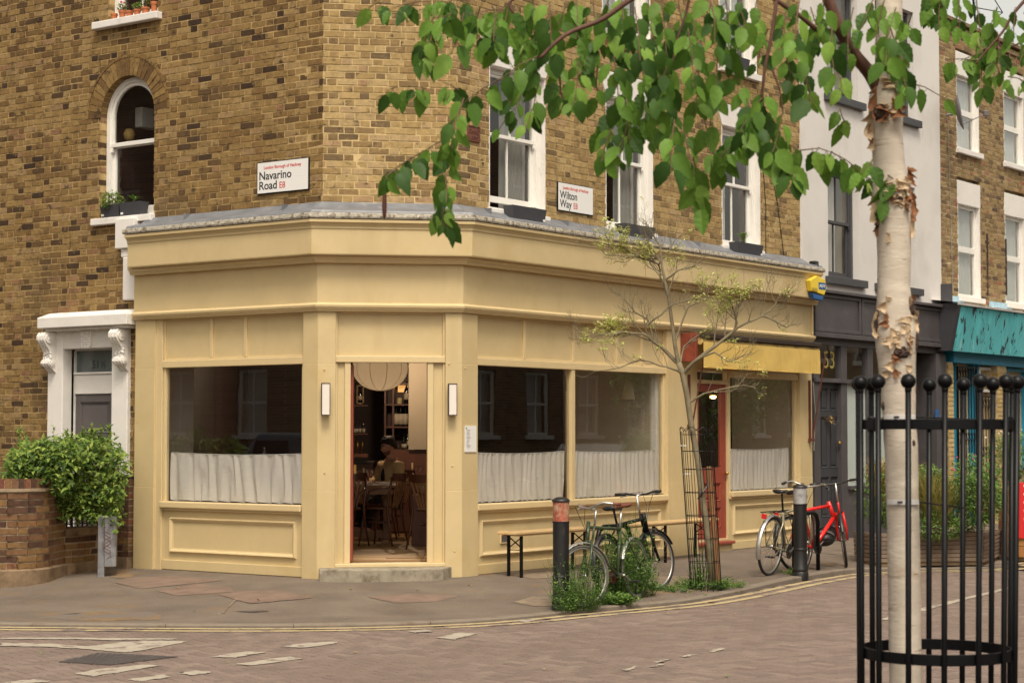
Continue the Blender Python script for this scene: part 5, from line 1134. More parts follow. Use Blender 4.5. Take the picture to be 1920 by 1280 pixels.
# ================================================================ the other buildings of the street
def hitR(px, py, o=0): return FR.hit(px, py, o)
WB = thing('rendered_building', FR.p(sRb + 2, 0, 0), 'white rendered building with grey sash windows and a charcoal shop front', 'building')
s0_, s1_ = sRb, FR.S(1766)
# window openings: three columns, two floors
wcol = [(FR.S(1553, 0), FR.S(1604, 0) + .14), (FR.S(1668) - .45, FR.S(1709) + .13)]
z1a, z1b = FR.Z(1556, 521, -.1), FR.Z(1556, 318, -.1); z2a, z2b = FR.Z(1553, 182, -.1), FR.Z(1553, 182, -.1) + 1.75
wcol[1] = (FR.S(1645), FR.S(1709) + .18)
holes = [(c[0], c[1], za, zb__) for c in wcol for za, zb__ in ((z1a, z1b), (z2a, z2b))]
def wall_sheet(F, s0, s1, z0, z1, holes, o, matk, root, depth=.12, name='wall'):
    xs = sorted({s0, s1} | {h[0] for h in holes} | {h[1] for h in holes}); zs = sorted({z0, z1} | {h[2] for h in holes} | {h[3] for h in holes}); m = MB()
    for i in range(len(xs)-1):
        for j in range(len(zs)-1):
            x, z = (xs[i]+xs[i+1])/2, (zs[j]+zs[j+1])/2
            if any(h[0] < x < h[1] and h[2] < z < h[3] for h in holes): continue
            m.quad(F.p(xs[i], zs[j], o), F.p(xs[i+1], zs[j], o), F.p(xs[i+1], zs[j+1], o), F.p(xs[i], zs[j+1], o))
    for h in holes:
        c = [(h[0], h[2]), (h[1], h[2]), (h[1], h[3]), (h[0], h[3])]
        for k in range(4): p, q = c[k], c[(k+1)%4]; m.quad(F.p(p[0], p[1], o), F.p(q[0], q[1], o), F.p(q[0], q[1], o-depth), F.p(p[0], p[1], o-depth))
    c = [(s0, z0), (s1, z0), (s1, z1), (s0, z1)]
    for k in range(4): p, q = c[k], c[(k+1)%4]; m.quad(F.p(p[0], p[1], o), F.p(q[0], q[1], o), F.p(q[0], q[1], o-6), F.p(p[0], p[1], o-6))
    return m.build(name, matk, root, recalc=False)
wall_sheet(FR, s0_ + .002, s1_, 3.5, 12, holes, .02, 'render', WB)
for h in holes:
    x = sash_window(FR, h[0] + .002, h[1] - .002, h[2] + .002, h[3] - .002, WB, o=-.085, fm='grey_win', gm='glass_u', curtain='voile', cmin=0, cmax=.8, zr=h[2] + (h[3]-h[2]) * .52, fw=.06, lin='int_cream')
    MB().fb(FR, h[0] - .10, h[1] + .14, h[2] - .11, h[2], -.08, .10).build('window_sill', 'grey_win', x, bevel=.005)
# shop front of number 53
Fz1, Fz0 = FR.Z(1600, 556, .15), FR.Z(1600, 628, .15); b0, b1 = sRend + .06, FR.S(1786, .2)
MB().fb(FR, b0, b1, Fz0, Fz1, 0, .12).build('fascia', 'grey_shop', WB, bevel=.004)
MB().fb(FR, b0, b1 + .02, Fz1 + .001, Fz1 + .05, 0, .20).build('cornice', 'grey_shop', WB, bevel=.01); MB().fb(FR, b0, b1, Fz0 - .07, Fz0, 0, .16).build('cornice', 'grey_shop', WB, bevel=.008)
ed = [b0, FR.S(1615, .12), FR.S(1700, .12), b1 - .02]
for i in range(3): m = MB(); ring_frame(m, FR, ed[i] + .02, ed[i+1] - .02, Fz0 + .01, Fz1 - .01, .05, .12, .145); m.build('fascia_frame', 'grey_shop', WB, bevel=.004)
MB().fb(FR, b0, b1, Fz0 - .17, Fz0 - .071, 0, .06).build('fascia_soffit', 'grey_shop', WB)
zt_ = Fz0 - .17; d0_, d1_ = FR.S(1538, .0), FR.S(1578, .0)
zT0, zT1 = FR.Z(1560, 710, 0), zt_; 
m = MB()
pxs = [1530, 1537, 1578, 1588, 1627, 1640, 1690, 1700]
zs_ = FR.Z(1600, 910, .05)
for a, b_ in ((1526, 1537), (1577, 1588), (1627, 1637), (1694, 1706)): m.fb(FR, FR.S(a, .04), FR.S(b_, .04), -.1, zt_, -.05, .05)
m.fb(FR, FR.S(1526, .04), FR.S(1706, .04), zT0 - .06, zT0, -.049, .08); m.build('shop_frame', 'grey_shop', WB, bevel=.004)
sf = MB().fb(FR, FR.S(1588, .04), FR.S(1700, .04), -.1, zs_ - .06, 0, .048).build('stall_panel', 'grey_shop', WB); MB().fb(FR, FR.S(1588, .04), FR.S(1700, .04), zs_ - .06, zs_, 0, .10).build('window_sill', 'grey_shop', WB, bevel=.006)
MB().fb(FR, FR.S(1588), FR.S(1694), zs_, zT0 - .06, -.02, .0).build('frosted_pane', 'frost', WB)
pane(FR, FR.S(1537), FR.S(1577), zT0, zt_, 0, WB, 'glass_u'); pane(FR, FR.S(1588), FR.S(1694), zT0, zt_, 0, WB, 'glass_u'); lining(FR, FR.S(1530), FR.S(1700), zT0, zt_, -.05, 1.0, WB, 'int_cream')
text_mesh(FR, '53', .36, FR.S(1546, .01), FR.Z(1556, 690, .01), .006, 'num_y', 'house_number', WB, .34)
dd = panel_door(FR, FR.S(1537, 0) , FR.S(1577, 0), .2, zT0 - .06, -.02, WB, 'grey_dark', [(.10, .46, .80, .96), (.54, .90, .80, .96), (.10, .46, .40, .76), (.54, .90, .40, .76), (.10, .46, .06, .34), (.54, .90, .06, .34)])
m = MB(); q = FR.p(FR.S(1556, .03), FR.Z(1556, 785, .03), .03)
for k in range(40): a = rng.uniform(0, 6.28); leaf_quad(m, q + Vector((rng.uniform(-.04, .04), rng.uniform(-.03, .03), rng.uniform(-.08, .04))), Vector((math.cos(a), math.sin(a), rng.uniform(-.6, .6))), .07, .02)
tag(m.build('dried_flower_bunch', 'straw', None, recalc=False), 'small straw coloured dried flower bunch on the dark door', 'dried flowers')
MB().ball(FR.p(FR.S(1573, .03), FR.Z(1573, 830, .03), .035), .028, 10, 6).build('door_knob', 'brass', dd)
MB().fb(FR, FR.S(1530, .2), FR.S(1588, .2), -.1, .10, 0, .22).build('doorstep', 'grey_shop', WB, bevel=.01); MB().fb(FR, FR.S(1533, .2), FR.S(1584, .2), .10, .2, 0, .12).build('doorstep', 'grey_shop', WB, bevel=.01)
# recessed dark entrance and right pilaster
MB().fb(FR, FR.S(1706, .0), FR.S(1768, .0), -.1, zt_, -.9, -.85).build('entrance_back', 'grey_dark', WB); MB().fb(FR, FR.S(1709, .0), FR.S(1722, .0), -.1, zt_, -.5, -.3).build('door_post', 'grey_shop', WB)
pl = MB().fb(FR, FR.S(1757, .1), FR.S(1775, .1), -.1, zt_, -.9, .10).build('pilaster', 'grey_shop', WB, bevel=.006)
m = MB(); m.fb(FR, FR.S(1759, .15), FR.S(1766, .15), FR.Z(1765, 782, .15), FR.Z(1765, 767, .15), .10, .105); tag(m.build('small_sign', 'alarm_b', None), 'tiny blue notice on the dark pilaster', 'sign')
MB().fb(FR, FR.S(1775, .1), b1 + .02, 2.9, 4.0, -.3, .22).build('console', 'grey_dark', WB, bevel=.01)
# ---- brick terrace beyond
TB = thing('brick_terrace', FR.p(FR.S(1768) + 2, 0, 0), 'brown brick terrace with white framed windows over a turquoise shop fascia', 'building')
t0 = FR.S(1766) + .003; t1 = t0 + 9; pz = FR.Z(1840, 65, 0)
tw_ = [(FR.S(1800), FR.S(1842)), (FR.S(1889), FR.S(1889) + (FR.S(1842) - FR.S(1800)))]
gap_ = tw_[1][0] - tw_[0][0]; tw_.append((tw_[1][0] + gap_, tw_[1][1] + gap_))
zz = [(FR.Z(1800, 555), FR.Z(1800, 382)), (FR.Z(1797, 278), FR.Z(1797, 140))]
base = FR.Z(1800, 570, .0); base = -.15 + COURSE * int((base + .15) / COURSE)
ht = []; hw = []
for (a, b_) in tw_:
    for (za, zb__) in zz: hw.append((a, b_, za, zb__)); ht.append(rect_hole(a, b_, za, zb__)); ht.append(rect_hole(a - .02, b_ + .02, zb__, zb__ + .40))
BRT = [(0, (.10, .065, .045)), (.25, (.20, .13, .065)), (.5, (.28, .19, .09)), (.85, (.35, .25, .12)), (.96, (.30, .16, .10)), (1, (.30, .11, .06))]
M['brick_t'] = mat('terrace brick', (.3, .2, .1), .9, .22, 22, .004, 90, ramp=BRT, attr='tone', spec=.2)
lay_bricks(FR, t0, t1, base, pz, ht, TB, 'brick_t', 'mortar_t', 200, phase=.07)
wall_sheet(FR, t0 + .001, t1, -.2, pz - .01, [h for h in hw], -.13, 'mortar_t', TB, depth=.5)
for (a, b_, za, zb__) in hw:
    MB().fb(FR, a - .015, b_ + .015, zb__, zb__ + .395, -.12, .006).build('lintel', 'white', TB, bevel=.005)
    MB().fb(FR, a + .001, a + .02, za, zb__ - .001, -.12, -.002).build('reveal', 'white', TB); MB().fb(FR, b_ - .035, b_ - .001, za, zb__ - .001, -.12, .003).build('reveal', 'white', TB)
    w_ = MB(); ring_frame(w_, FR, a + .02, b_ - .035, za, zb__ - .001, .055, -.12, -.07); zm = za + (zb__ - za) * .52; w_.fb(FR, a + .075, b_ - .09, zm - .05, zm + .05, -.12, -.068); w_ = w_.build('window', 'whitewin', TB, bevel=.004)
    pane(FR, a + .07, b_ - .08, za + .05, zm, -.095, w_); pane(FR, a + .07, b_ - .08, zm, zb__ - .05, -.095, w_); lining(FR, a, b_, za, zb__, -.125, .9, w_, 'int_dark')
    grid_sheet(FR, a + .05, b_ - .06, za + .03, zb__ - .03, lambda x, y: (-.16 + .012 * math.sin(x * 44), 0), 60, 2).build('curtain', 'net2', w_, smooth=True, recalc=False)
    MB().fb(FR, a - .04, b_ + .05, za - .085, za, -.1, .07).build('window_sill', 'white', w_, bevel=.006)
MB().fb(FR, t0, t1, pz, pz + .07, -.35, .05).build('coping', 'stonecap', TB, bevel=.01); m = MB()
for k in range(12): m.fb(FR, t0 + .1 + k * .34, t0 + .38 + k * .34, pz - .14, pz - .09, -.02, .04)
m.build('brick_band', 'stonecap', TB)
MB().fb(FR, t0 + 1.0, t0 + 1.75, pz - .5, pz + 1.6, -1.4, -.6).build('chimney', 'brick_t', TB); MB().fb(FR, t0 - .4, t0 - .0, pz, 12, -4, -.3).build('party_wall', 'mortar_t', TB)
MB().fb(FR, t0 + 2.6, t1 + 6, pz + .1, pz + .85, -5, -3).build('roof_parapet', 'render', TB); MB().fb(FR, t0 + 2.4, t1 + 6, pz + .851, pz + .92, -5.1, -2.9).build('coping', 'stonecap', TB)
m = MB()
for px0, py0, px1, py1 in ((1840, -40, 1880, 24), (1815, 12, 1880, 24), (1860, 40, 1880, 24)): a = at_y(px0, py0, 34); b_ = at_y(px1, py1, 36); m.tube([a, b_], .01, 5)
m.tube([at_y(1824, -10, 34), at_y(1829, 45, 34)], .02, 6); tag(m.build('aerial', 'black', None), 'thin roof aerial and wires against the sky at top right', 'aerial')
# iron straps and down pipe on the terrace wall
for px in (1851, 1886): q0, q1 = FR.hit(px, 438 if px < 1870 else 448, .01), FR.hit(px + 1.5, 553, .01); MB().fb(FR, q0[0] - .015, q0[0] + .015, q1[1], q0[1], .0, .02).build('iron_strap', 'bark_d', TB)
# satellite dish
P = FR.p(*FR.hit(1800, 210, .35), .35); dish = thing('satellite_dish', FR.p(FR.S(1782), FR.Z(1782, 216), 0), 'grey satellite dish fixed to the brick terrace', 'satellite dish')
nd = (Vector((.93, -.28, .16))).normalized(); xx = nd.orthogonal().normalized(); yy = nd.cross(xx); m = MB(); V = [P - nd * .07]
for r_ in (.1, .2, .28): V += [P + (xx * math.cos(t*math.pi/10) + yy * math.sin(t*math.pi/10) * 1.1) * r_ + nd * (r_*r_*.9 - .07) for t in range(20)]
Fs = [(0, 1+k, 1+(k+1)%20) for k in range(20)] + [(1+r_*20+k, 1+r_*20+(k+1)%20, 1+(r_+1)*20+(k+1)%20, 1+(r_+1)*20+k) for r_ in range(2) for k in range(20)]
m.add(V, Fs); ob = m.build('reflector', 'door_grey', dish, smooth=True, recalc=False); sd_ = ob.modifiers.new('solid', 'SOLIDIFY'); sd_.thickness = .01
MB().tube([FR.p(FR.S(1782), FR.Z(1782, 218), 0), FR.p(FR.S(1784), FR.Z(1784, 216), .2), P - nd * .08], .022, 8).build('bracket', 'galv', dish); e = P + nd * .42 - Vector((0,0,.12)); MB().tube([P - yy*.0 - Vector((0,0,.22)), e], .01, 6).build('feed_arm', 'galv', dish); MB().box(e - Vector((.04,.04,.04)), e + Vector((.04,.04,.05))).build('receiver', 'door_grey', dish, bevel=.01)
m = MB(); m.tube([FR.p(FR.S(1782), FR.Z(1782, 220), .01), FR.p(FR.S(1786), FR.Z(1786, 400), .01), FR.p(FR.S(1788), FR.Z(1788, 540), .01)], .006, 5); tag(m.build('cable', 'cable', None), 'pale cable running down the terrace wall from the dish', 'cable')
# turquoise shop front
TS = thing('turquoise_shop_front', FR.p(t0 + 3, 0, .2), 'peeling turquoise fascia over bright blue doors and iron grilles', 'shop front')
q0, q1 = FR.S(1797, .42), t1; zf1, zf0 = FR.Z(1797, 572, .42), FR.Z(1799, 657, .42); np_ = 14; rr_ = random.Random(4)
for k in range(np_):
    a = q0 + .42 * k + .002; j = rr_.uniform(-.008, .008); m = MB(); m.add([FR.p(a, zf0, .30 + j), FR.p(a + .414, zf0, .30 + j), FR.p(a + .414, zf1, .44 + j), FR.p(a, zf1, .44 + j), FR.p(a, zf0, .26 + j), FR.p(a + .414, zf0, .26 + j), FR.p(a + .414, zf1, .40 + j), FR.p(a, zf1, .40 + j)], [(0,1,2,3), (7,6,5,4), (0,4,5,1), (1,5,6,2), (2,6,7,3), (3,7,4,0)]); m.build('fascia_board', 'turq', TS)
MB().prism([FR.p(FR.S(1788, .35), zf0, 0), FR.p(FR.S(1788, .35), zf0, .30), FR.p(FR.S(1788, .35), zf1 + .03, .46), FR.p(FR.S(1788, .35), zf1 + .03, 0)], FR.u * .12).build('end_board', 'grey_dark', TS)
m = MB(); 
for k in range(24): a = q0 - .1 + k * .28; m.add([FR.p(a, zf1 + .001, .47), FR.p(a + .28, zf1 + .001, .47), FR.p(a + .28, zf1 + .035 + rr_.uniform(-.008, .008), .48), FR.p(a, zf1 + .035 + rr_.uniform(-.008, .008), .48), FR.p(a, zf1 + .10, .0), FR.p(a + .28, zf1 + .10, .0)], [(0,1,2,3), (3,2,5,4)])
m.build('lead_capping', 'white', TS, recalc=False)
for a, b_ in ((1778, 1809), (1858, 1899)): MB().fb(FR, FR.S(a, .01), FR.S(b_, .01), zf1 + .10, zf1 + .21, .0, .03).build('painted_band', 'pblue', TS, bevel=.005)
# pier bricks and doors below
zq = FR.Z(1800, 680, .1)
MB().fb(FR, FR.S(1788, .1), t1, zq, zf0 + .15, -.1, .12).build('lintel_board', 'blue', TS, bevel=.005)
M['brick_y'] = mat('glazed yellow brick', (.50, .36, .15), .6, .15, 14, .003, 60, ramp=[(0, (.42, .28, .10)), (1, (.58, .43, .20))], attr='tone')
for (pa, pb) in ((1779, 1789), (1872, 1889)):
    a, b_ = FR.S(pa, .1), FR.S(pb, .1); pc = MB().fb(FR, a + .004, b_ - .004, -.1, zq - .001, -.3, .09).build('pier', 'mortar_t', TS)
    for r_ in range(int((zq + .1) / COURSE)):
        z = -.1 + r_ * COURSE; n_ = max(1, int((b_ - a) / .2)); off = .5 if r_ % 2 else 0; w_ = (b_ - a) / n_; x = a - (w_ / 2 if r_ % 2 else 0)
        while x < b_ - .01:
            xa, xb = max(a, x + .004), min(b_, x + w_ - .004); x += w_
            if xb - xa > .03: m = MB(); m.ct = rng.random(); m.fb(FR, xa, xb, z, z + BH, .0, .10); m.build('brick', 'brick_y', pc)
MB().fb(FR, FR.S(1789, 0), t1, -.1, zq, -.35, -.30).build('shop_wall', 'blue', TS)
for (pa, pb, z0_, z1_, mk_, nm) in ((1840, 1868, FR.Z(1850, 735, 0), FR.Z(1850, 688, 0), 'whitewin', 'window'), (1892, 1930, .9, zq - .02, 'blue', 'window')):
    m = MB(); ring_frame(m, FR, FR.S(pa, 0), FR.S(pb, 0), z0_, z1_, .05, -.28, -.02); w_ = m.build(nm, mk_, TS, bevel=.004); MB().fb(FR, FR.S(pa, 0) + .05, FR.S(pb, 0) - .05, z0_ + .05, z1_ - .05, -.2, -.15).build('frosted_pane', 'frost', w_)
def grille(px0, px1, z0, z1, o, nb, lab):
    a, b_ = FR.S(px0, o), FR.S(px1, o); t = thing('iron_grille', FR.p((a+b_)/2, z0, o), lab, 'grille'); m = MB(); ring_frame(m, FR, a, b_, z0, z1, .022, o - .015, o + .015); m.build('grille_frame', 'black', t)
    for k in range(nb): x = a + (b_ - a) * (k + 1) / (nb + 1); MB().tube([FR.p(x, z0 + .02, o), FR.p(x, z1 - .02, o)], .008, 6).build('bar', 'black', t)
    for k in range(nb + 1):
        x = a + (b_ - a) * (k + .5) / (nb + 1)
        for zc in (z1 - .16, z0 + .25, (z0 + z1) / 2):
            for e in (-1, 1): MB().tube([FR.p(x + e * .03 * math.cos(t_), zc + .05 * math.sin(t_) + e * .05, o) for t_ in [q * .6 for q in range(9)]], .005, 5).build('scroll', 'black', t)
grille(1796, 1832, .25, zq - .05, .02, 6, 'black iron scroll grille over the left blue door'); grille(1838, 1870, .25, FR.Z(1850, 742, .02), .02, 5, 'black iron scroll gate right of the door grille')
for px in (1796, 1830, 1838): MB().fb(FR, FR.S(px, 0) - .03, FR.S(px, 0) + .03, -.1, zq, -.26, -.02).build('door_post', 'blue', TS)
# ================================================================ across the road (seen in the glass)
def tb(px_origin, F, s0, s1, H, o, label, nwin, face, far=False):
    b = thing('opposite_house', F.p((s0+s1)/2, 0, o), label, 'building')
    hl = []; 
    for k in range(nwin):
        for z in [q_ for q_ in ((1.5, 3.1), (3.9, 5.5), (6.6, 7.9)) if q_[1] < H]: c = s0 + (s1 - s0) * (k + .5) / nwin; hl.append((c - .5, c + .5, z[0], z[1]))
    F3 = Frame(F.o, F.u, F.n * face)
    wall_sheet(F3, s0, s1, ROAD, H, hl, o * face, 'brick_far', b, .12)
    for h in hl:
        m = MB(); ring_frame(m, F3, h[0], h[1], h[2], h[3], .07, o * face - .12, o * face - .06); m.fb(F3, h[0] + .07, h[1] - .07, (h[2]+h[3])/2 - .03, (h[2]+h[3])/2 + .03, o*face - .11, o*face - .055); m.fb(F3, (h[0]+h[1])/2 - .015, (h[0]+h[1])/2 + .015, h[2] + .07, h[3] - .07, o*face - .10, o*face - .065)
        w_ = m.build('window', 'whitewin', b); MB().fb(F3, h[0], h[1], h[2], h[3], o*face - .3, o*face - .25).build('blind', 'net', w_); MB().fb(F3, h[0] - .1, h[1] + .1, h[2] - .1, h[2], o*face - .1, o*face + .08).build('window_sill', 'white', w_)
    return b
def brick_tex():
    m = bpy.data.materials.new('distant brickwork'); m.use_nodes = True; t = m.node_tree; b = t.nodes['Principled BSDF']
    tc = _n(t, 'ShaderNodeNewGeometry'); sx = _n(t, 'ShaderNodeSeparateXYZ'); t.links.new(tc.outputs['Position'], sx.inputs[0]); ad = _n(t, 'ShaderNodeMath', operation='ADD'); t.links.new(sx.outputs[0], ad.inputs[0]); t.links.new(sx.outputs[1], ad.inputs[1])
    cx = _n(t, 'ShaderNodeCombineXYZ'); t.links.new(ad.outputs[0], cx.inputs[0]); t.links.new(sx.outputs[2], cx.inputs[1]); br = _n(t, 'ShaderNodeTexBrick'); t.links.new(cx.outputs[0], br.inputs[0])
    br.inputs['Color1'].default_value = (.30, .19, .10, 1); br.inputs['Color2'].default_value = (.15, .085, .05, 1); br.inputs['Mortar'].default_value = (.42, .32, .2, 1); br.inputs['Scale'].default_value = 1; br.inputs['Brick Width'].default_value = .32; br.inputs['Row Height'].default_value = .075; br.inputs['Mortar Size'].default_value = .006
    t.links.new(br.outputs[0], b.inputs['Base Color']); b.inputs['Roughness'].default_value = .9; return m
M['brick_far'] = brick_tex()
for k in range(8): tb(0, FR, -3.5 + k * 7, 3.46 + k * 7, 9 + k * .02 if k < 5 else 6.1, 15.5, ['nearest', 'second', 'third', 'fourth', 'fifth', 'sixth', 'seventh', 'furthest'][k] + ' sooty brick house across the side street, seen only in the shop glass', 3, -1)
for k in range(4): tb(0, FL, 5 + k * 7.5, 12.46 + k * 7.5, 13.5, 18.5, ['nearest', 'second', 'third', 'furthest'][k] + ' brick house across the main street, seen only in the left window', 3, -1)
# parked van and car across the road, mirrored in the windows
def vehicle(P, rot, L, Wd, H, label, cat, body, van=True):
    t = thing('parked_van' if van else 'parked_car', P, label, cat, None, rot); m = MB()
    prof = [(-L/2, .35), (-L/2, H*.55 if not van else H*.95), (-L/2+.15, H), (L*.12, H), (L*.27, H*.60), (L/2-.1, H*.52), (L/2, H*.38), (L/2, .35)] if van else [(-L/2, .35), (-L/2+.03, H*.62), (-L*.36, H*.66), (-L*.22, H*.98), (L*.1, H), (L*.26, H*.66), (L/2-.1, H*.56), (L/2, .35)]
    m.prism([(x, -Wd/2, z) for x, z in prof], (0, Wd, 0)); m.build('body', body, t, local=True, bevel=.06)
    for e in (-1, 1):
        y = e * (Wd/2 + .004); m = MB()
        for x0, x1 in (((-L*.05, L*.13),) if van else ((-L*.22, -.02), (.03, L*.14))): m.add([(x0, y, H*.62), (x1 + .18, y, H*.62), (x1, y, H*.92), (x0 + .03, y, H*.92)], [(0,1,2,3)])
        m.build('side_window', 'bottle', t, local=True, recalc=False)
        for x in (-L*.32, L*.33): w_ = MB().lathe([(.01, -.1), (.30, -.1), (.32, -.06), (.32, .06), (.30, .1), (.01, .1)], (x, e * (Wd/2 - .08), .32), 20, 'y').build('wheel', 'rubber', t, local=True); MB().lathe([(.19, -.105), (.19, .105)], (x, e*(Wd/2-.08), .32), 16, 'y').build('rim', 'alu', w_, local=True)
    return t
M['van_grey'] = mat('grey blue van paint', (.17, .21, .27), .25, .03, 4); M['car_s'] = mat('silver car paint', (.4, .4, .4), .25, .03, 4, metal=.4)
vp = FL.p(10.4, ROAD, 11.5); vehicle(vp, FL.ang, 4.7, 1.8, 1.72, 'blue grey van parked across the road, mirrored in the left window', 'van', 'van_grey')
vp = FR.p(20.0, ROAD, 11.0); vehicle(vp, FR.ang, 4.3, 1.8, 1.5, 'silver car parked further along, mirrored in the side door window', 'car', 'car_s', False)
# ================================================================ leaves
def leaf_mesh(name, matk, tone, L=1.0, W=.72, teeth=7, fold=.16, curl=.12, pet=.25):
    """ovate leaf with a toothed rim, folded on its midrib; stalk at the origin, blade along +X"""
    m = MB(); m.ct = tone; n = teeth; mid = []; lf = []; rt = []
    def wd(t): return W / 2 * (math.sin(math.pi * min(1, (t ** .80))) ** .85) * (1 - .18 * t) if 0 < t < 1 else 0
    for i in range(n + 1):
        t = i / n; x = t * L; mid.append((x, 0, -curl * t * t)); 
        w_ = wd(t); b_ = (1.10 if i % 2 else .96) * w_ ; lf.append((x - .02 * (i % 2), b_, fold * w_ * 1.6 - curl * t * t)); rt.append((x - .02 * (i % 2), -b_, fold * w_ * 1.6 - curl * t * t))
    k = n + 1; Fs = []
    for i in range(n): Fs += [(i, i+1, k+i+1, k+i), (i+1, i, 2*k+i, 2*k+i+1)]
    m.add(mid + lf + rt, Fs)
    if pet: m.add([(-pet, -.008, .05), (0, -.01, 0), (0, .01, 0), (-pet, .008, .05)], [(0,1,2,3)])
    me = m.mesh(name, matk, recalc=False, smooth=True)
    return me
def small_leaf(name, matk, tone, W=.5):
    m = MB(); m.ct = tone; m.add([(0,0,0), (.4,W/2,.08), (1,0,-.06), (.4,-W/2,.08), (.45,0,0)], [(0,4,1),(1,4,2),(2,4,3),(3,4,0)]); return m.mesh(name, matk, recalc=False)
def mat_from(pos, d, nrm, s):
    d = Vector(d).normalized(); y = Vector(nrm).cross(d); y = y.normalized() if y.length > 1e-4 else d.orthogonal().normalized(); z = d.cross(y)
    return Matrix.Translation(pos) @ Matrix(((d.x, y.x, z.x, 0), (d.y, y.y, z.y, 0), (d.z, y.z, z.z, 0), (0, 0, 0, 1))) @ Matrix.Scale(s, 4)
def foliage(root, items, vs, n_ind, name='leaf', stuff_name=None, matk=None):
    base = WP[root.name]; items = list(items)
    for (p, d, n_, s_) in items[:n_ind]:
        o = bpy.data.objects.new(name, rng.choice(vs)); COL.objects.link(o); o.parent = root; o.matrix_local = Matrix.Translation(-base) @ mat_from(p, d, n_, s_)
    rest = items[n_ind:]
    if not rest: return
    cache = []
    for me in vs: cache.append(([v.co.copy() for v in me.vertices], [tuple(p.vertices) for p in me.polygons], me.attributes['tone'].data[0].value if 'tone' in me.attributes else .5))
    m = MB()
    for (p, d, n_, s_) in rest:
        vv, ff, tn = rng.choice(cache); mt = mat_from(p, d, n_, s_); m.ct = tn; m.add([mt @ v for v in vv], ff)
    m.build(stuff_name or name, matk or vs[0].materials[0], root, kind='stuff', recalc=False)
def rv(a=1): return Vector((rng.uniform(-a, a), rng.uniform(-a, a), rng.uniform(-a, a)))
# ================================================================ bollards
def bollard(px, py, h_px, lab, bandk):
    P = G(px, py); k = FPX / P.y; H = h_px / k; r = .083
    t = thing('bollard', P, lab, 'bollard', 'cast iron bollards along the kerb')
    MB().lathe([(r*1.12, -.05), (r*1.12, .04), (r*1.02, .055), (r*1.10, .07), (r*1.10, .09), (r*.98, .105), (r*.94, .30), (r*.99, .305), (r*.99, .325), (r*.94, .33), (r*.94, .34)], P, 28).build('base', 'blackcast', t, smooth=True, sm_angle=40)
    zb0, zb1 = H * .785, H * .955
    MB().lathe([(r*.93, .34), (r*.95, zb0 - .012), (r*1.0, zb0 - .01), (r*1.0, zb0)], P, 28).build('shaft', 'blackcast', t, smooth=True, sm_angle=40)
    MB().lathe([(r*.94, zb0 + .001), (r*.945, zb1)], P, 28).build('reflective_band', bandk, t, smooth=True, sm_angle=40, label='faded reflective band')
    MB().lathe([(r*.97, zb1), (r*1.06, zb1 + .006), (r*1.06, zb1 + .018), (r*.9, H - .018), (r*.5, H - .002), (.001, H)], P, 28).build('cap', 'blackcast', t, smooth=True, sm_angle=50)
    return P
Bo1 = bollard(1052, 1143, 210, 'black bollard with a faded red band, nearest the road crossing', 'boll_red')
Bo2 = bollard(1501, 1080, 172, 'black bollard with a grey band in front of the red bicycle', 'boll_grey')
# grey steel post by the garden wall
P = G(200, 1081); k = FPX / P.y; ps = thing('steel_post', P, 'squat galvanised steel post with scribbles beside the hedge', 'post'); F5 = Frame(P, (math.cos(.12), math.sin(.12)), (math.sin(.12), -math.cos(.12)))
wv = 17 / k; H = 106 / k
m = MB().fb(F5, -wv, -wv + .075, -.05, H, -.12, .0); m.build('post_body', 'galv', ps, bevel=.006); m = MB().fb(F5, -wv + .076, wv, .07, H - .004, -.12, .035); b = m.build('box_front', 'galv', ps, bevel=.006)
for z in (H - .05, H - .10): MB().tube([F5.p(wv * .45, z, .034), F5.p(wv * .45, z, .04)], .012, 10).build('lock', 'plastic_k', ps)
m = MB()
for k_ in range(3): m.tube([F5.p(.0 + .05 * math.sin(t * 1.3 + k_), H * .25 + t * .03 + k_ * .06, .037) for t in range(9)], .003, 4)
m.build('scribble', 'rust', ps)
# ================================================================ garden wall and hedge
gp = [(-160, 1100), (-60, 1102), (0, 1101), (40, 1099), (80, 1093), (105, 1084), (122, 1078)]
GP = [G(x, y) for x, y in gp]; lowp = [(122, 1078), (150, 1073), (184, 1066), (215, 1062)]; LP = [G(x, y) for x, y in lowp]
GW = thing('garden_wall', GP[2], 'curved brown brick garden wall with a soldier course top at far left', 'wall')
def along(P, s):
    acc = 0
    for i in range(len(P) - 1):
        L = (P[i+1] - P[i]).length
        if s <= acc + L or i == len(P) - 2: t = (s - acc) / L; d = (P[i+1] - P[i]).normalized(); return P[i] + (P[i+1] - P[i]) * t, d
        acc += L
def plen(P): return sum((P[i+1] - P[i]).length for i in range(len(P) - 1))
GPs = [Vector((p.x, p.y, 0)) for p in smooth_path([Vector((p.x, p.y, 0)) for p in GP], .05)]; LPs = smooth_path([Vector((p.x, p.y, 0)) for p in LP], .05)
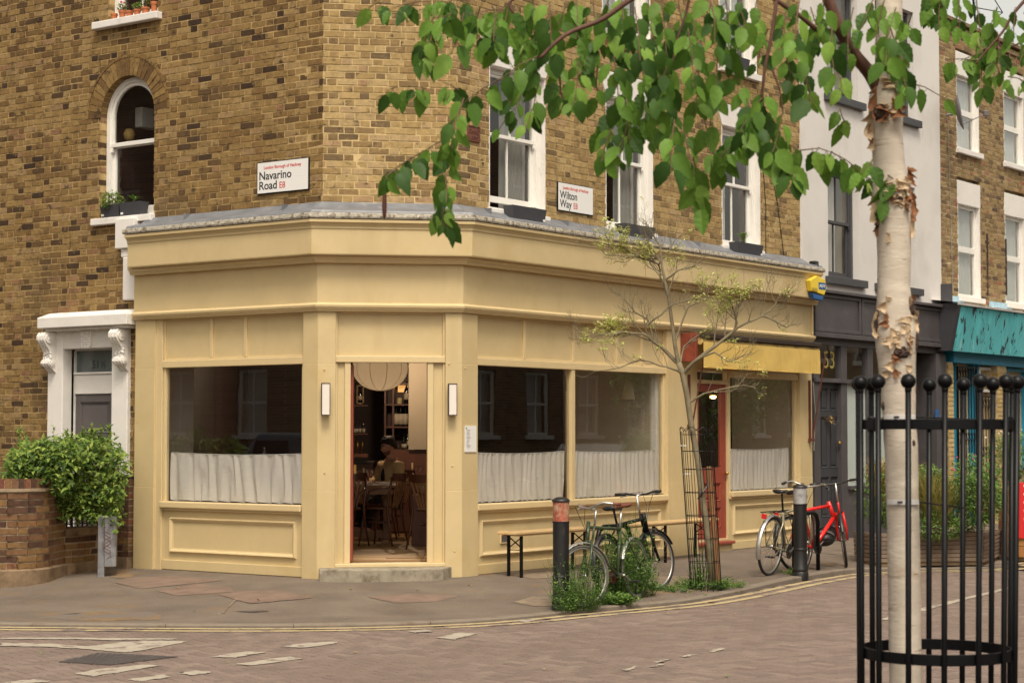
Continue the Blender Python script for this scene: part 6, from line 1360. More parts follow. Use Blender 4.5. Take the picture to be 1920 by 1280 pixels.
def curve_wall(P, zb, zt_, cap, matk):
    L = plen(P); rows = int((zt_ - zb) / COURSE); s0 = 0
    for r_ in range(rows):
        z = zb + r_ * COURSE; x = -.11 * (r_ % 2); i = 0
        while x < L - .02:
            ln = .214 if (i + r_) % 3 else .102; xa, xb = max(0, x), min(L, x + ln); x += ln + JT; i += 1
            if xb - xa < .03: continue
            p, d = along(P, (xa + xb) / 2); hl = (xb - xa) / 2
            if abs(hl * 2 - .214) < .003: me = rng.choice(variants(matk, .2145))
            elif abs(hl * 2 - .102) < .003: me = rng.choice(variants(matk, .102))
            else: me = brick_variant('brick', hl * 2, matk, rng.random())
            nn = Vector((d.y, -d.x, 0)); o = bpy.data.objects.new('brick', me); COL.objects.link(o); o.parent = GW
            q = p - d * hl - nn * .05; o.location = Vector((q.x, q.y, z)) - WP[GW.name]; o.rotation_euler.z = math.atan2(d.y, d.x)
    m = MB(); N = [Vector((d.y, -d.x, 0)) for d in [along(P, min(L, L * i / 40))[1] for i in range(41)]]; Q = [along(P, L * i / 40)[0] for i in range(41)]
    V = []
    for q, n_ in zip(Q, N):
        for o_, z in ((-.007, zb), (-.007, zb + rows * COURSE), (-.20, zb + rows * COURSE), (-.20, zb)): w_ = q + n_ * o_; V.append((w_.x, w_.y, z))
    m.add(V, [(i*4+j, i*4+(j+1)%4, (i+1)*4+(j+1)%4, (i+1)*4+j) for i in range(40) for j in range(4)] + [(0,1,2,3), (163,162,161,160)]); m.build('mortar_core', 'mortar_g', GW)
    V = []; zp = zb
    m = MB()
    for q, n_ in zip(Q, N):
        for o_, z in ((.035, -.25), (.035, zp - .02), (.012, zp - .002), (-.2, zp - .002), (-.2, -.25)): w_ = q + n_ * o_; V.append((w_.x, w_.y, z))
    m.add(V, [(i*5+j, i*5+(j+1)%5, (i+1)*5+(j+1)%5, (i+1)*5+j) for i in range(40) for j in range(5)] + [(0,1,2,3,4), (204,203,202,201,200)]); m.build('stone_plinth', 'stonecap', GW)
    return zb + rows * COURSE
zt1 = curve_wall(GPs, .09, .93, True, 'brick_g')
# tile creasing and soldier course
def ringw(P, z0, z1, o0, o1, name, matk):
    L = plen(P); V = []; n_ = 36
    for i in range(n_ + 1):
        p, d = along(P, L * i / n_); nn = Vector((d.y, -d.x, 0))
        for o_, z in ((o0, z0), (o1, z0), (o1, z1), (o0, z1)): q = p + nn * o_; V.append((q.x, q.y, z))
    return MB().add(V, [(i*4+j, i*4+(j+1)%4, (i+1)*4+(j+1)%4, (i+1)*4+j) for i in range(n_) for j in range(4)] + [(0,1,2,3), (n_*4+3, n_*4+2, n_*4+1, n_*4)]).build(name, matk, GW, bevel=.004)
ringw(GPs, zt1, zt1 + .035, -.23, .022, 'tile_creasing', 'mortar_g'); L = plen(GPs); x = 0
ringw(GPs, zt1 + .035, zt1 + .125, -.21, -.008, 'mortar_core', 'mortar_g')
while x < L - .06:
    p, d = along(GPs, x + .0325); nn = Vector((d.y, -d.x, 0)); m = MB(); m.ct = rng.random(); q0 = p - d * .032; q1 = p + d * .032; V = []
    for z in (zt1 + .036, zt1 + .138):
        for a, o_ in ((q0, .0), (q1, .0), (q1, -.214), (q0, -.214)): w_ = a + nn * (o_ + rng.uniform(-.002, .002)); V.append((w_.x, w_.y, z + rng.uniform(-.002, .002)))
    m.add(V, [(0,3,2,1),(4,5,6,7),(0,1,5,4),(1,2,6,5),(2,3,7,6),(3,0,4,7)]); m.build('brick', 'brick_g', GW); x += .0735
zt2 = curve_wall(LPs, .09, .42, True, 'brick_g')
L = plen(LPs); V = []
p, d = along(LPs, 0); p2, d2_ = along(LPs, L); nn = Vector((d.y, -d.x, 0)); MB().prism([Vector((q.x, q.y, zt2)) for q in (p + nn * .03, p2 + nn * .03, p2 - nn * .24, p - nn * .24)], (0, 0, .09)).build('low_wall_cap', 'stonecap', GW, bevel=.012)
# pier against the building
pa, pb = FL.S(250, .1), FL.S(220, .1); 
for r_ in range(12):
    z = .12 + r_ * COURSE; xs_ = [pa, pa + .10, pb] if r_ % 2 else [pa, pb - .09, pb]
    for i in range(2): m = MB(); m.ct = rng.random(); m.fb(FL, xs_[i] + .005, xs_[i+1] - .005, z, z + BH, -.05, .16 + rng.uniform(-.003, .003), .002); m.build('brick', 'brick_g', GW)
MB().fb(FL, pa + .008, pb - .008, -.1, 1.03, -.05, .152).build('mortar_core', 'mortar_g', GW); MB().fb(FL, pa, pb + .02, -.1, .115, -.05, .18).build('stone_plinth', 'stonecap', GW, bevel=.006); MB().fb(FL, pa - .01, pb + .02, 1.03, 1.07, -.05, .19).build('tile_creasing', 'brick_g', GW, bevel=.004)
# railings over the low wall
rl = thing('railing', along(LPs, .3)[0] + Vector((0,0,zt2 + .09)), 'low black iron railing under the hedge', 'railing'); zr_ = zt2 + .09
for i in range(9): q = along(LPs, .03 + i * (L - .06) / 8)[0]; nn = Vector((d.y, -d.x, 0)); q = q - nn * .10; MB().tube([(q.x, q.y, zr_), (q.x, q.y, zr_ + .45)], .009, 6).build('upright', 'black', rl)
for z in (.04, .30): a, b_ = along(LPs, 0)[0] - nn * .10, along(LPs, L)[0] - nn * .10; MB().bar((a.x, a.y, zr_ + z), (b_.x, b_.y, zr_ + z), .03, .012).build('rail', 'black', rl)
# hedge
hv = [small_leaf('leaf', 'leaf_h', t_, .5) for t_ in (.05, .2, .35, .5, .62, .75, .9)]
Ph = at_y(140, 960, 20.6); hd = thing('hedge', (Ph.x, 21.6, .5), 'bushy light green hedge spilling over the low garden wall', 'hedge')
it = []; blobs = [(75, 872, 60, 34), (110, 850, 70, 30), (45, 862, 30, 28), (105, 905, 34, 22), (60, 862, 45, 34), (30, 880, 30, 22), (100, 850, 45, 32), (150, 846, 50, 32), (190, 850, 42, 34), (215, 880, 26, 40), (135, 895, 42, 38), (170, 915, 48, 40), (205, 930, 26, 34), (130, 935, 28, 28), (160, 955, 30, 22), (215, 965, 14, 30), (118, 965, 10, 14), (186, 968, 22, 14)]
for bi, (cx, cy, rx, ry) in enumerate(blobs):
    n_ = int(rx * ry * .30)
    for i in range(n_):
        a = rng.uniform(0, 6.28); r_ = math.sqrt(rng.random()); bump = 1 + .18 * mnoise.noise(Vector((cx * .03 + math.cos(a) * 2, cy * .03 + math.sin(a) * 2, 1)))
        y = (20.95 if cx < 112 else 21.35) + rng.random() ** 1.4 * .8 + (.15 if cy < 870 else 0); p = at_y(cx + rx * r_ * math.cos(a) * bump, cy + ry * r_ * math.sin(a) * bump, y)
        d_ = Vector((rng.uniform(-1, 1), rng.uniform(-1.2, .2), rng.uniform(-.9, .5))); it.append((p, d_, Vector((rng.uniform(-.5, .5), -.5 + rng.uniform(-.4, .4), 1)), rng.uniform(.055, .10)))
for k_ in range(30):    # shoots above
    p = at_y(rng.choice([rng.uniform(150, 185), rng.uniform(30, 230)]), rng.uniform(818, 840), 21.6)
    for j in range(9): it.append((p + Vector((rng.uniform(-.02, .02), 0, j * .016)), Vector((rng.uniform(-1, 1), rng.uniform(-1, 1), .9)), Vector((0, -.5, 1)), .05))
it.sort(key=lambda t_: t_[0].y); foliage(hd, it, hv, 260, 'leaf')
m = MB()
for k_ in range(90):
    a = at_y(rng.uniform(90, 215), rng.uniform(930, 985), 21.9); b_ = at_y(rng.uniform(30, 235), rng.uniform(830, 940), 21.6); m.tube([a, (a + b_) / 2 + rv(.06), b_], [.006, .004, .002], 4, cap=False)
m.build('stem', 'twig', hd, kind='stuff')
# ================================================================ bench (two beer benches in a row)
bs0, bs1 = FR.S(950, .45), FR.S(1332, .45)
def bench(s0, s1, lab, legs):
    o0, o1 = .32, .57; zt_ = .0; F = FR; zg = -.02; H = .475
    t = thing('bench', F.p((s0+s1)/2, zg, .45), lab, 'bench', 'folding pine benches along the shop front')
    MB().fb(F, s0, s1, H - .03, H, o0, o1).build('seat', 'pine', t, bevel=.008)
    for e in (o0 + .02, o1 - .03): MB().fb(F, s0 + .06, s1 - .06, H - .045, H - .031, e, e + .012).build('rail', 'pine', t)
    for x in legs:
        l = MB(); 
        for e in (o0 + .03, o1 - .05): l.fb(F, x - .018, x + .018, pave_z(F.p(x,0,e).x, F.p(x,0,e).y) - .005, H - .031, e, e + .024)
        l = l.build('leg', 'black', t, bevel=.002)
        m = MB(); m.bar(F.p(x, H - .06, o0 + .05), F.p(x, H - .17, o1 - .04), .016, .008); m.bar(F.p(x + .01, H - .17, o0 + .05), F.p(x + .01, H - .06, o1 - .04), .016, .008); m.bar(F.p(x, H - .20, o0 + .05), F.p(x, H - .20, o1 - .04), .008); m.bar(F.p(x - .05, H - .04, o0 + .05), F.p(x - .05, H - .04, o1 - .04), .03, .006); m.build('brace', 'black', l)
mid = (bs0 + bs1) / 2
sl = [FR.S(966, .45), FR.S(1085, .45), FR.S(1236, .45), FR.S(1314, .45)]
bench(bs0, FR.S(1150, .45), 'narrow pine bench under the two-pane window, left of the bicycles', sl[:2]); bench(FR.S(1153, .45), bs1, 'narrow pine bench running behind the tree cage', sl[2:])
# ================================================================ bicycles
def bicycle(P, rot, label, c_frame='frame_g', R_=.33, wb=1.02, lean=0, steer=0, tyre='rubber', bars='flat', guard='alu', seat='brown_l', rear_rack=False, seat_h=.92, hb_h=.98, wheel_rear=True, sc=1.0, extra=None, step=False, lights=False, ft=1.0):
    """local frame: rear hub at x=0, front hub at x=wb, y sideways, standing on z=0"""
    t = thing('bicycle', P, label, 'bicycle', 'bicycles parked by the kerb'); t.rotation_euler = (lean, 0, rot); t.scale = (sc, sc, sc)
    def wheel(cx, turn=0, front=False):
        ca, sa = math.cos(turn), math.sin(turn)
        def W(r, a, y=0): x, z = r * math.cos(a), r * math.sin(a); return (cx + x * ca - y * sa, x * sa + y * ca, R_ + z)
        N = 44; ty = MB().tube([W(R_ - .016, 2*math.pi*k/N) for k in range(N)], .017, 8, closed=True).build('wheel', tyre, t, local=True, smooth=True)
        MB().tube([W(R_ - .036, 2*math.pi*k/N) for k in range(N)], .010, 6, closed=True).build('rim', 'alu', ty, local=True, smooth=True); m = MB()
        for k in range(28): a = 2*math.pi*k/28; m.tube([W(.02, a + (.5 if k % 4 < 2 else -.5), .025 * (1 if k % 2 else -1)), W(R_ - .04, a)], .0013, 3, cap=False)
        m.build('spoke', 'steel', ty, local=True, recalc=False); MB().tube([W(0, 0, -.05), W(0, 0, .05)], .018, 10).build('hub', 'steel', ty, local=True, smooth=True)
        if guard:
            a0, a1 = (.15 * math.pi, .92 * math.pi) if front else (.12 * math.pi, 1.12 * math.pi); n_ = 18; V = []
            for k in range(n_ + 1):
                a = a0 + (a1 - a0) * k / n_
                for (dr, y) in ((.012, -.028), (.024, -.014), (.027, 0), (.024, .014), (.012, .028)): V.append(W(R_ + dr, a, y))
            g_ = MB().add(V, [(k*5+j, k*5+j+1, (k+1)*5+j+1, (k+1)*5+j) for k in range(n_) for j in range(4)]).build('mudguard', guard, t, local=True, smooth=True, recalc=False)
            m = MB(); ae = a0 + .12 if front else a1 - .25
            for e in (-1, 1): m.tube([W(0, 0, e*.05), W(R_ + .015, a1 - .22 if front else ae, e*.028)], .0022, 4)
            m.build('stay', 'steel', g_, local=True)
        return W
    W0 = wheel(0); bb = Vector((.42, 0, .27)); st_ = Vector((.42 - (seat_h-.27)*.28, 0, seat_h - .12)); stt = Vector((.42 - (.52)*.28, 0, .74)); hd0 = Vector((wb - .135, 0, .62)); hd1 = Vector((wb - .185, 0, .80)); T = lambda a, b_, r_: MB().tube([a, b_], r_, 10)
    W1 = wheel(wb, steer, True)
    fr = MB(); fr.tube([bb, stt], .0145*ft, 10); fr.tube([hd0 - Vector((-.01, 0, .02)), hd1 + Vector((-.01, 0, .02))], .018*ft, 10); fr.tube([bb, hd0 + Vector((.005, 0, -.0))], .017*ft, 10)
    if step: fr.tube([stt * .55 + bb * .45, hd1 - Vector((-.01, 0, .04))], .014, 10)
    else: fr.tube([stt - Vector((0,0,.02)), hd1 - Vector((-.008, 0, .03))], .0145*ft, 10)
    for e in (-1, 1):
        fr.tube([Vector((0, e*.06, R_)), Vector((.36, e*.03, .275)), bb], .009, 8); fr.tube([Vector((0, e*.06, R_)), Vector((.20, e*.045, R_ + (.74-R_)*.66)), stt - Vector((0, 0, .02))], .008, 8)
    fr = fr.build('frame', c_frame, t, local=True, smooth=True)
    # fork turns with the wheel about the steering axis
    cs, sn = math.cos(steer), math.sin(steer)
    def ST(v): x, y = v[0] - wb, v[1]; return (wb + x * cs - y * sn, x * sn + y * cs, v[2])
    m = MB()
    for e in (-1, 1): m.tube([ST((wb, e*.055, R_)), ST((wb - .06, e*.055, R_ + .16)), ST((wb - .105, e*.04, R_ + .34)), ST((hd0.x, 0, hd0.z))], .012*ft, 8)
    m.tube([ST(hd0), ST(hd1)], .012, 8); m.build('fork', c_frame, t, local=True, smooth=True)
    top = Vector((hd1.x - .03, 0, hb_h - .03)); m = MB(); m.tube([ST(hd1), ST(top)], .012, 8); m.tube([ST(top), ST(top + Vector((.07, 0, .01)))], .013, 8); m.build('stem', 'alu', t, local=True, smooth=True)
    hc = top + Vector((.07, 0, .01))
    if bars == 'swept': pts = [(-.16, .27, .02), (-.10, .255, .03), (-.01, .20, .05), (.03, .10, .02), (0, 0, 0)]
    elif bars == 'drop': pts = [(-.02, .22, .06), (.05, .2, .05), (.08, .2, -.02), (.02, .19, 0), (0, 0, 0)]
    else: pts = [(-.05, .30, .02), (-.02, .18, .02), (.0, .08, .0), (0, 0, 0)]
    PTS = [hc + Vector((p[0], p[1], p[2])) for p in pts] + [hc + Vector((p[0], -p[1], p[2])) for p in pts[-2::-1]]
    h_ = MB().tube([ST(p) for p in PTS], .011, 8).build('handlebar', 'alu' if bars == 'swept' else 'plastic_k', t, local=True, smooth=True)
    for e, (i, j) in ((1, (0, 1)), (-1, (-1, -2))):
        a, b_ = PTS[i], PTS[j]; gk = 'brown_l' if seat == 'brown_l' and bars == 'swept' else 'plastic_k'
        MB().tube([ST(a + (a - b_) * .1), ST(a + (b_ - a) * (1.25 if bars == 'swept' else .95))], .0165, 10).build('grip', gk, h_, local=True, smooth=True)
        MB().tube([ST(b_ + Vector((.01, 0, -.01))), ST(b_ + Vector((.05, e*.02, -.02))), ST(a + Vector((.06, 0, -.03)))], .005, 6).build('brake_lever', 'steel', h_, local=True)
    m = MB()
    for e in (-1, 1): m.tube([ST(PTS[1 if e > 0 else -2] + Vector((.03, 0, 0))), ST(hc + Vector((.12, e*.08, .03))), ST(hc + Vector((.10, e*.02, -.12))), Vector((hd0.x - .03, 0, .68))], .003, 5)
    m.build('brake_cable', 'plastic_k', t, local=True)
    sp = Vector((st_.x - .012, 0, seat_h - .03)); MB().tube([stt, sp], .0125, 8).build('seat_post', 'alu' if seat == 'brown_l' else 'plastic_k', t, local=True, smooth=True); m = MB(); V = []
    for i, (x, w_, z) in enumerate(((-.13, .055, .012), (-.115, .078, .02), (-.07, .082, .018), (0, .045, .008), (.07, .024, .008), (.13, .017, .012), (.145, .008, .004))):
        for j in range(10): a = 2*math.pi*j/10; V.append((sp.x + x, w_ * math.cos(a), seat_h - .015 + z + .022 * math.sin(a)))
    MB().add(V, [(i*10+j, i*10+(j+1)%10, (i+1)*10+(j+1)%10, (i+1)*10+j) for i in range(6) for j in range(10)] + [tuple(range(10)), tuple(range(60, 70))[::-1]]).build('saddle', seat, t, local=True, smooth=True)
    cr = MB().lathe([(.06, -.006), (.088, -.006), (.088, .0), (.06, .0), (.06, -.006)], (bb.x, -.055, bb.z), 26, 'y').build('chainring', 'rust' if seat == 'brown_l' else 'plastic_k', t, local=True); m = MB(); m.tube([(bb.x, -.07, bb.z), (bb.x, .07, bb.z)], .018, 10); m.build('bottom_bracket', 'steel', cr, local=True)
    for e, a in ((-1, .5), (1, .5 + math.pi)):
        q = Vector((bb.x + .165 * math.cos(a), e*.075, bb.z + .165 * math.sin(a))); MB().bar((bb.x, e*.07, bb.z), q, .018, .010).build('crank', 'alu', t, local=True)
        MB().box((q.x - .045, min(q.y, q.y + e*.09), q.z - .010), (q.x + .045, max(q.y, q.y + e*.09), q.z + .010)).build('pedal', 'plastic_k', t, local=True, bevel=.004)
    m = MB(); pts = [(0, -.05, R_ + .035)] + [(bb.x + .086*math.cos(a), -.05, bb.z + .086*math.sin(a)) for a in [1.5, .8, 0, -.8, -1.5]] + [(0, -.05, R_ - .035), (-.033, -.05, R_)]
    m.tube(pts, .004, 5, closed=True); m.build('chain', 'bark_d', t, local=True); MB().lathe([(.001, -.05), (.038, -.048), (.04, -.04), (.02, -.035)], (0, 0, R_), 18, 'y').build('sprocket', 'bark_d', t, local=True)
    if rear_rack:
        m = MB()
        for e in (-1, 1): m.tube([(0, e*.06, R_), (-.08, e*.06, R_ + .36), (-.22, e*.06, R_ + .40), (.24, e*.06, R_ + .40)], .005, 6)
        for x in (-.2, -.05, .1): m.tube([(x, -.06, R_+.40), (x, .06, R_+.40)], .004, 5)
        m.build('rack', 'plastic_k', t, local=True); MB().box((-.26, -.03, R_ + .33), (-.235, .03, R_ + .385)).build('rear_reflector', 'redsign', t, local=True, bevel=.004)
    return t, W0, W1
def place_bike(rear_px, front_dir, **kw):
    P = G(*rear_px); P.z = pave_z(P.x, P.y); rot = front_dir; kw['P'] = P; kw['rot'] = rot; return bicycle(**kw)
def by_front(fa, ra, wb, **kw):     # the front wheel stands at fa, the bicycle points away from ra
    d = (fa - ra); d.z = 0; d.normalize(); P = fa - d * wb; P.z = (pave_z(P.x, P.y) + pave_z(fa.x, fa.y)) / 2; return bicycle(P=P, rot=math.atan2(d.y, d.x), wb=wb, **kw)
by_front(G(1099, 1141), G(1203, 1120), 1.16, label='dark green bicycle with brown saddle and silver mudguards, overgrown with weeds', c_frame='frame_g', R_=.305, lean=R(5), steer=R(-26), tyre='tyre_g', bars='swept', guard='alu', seat='brown_l', seat_h=.955, hb_h=.965, ft=1.15)
by_front(G(1233, 1106), G(1120, 1126), 1.10, label='black bicycle half hidden behind the dark green bicycle', c_frame='black', R_=.315, lean=R(-5), steer=R(-14), bars='flat', guard='plastic_k', seat='plastic_k', seat_h=.90, hb_h=1.04, ft=1.3)
r_c = G(1441, 1079); bicycle(P=r_c, rot=R(58), label='champagne bicycle with rear rack, its wheel left of the grey-banded bollard', c_frame='frame_s', R_=.345, wb=1.04, lean=R(5), steer=R(10), bars='swept', guard='alu', seat='plastic_k', rear_rack=True, seat_h=.98, hb_h=1.04)
r_d = G(1493, 1071); bicycle(P=r_d, rot=R(46), label='bright red bicycle with black cables behind the right bollard', c_frame='frame_r', R_=.335, wb=1.06, lean=R(-9), steer=R(36), bars='flat', guard='plastic_k', seat='plastic_k', rear_rack=True, seat_h=.95, hb_h=1.05, ft=1.5)
# bike stand loops
def stand(px, py, lab):
    P = G(px, py); t = thing('bike_stand', P, lab, 'bike stand', 'black bicycle stands'); d = uR; H = .70
    pts = [P + Vector((0,0,-.05))] + [P + Vector((0,0,H - .12)), P + d*.04 + Vector((0,0,H - .03)), P + d*.12 + Vector((0,0,H))] + [P + d*.50 + Vector((0,0,H)), P + d*.58 + Vector((0,0,H-.03)), P + d*.62 + Vector((0,0,H-.12)), P + d*.62 + Vector((0,0,-.05))]
    MB().tube(pts, .025, 12).build('hoop', 'black', t, smooth=True)
stand(1489, 1074, 'black tubular stand the red bicycle is locked to'); stand(1120, 1118, 'black tubular stand buried in the weeds between the bicycles')
# lights, locks on the red bikes
q = at_y(1553, 1003, G(1560, 1062).y - .05); m = MB()
for k_ in range(3): m.tube([q + Vector((.09 * math.cos(a) * (1 + .1 * k_), .02 * k_, .075 * math.sin(a) + .02 * k_)) for a in [i * math.pi / 8 for i in range(16)]], .011, 6, closed=True)
tag(m.build('cable_lock', 'plastic_k', None, smooth=True), 'coiled black cable lock hanging on the red bicycle', 'bike lock')
hp = at_y(1545, 1010, G(1560, 1062).y - .15); hl_ = thing('helmet', hp, 'black cycling helmet hanging low on the red bicycle', 'helmet'); m = MB(); m.ball(hp, .12, 16, 10, (1.15, .85, .75)); hm = m.build('shell', 'plastic_k', hl_, smooth=True); m = MB()
for k_ in range(5): m.tube([hp + Vector((.125 * math.cos(a), (k_ - 2) * .035, .085 * math.sin(a) + .01)) for a in [.4 + i * .29 for i in range(9)]], .010, 5)
m.build('rib', 'door_grey', hl_, smooth=True)
# ================================================================ planters
def planter(P0, P1, depth, h, lab, matk, n_row, taper=.06, base='stonecap'):
    d = (P1 - P0); L = d.length; d.normalize(); n_ = Vector((d.y, -d.x, 0)); t = thing('planter', (P0 + P1) / 2, lab, 'planter'); F = Frame(P0, (d.x, d.y), (n_.x, n_.y)); z0 = pave_z(P0.x, P0.y)
    rh = (h - .05) / n_row
    for r_ in range(n_row):
        z = z0 + .05 + r_ * rh; e = taper * (1 - r_ / n_row); 
        for s0, s1 in ((e, L - e),): MB().fb(F, s0, s1, z, z + rh - .006, -.03, -e + .03 * 0 + .0).build('plank', matk, t, bevel=.004)
        MB().fb(F, e - .0, e + .035, z, z + rh - .006, -depth, -.031 - e * 0 - .001).build('plank', matk, t, bevel=.004); MB().fb(F, L - e - .035, L - e, z, z + rh - .006, -depth, -.032).build('plank', matk, t, bevel=.004)
    MB().fb(F, .03, L - .03, z0 + .0, z0 + .05, -depth + .03, -.04).build('base', base, t); MB().fb(F, .04, L - .04, z0 + .05, z0 + h - .05, -depth + .02, -.032).build('soil', 'soil', t)
    return t, F, L, z0 + h
pA, pB = G(1640, 1062), G(1846, 1062); t_p, F_p, L_p, zp_ = planter(pA, pB, .7, .42, 'large weathered timber planter full of grasses behind the birch', 'plank_g', 7, .02)
pC = G(1846, 1062); pD = G(1880, 1048); t_p2, F_p2, L_p2, zq_ = planter(pC + Vector((.02,.03,0)), pD, .55, .40, 'small side planter of weathered planks next to the orange box', 'plank_g', 7, .02)
pE, pF = G(1872, 1052), G(1990, 1052); t_q, F_q, L_q, zr2 = planter(pE + Vector((.12,.1,0)), pF, .8, .95, 'orange stained sleeper planter at the right edge', 'plank_o', 6, 0)
s_ = F_q.S(1903, .02); rb = thing('red_board', F_q.p(s_, .2, .02), 'red board leaning on the orange planter at the right edge', 'board'); MB().fb(F_q, s_, s_ + .5, .16, .9, .005, .03).build('panel', 'redsign', rb, bevel=.003); m = MB()
for k_ in range(5): m.fb(F_q, s_ + .10, s_ + .16 + .04 * (k_ % 3), .84 - k_ * .11, .87 - k_ * .11, .0302, .0306)
m.build('print', 'sign_w', rb)
gv = [small_leaf('leaf', 'leaf_w', t_, .5) for t_ in (.1, .3, .5, .7, .9)]
# grasses (arching blades) and bushy plants
def grass(root, c, n_, h, spread, matk='leaf_y', w_=.011):
    n_ = int(n_ * 1.5)
    m = MB()
    for i in range(n_):
        a = rng.uniform(0, 6.28); d_ = Vector((math.cos(a), math.sin(a), 0)); hh = h * rng.uniform(.5, 1.1); sp = spread * rng.uniform(.2, 1.1); p0 = c + d_ * rng.uniform(0, .08); s_ = Vector((-d_.y, d_.x, 0)) * w_ / 2
        pts = [p0 + d_ * sp * t * t + Vector((0,0,hh * (t - .35 * t * t * t))) for t in (0, .33, .66, 1)]; m.ct = min(1, max(0, rng.gauss(.5, .25)))
        m.add([pts[0]-s_, pts[0]+s_, pts[1]+s_, pts[1]-s_, pts[2]+s_*.7, pts[2]-s_*.7, pts[3]], [(0,1,2,3), (3,2,4,5), (5,4,6)])
    m.build('grass_blade', matk, root, kind='stuff', recalc=False)
def bush(c, rx, ry, rz, n_, lab, name='shrub', cat='shrub', vs=None, size=(.032, .058), n_ind=0, flowers=None, grp=None):
    t = thing(name, c, lab, cat, grp); it = []
    n_ = int(n_ * 1.6)
    for i in range(n_):
        v = rv(); 
        while v.length > 1: v = rv()
        v = v.normalized() * (v.length ** .55) * (1 + .25 * mnoise.noise(v * 2.3 + Vector((c.x, 0, 0)))); p = c + Vector((v.x * rx, v.y * ry, v.z * rz)); it.append((p, rv() + Vector((v.x, v.y, .1)), Vector((rng.uniform(-.5,.5), rng.uniform(-.8, .1), 1)), rng.uniform(*size)))
    foliage(t, it, vs or gv, n_ind)
    m = MB()
    for i in range(24): v = rv().normalized(); m.tube([c - Vector((0,0,rz*.9)), c + Vector((v.x*rx*.5, v.y*ry*.5, v.z*rz*.3)), c + Vector((v.x*rx*.85, v.y*ry*.85, v.z*rz*.85))], [.004, .003, .001], 4, cap=False)
    m.build('stem', 'twig', t, kind='stuff')
    if flowers:
        m = MB()
        for i in range(flowers[1]): v = rv(); p = c + Vector((v.x*rx*.9, v.y*ry*.9, rz*rng.uniform(.3, 1.15))); m.ball(p, rng.uniform(.008, .016), 6, 4)
        m.build('flower', flowers[0], t, kind='stuff')
    return t
M['flower_p'] = mat('pink flower', (.6, .06, .14), .6, .1, 20); M['flower_w'] = mat('white flower', (.75, .68, .55), .6, .1, 20)
yb = pA.y + .35
def pp(px, py, y=None): return at_y(px, py, y or yb)
gt = thing('ornamental_grass', pp(1745, 975), 'clump of yellow green ornamental grass in the grey planter', 'grass plant'); grass(gt, pp(1745, 985, yb - .2), 520, 1.0, .42); grass(gt, pp(1765, 985, yb - .25), 300, .8, .45)
gt = thing('ornamental_grass', pp(1715, 960), 'dry straw coloured grass rising right behind the birch trunk', 'grass plant'); grass(gt, pp(1712, 960, yb + .2), 130, 1.05, .30, 'straw', .006); grass(gt, pp(1655, 940, yb + .2), 130, .85, .30, 'straw', .006)
gt = thing('ornamental_grass', pp(1650, 960), 'dry straw coloured grass left of the birch trunk', 'grass plant'); grass(gt, pp(1642, 930), 160, .75, .25, 'straw', .006)
bush(pp(1650, 930), .30, .25, .42, 900, 'green leafy shrub left of the birch trunk in the planter'); bush(pp(1800, 950), .38, .3, .38, 1500, 'grey green shrub spilling over the grey planter'); bush(pp(1760, 985, yb - .35), .28, .12, .20, 500, 'trailing green plant hanging down the planter front')
bush(pp(1830, 915), .34, .3, .42, 1300, 'leafy shrub with pink and white flowers by the blue grille', flowers=('flower_p', 26)); bush(pp(1840, 935, yb - .3), .25, .15, .36, 800, 'grey green shrub at the corner of the grey planter'); bush(pp(1905, 860, pE.y + .5), .40, .3, .38, 900, 'tall wild plant with tiny white flowers in the orange planter', flowers=('flower_w', 60)); bush(pp(1690, 950), .4, .2, .26, 700, 'low green plant behind the birch trunk')
gt = thing('ornamental_grass', pp(1890, 880), 'thin wild stems above the orange planter', 'grass plant'); grass(gt, pp(1895, 900, pE.y + .4), 160, .95, .35, 'leaf_w', .006)
bush(pp(1742, 900, yb - .05), .20, .16, .20, 420, 'green leafy tuft among the grasses')
# ================================================================ window boxes and pots
def box_planter(F, s0, s1, z0, z1, o0, o1, lab, plant=None, seed=0):
    t = thing('window_box', F.p((s0+s1)/2, z0, (o0+o1)/2), lab, 'window box', 'slate grey window boxes'); a, b_ = min(s0, s1), max(s0, s1)
    m = MB(); e = .02
    m.add([F.p(a+e, z0, o0+e), F.p(b_-e, z0, o0+e), F.p(b_-e, z0, o1-e), F.p(a+e, z0, o1-e), F.p(a, z1, o0), F.p(b_, z1, o0), F.p(b_, z1, o1), F.p(a, z1, o1)], [(0,3,2,1),(0,1,5,4),(1,2,6,5),(2,3,7,6),(3,0,4,7)])
    m.add([F.p(a+.012, z1-.025, o0+.012), F.p(b_-.012, z1-.025, o0+.012), F.p(b_-.012, z1-.025, o1-.012), F.p(a+.012, z1-.025, o1-.012)], [(0,1,2,3)])
    ob = m.build('box', 'slate_box', t); md = ob.modifiers.new('solid', 'SOLIDIFY'); md.thickness = .008
    MB().fb(F, b_ - .06, b_ - .02, z0 + .02, z0 + .045, o1 + -.012, o1 - .008).build('maker_mark', 'sign_w', t); return t
def spiky(F, s, z, o, n_, h, w_, lab, matk='leaf_w'):
    c = F.p(s, z, o); t = thing('spider_plant', c, lab, 'plant'); m = MB()
    for i in range(n_):
        a = rng.uniform(0, 6.28); d_ = Vector((math.cos(a), math.sin(a), 0)); hh = h * rng.uniform(.6, 1); sp = w_ * rng.uniform(.3, 1); s_ = Vector((-d_.y, d_.x, 0)) * .008
        pts = [c + d_ * sp * t_ * t_ + Vector((0,0,hh * (t_ * 1.5 - t_ * t_ * .9))) for t_ in (0, .35, .7, 1)]; m.ct = rng.uniform(.4, 1)
        m.add([pts[0]-s_, pts[0]+s_, pts[1]+s_, pts[1]-s_, pts[2]+s_, pts[2]-s_, pts[3]], [(0,1,2,3), (3,2,4,5), (5,4,6)])
    m.build('leaf', matk, t, kind='stuff', recalc=False); return t
oB = -.02
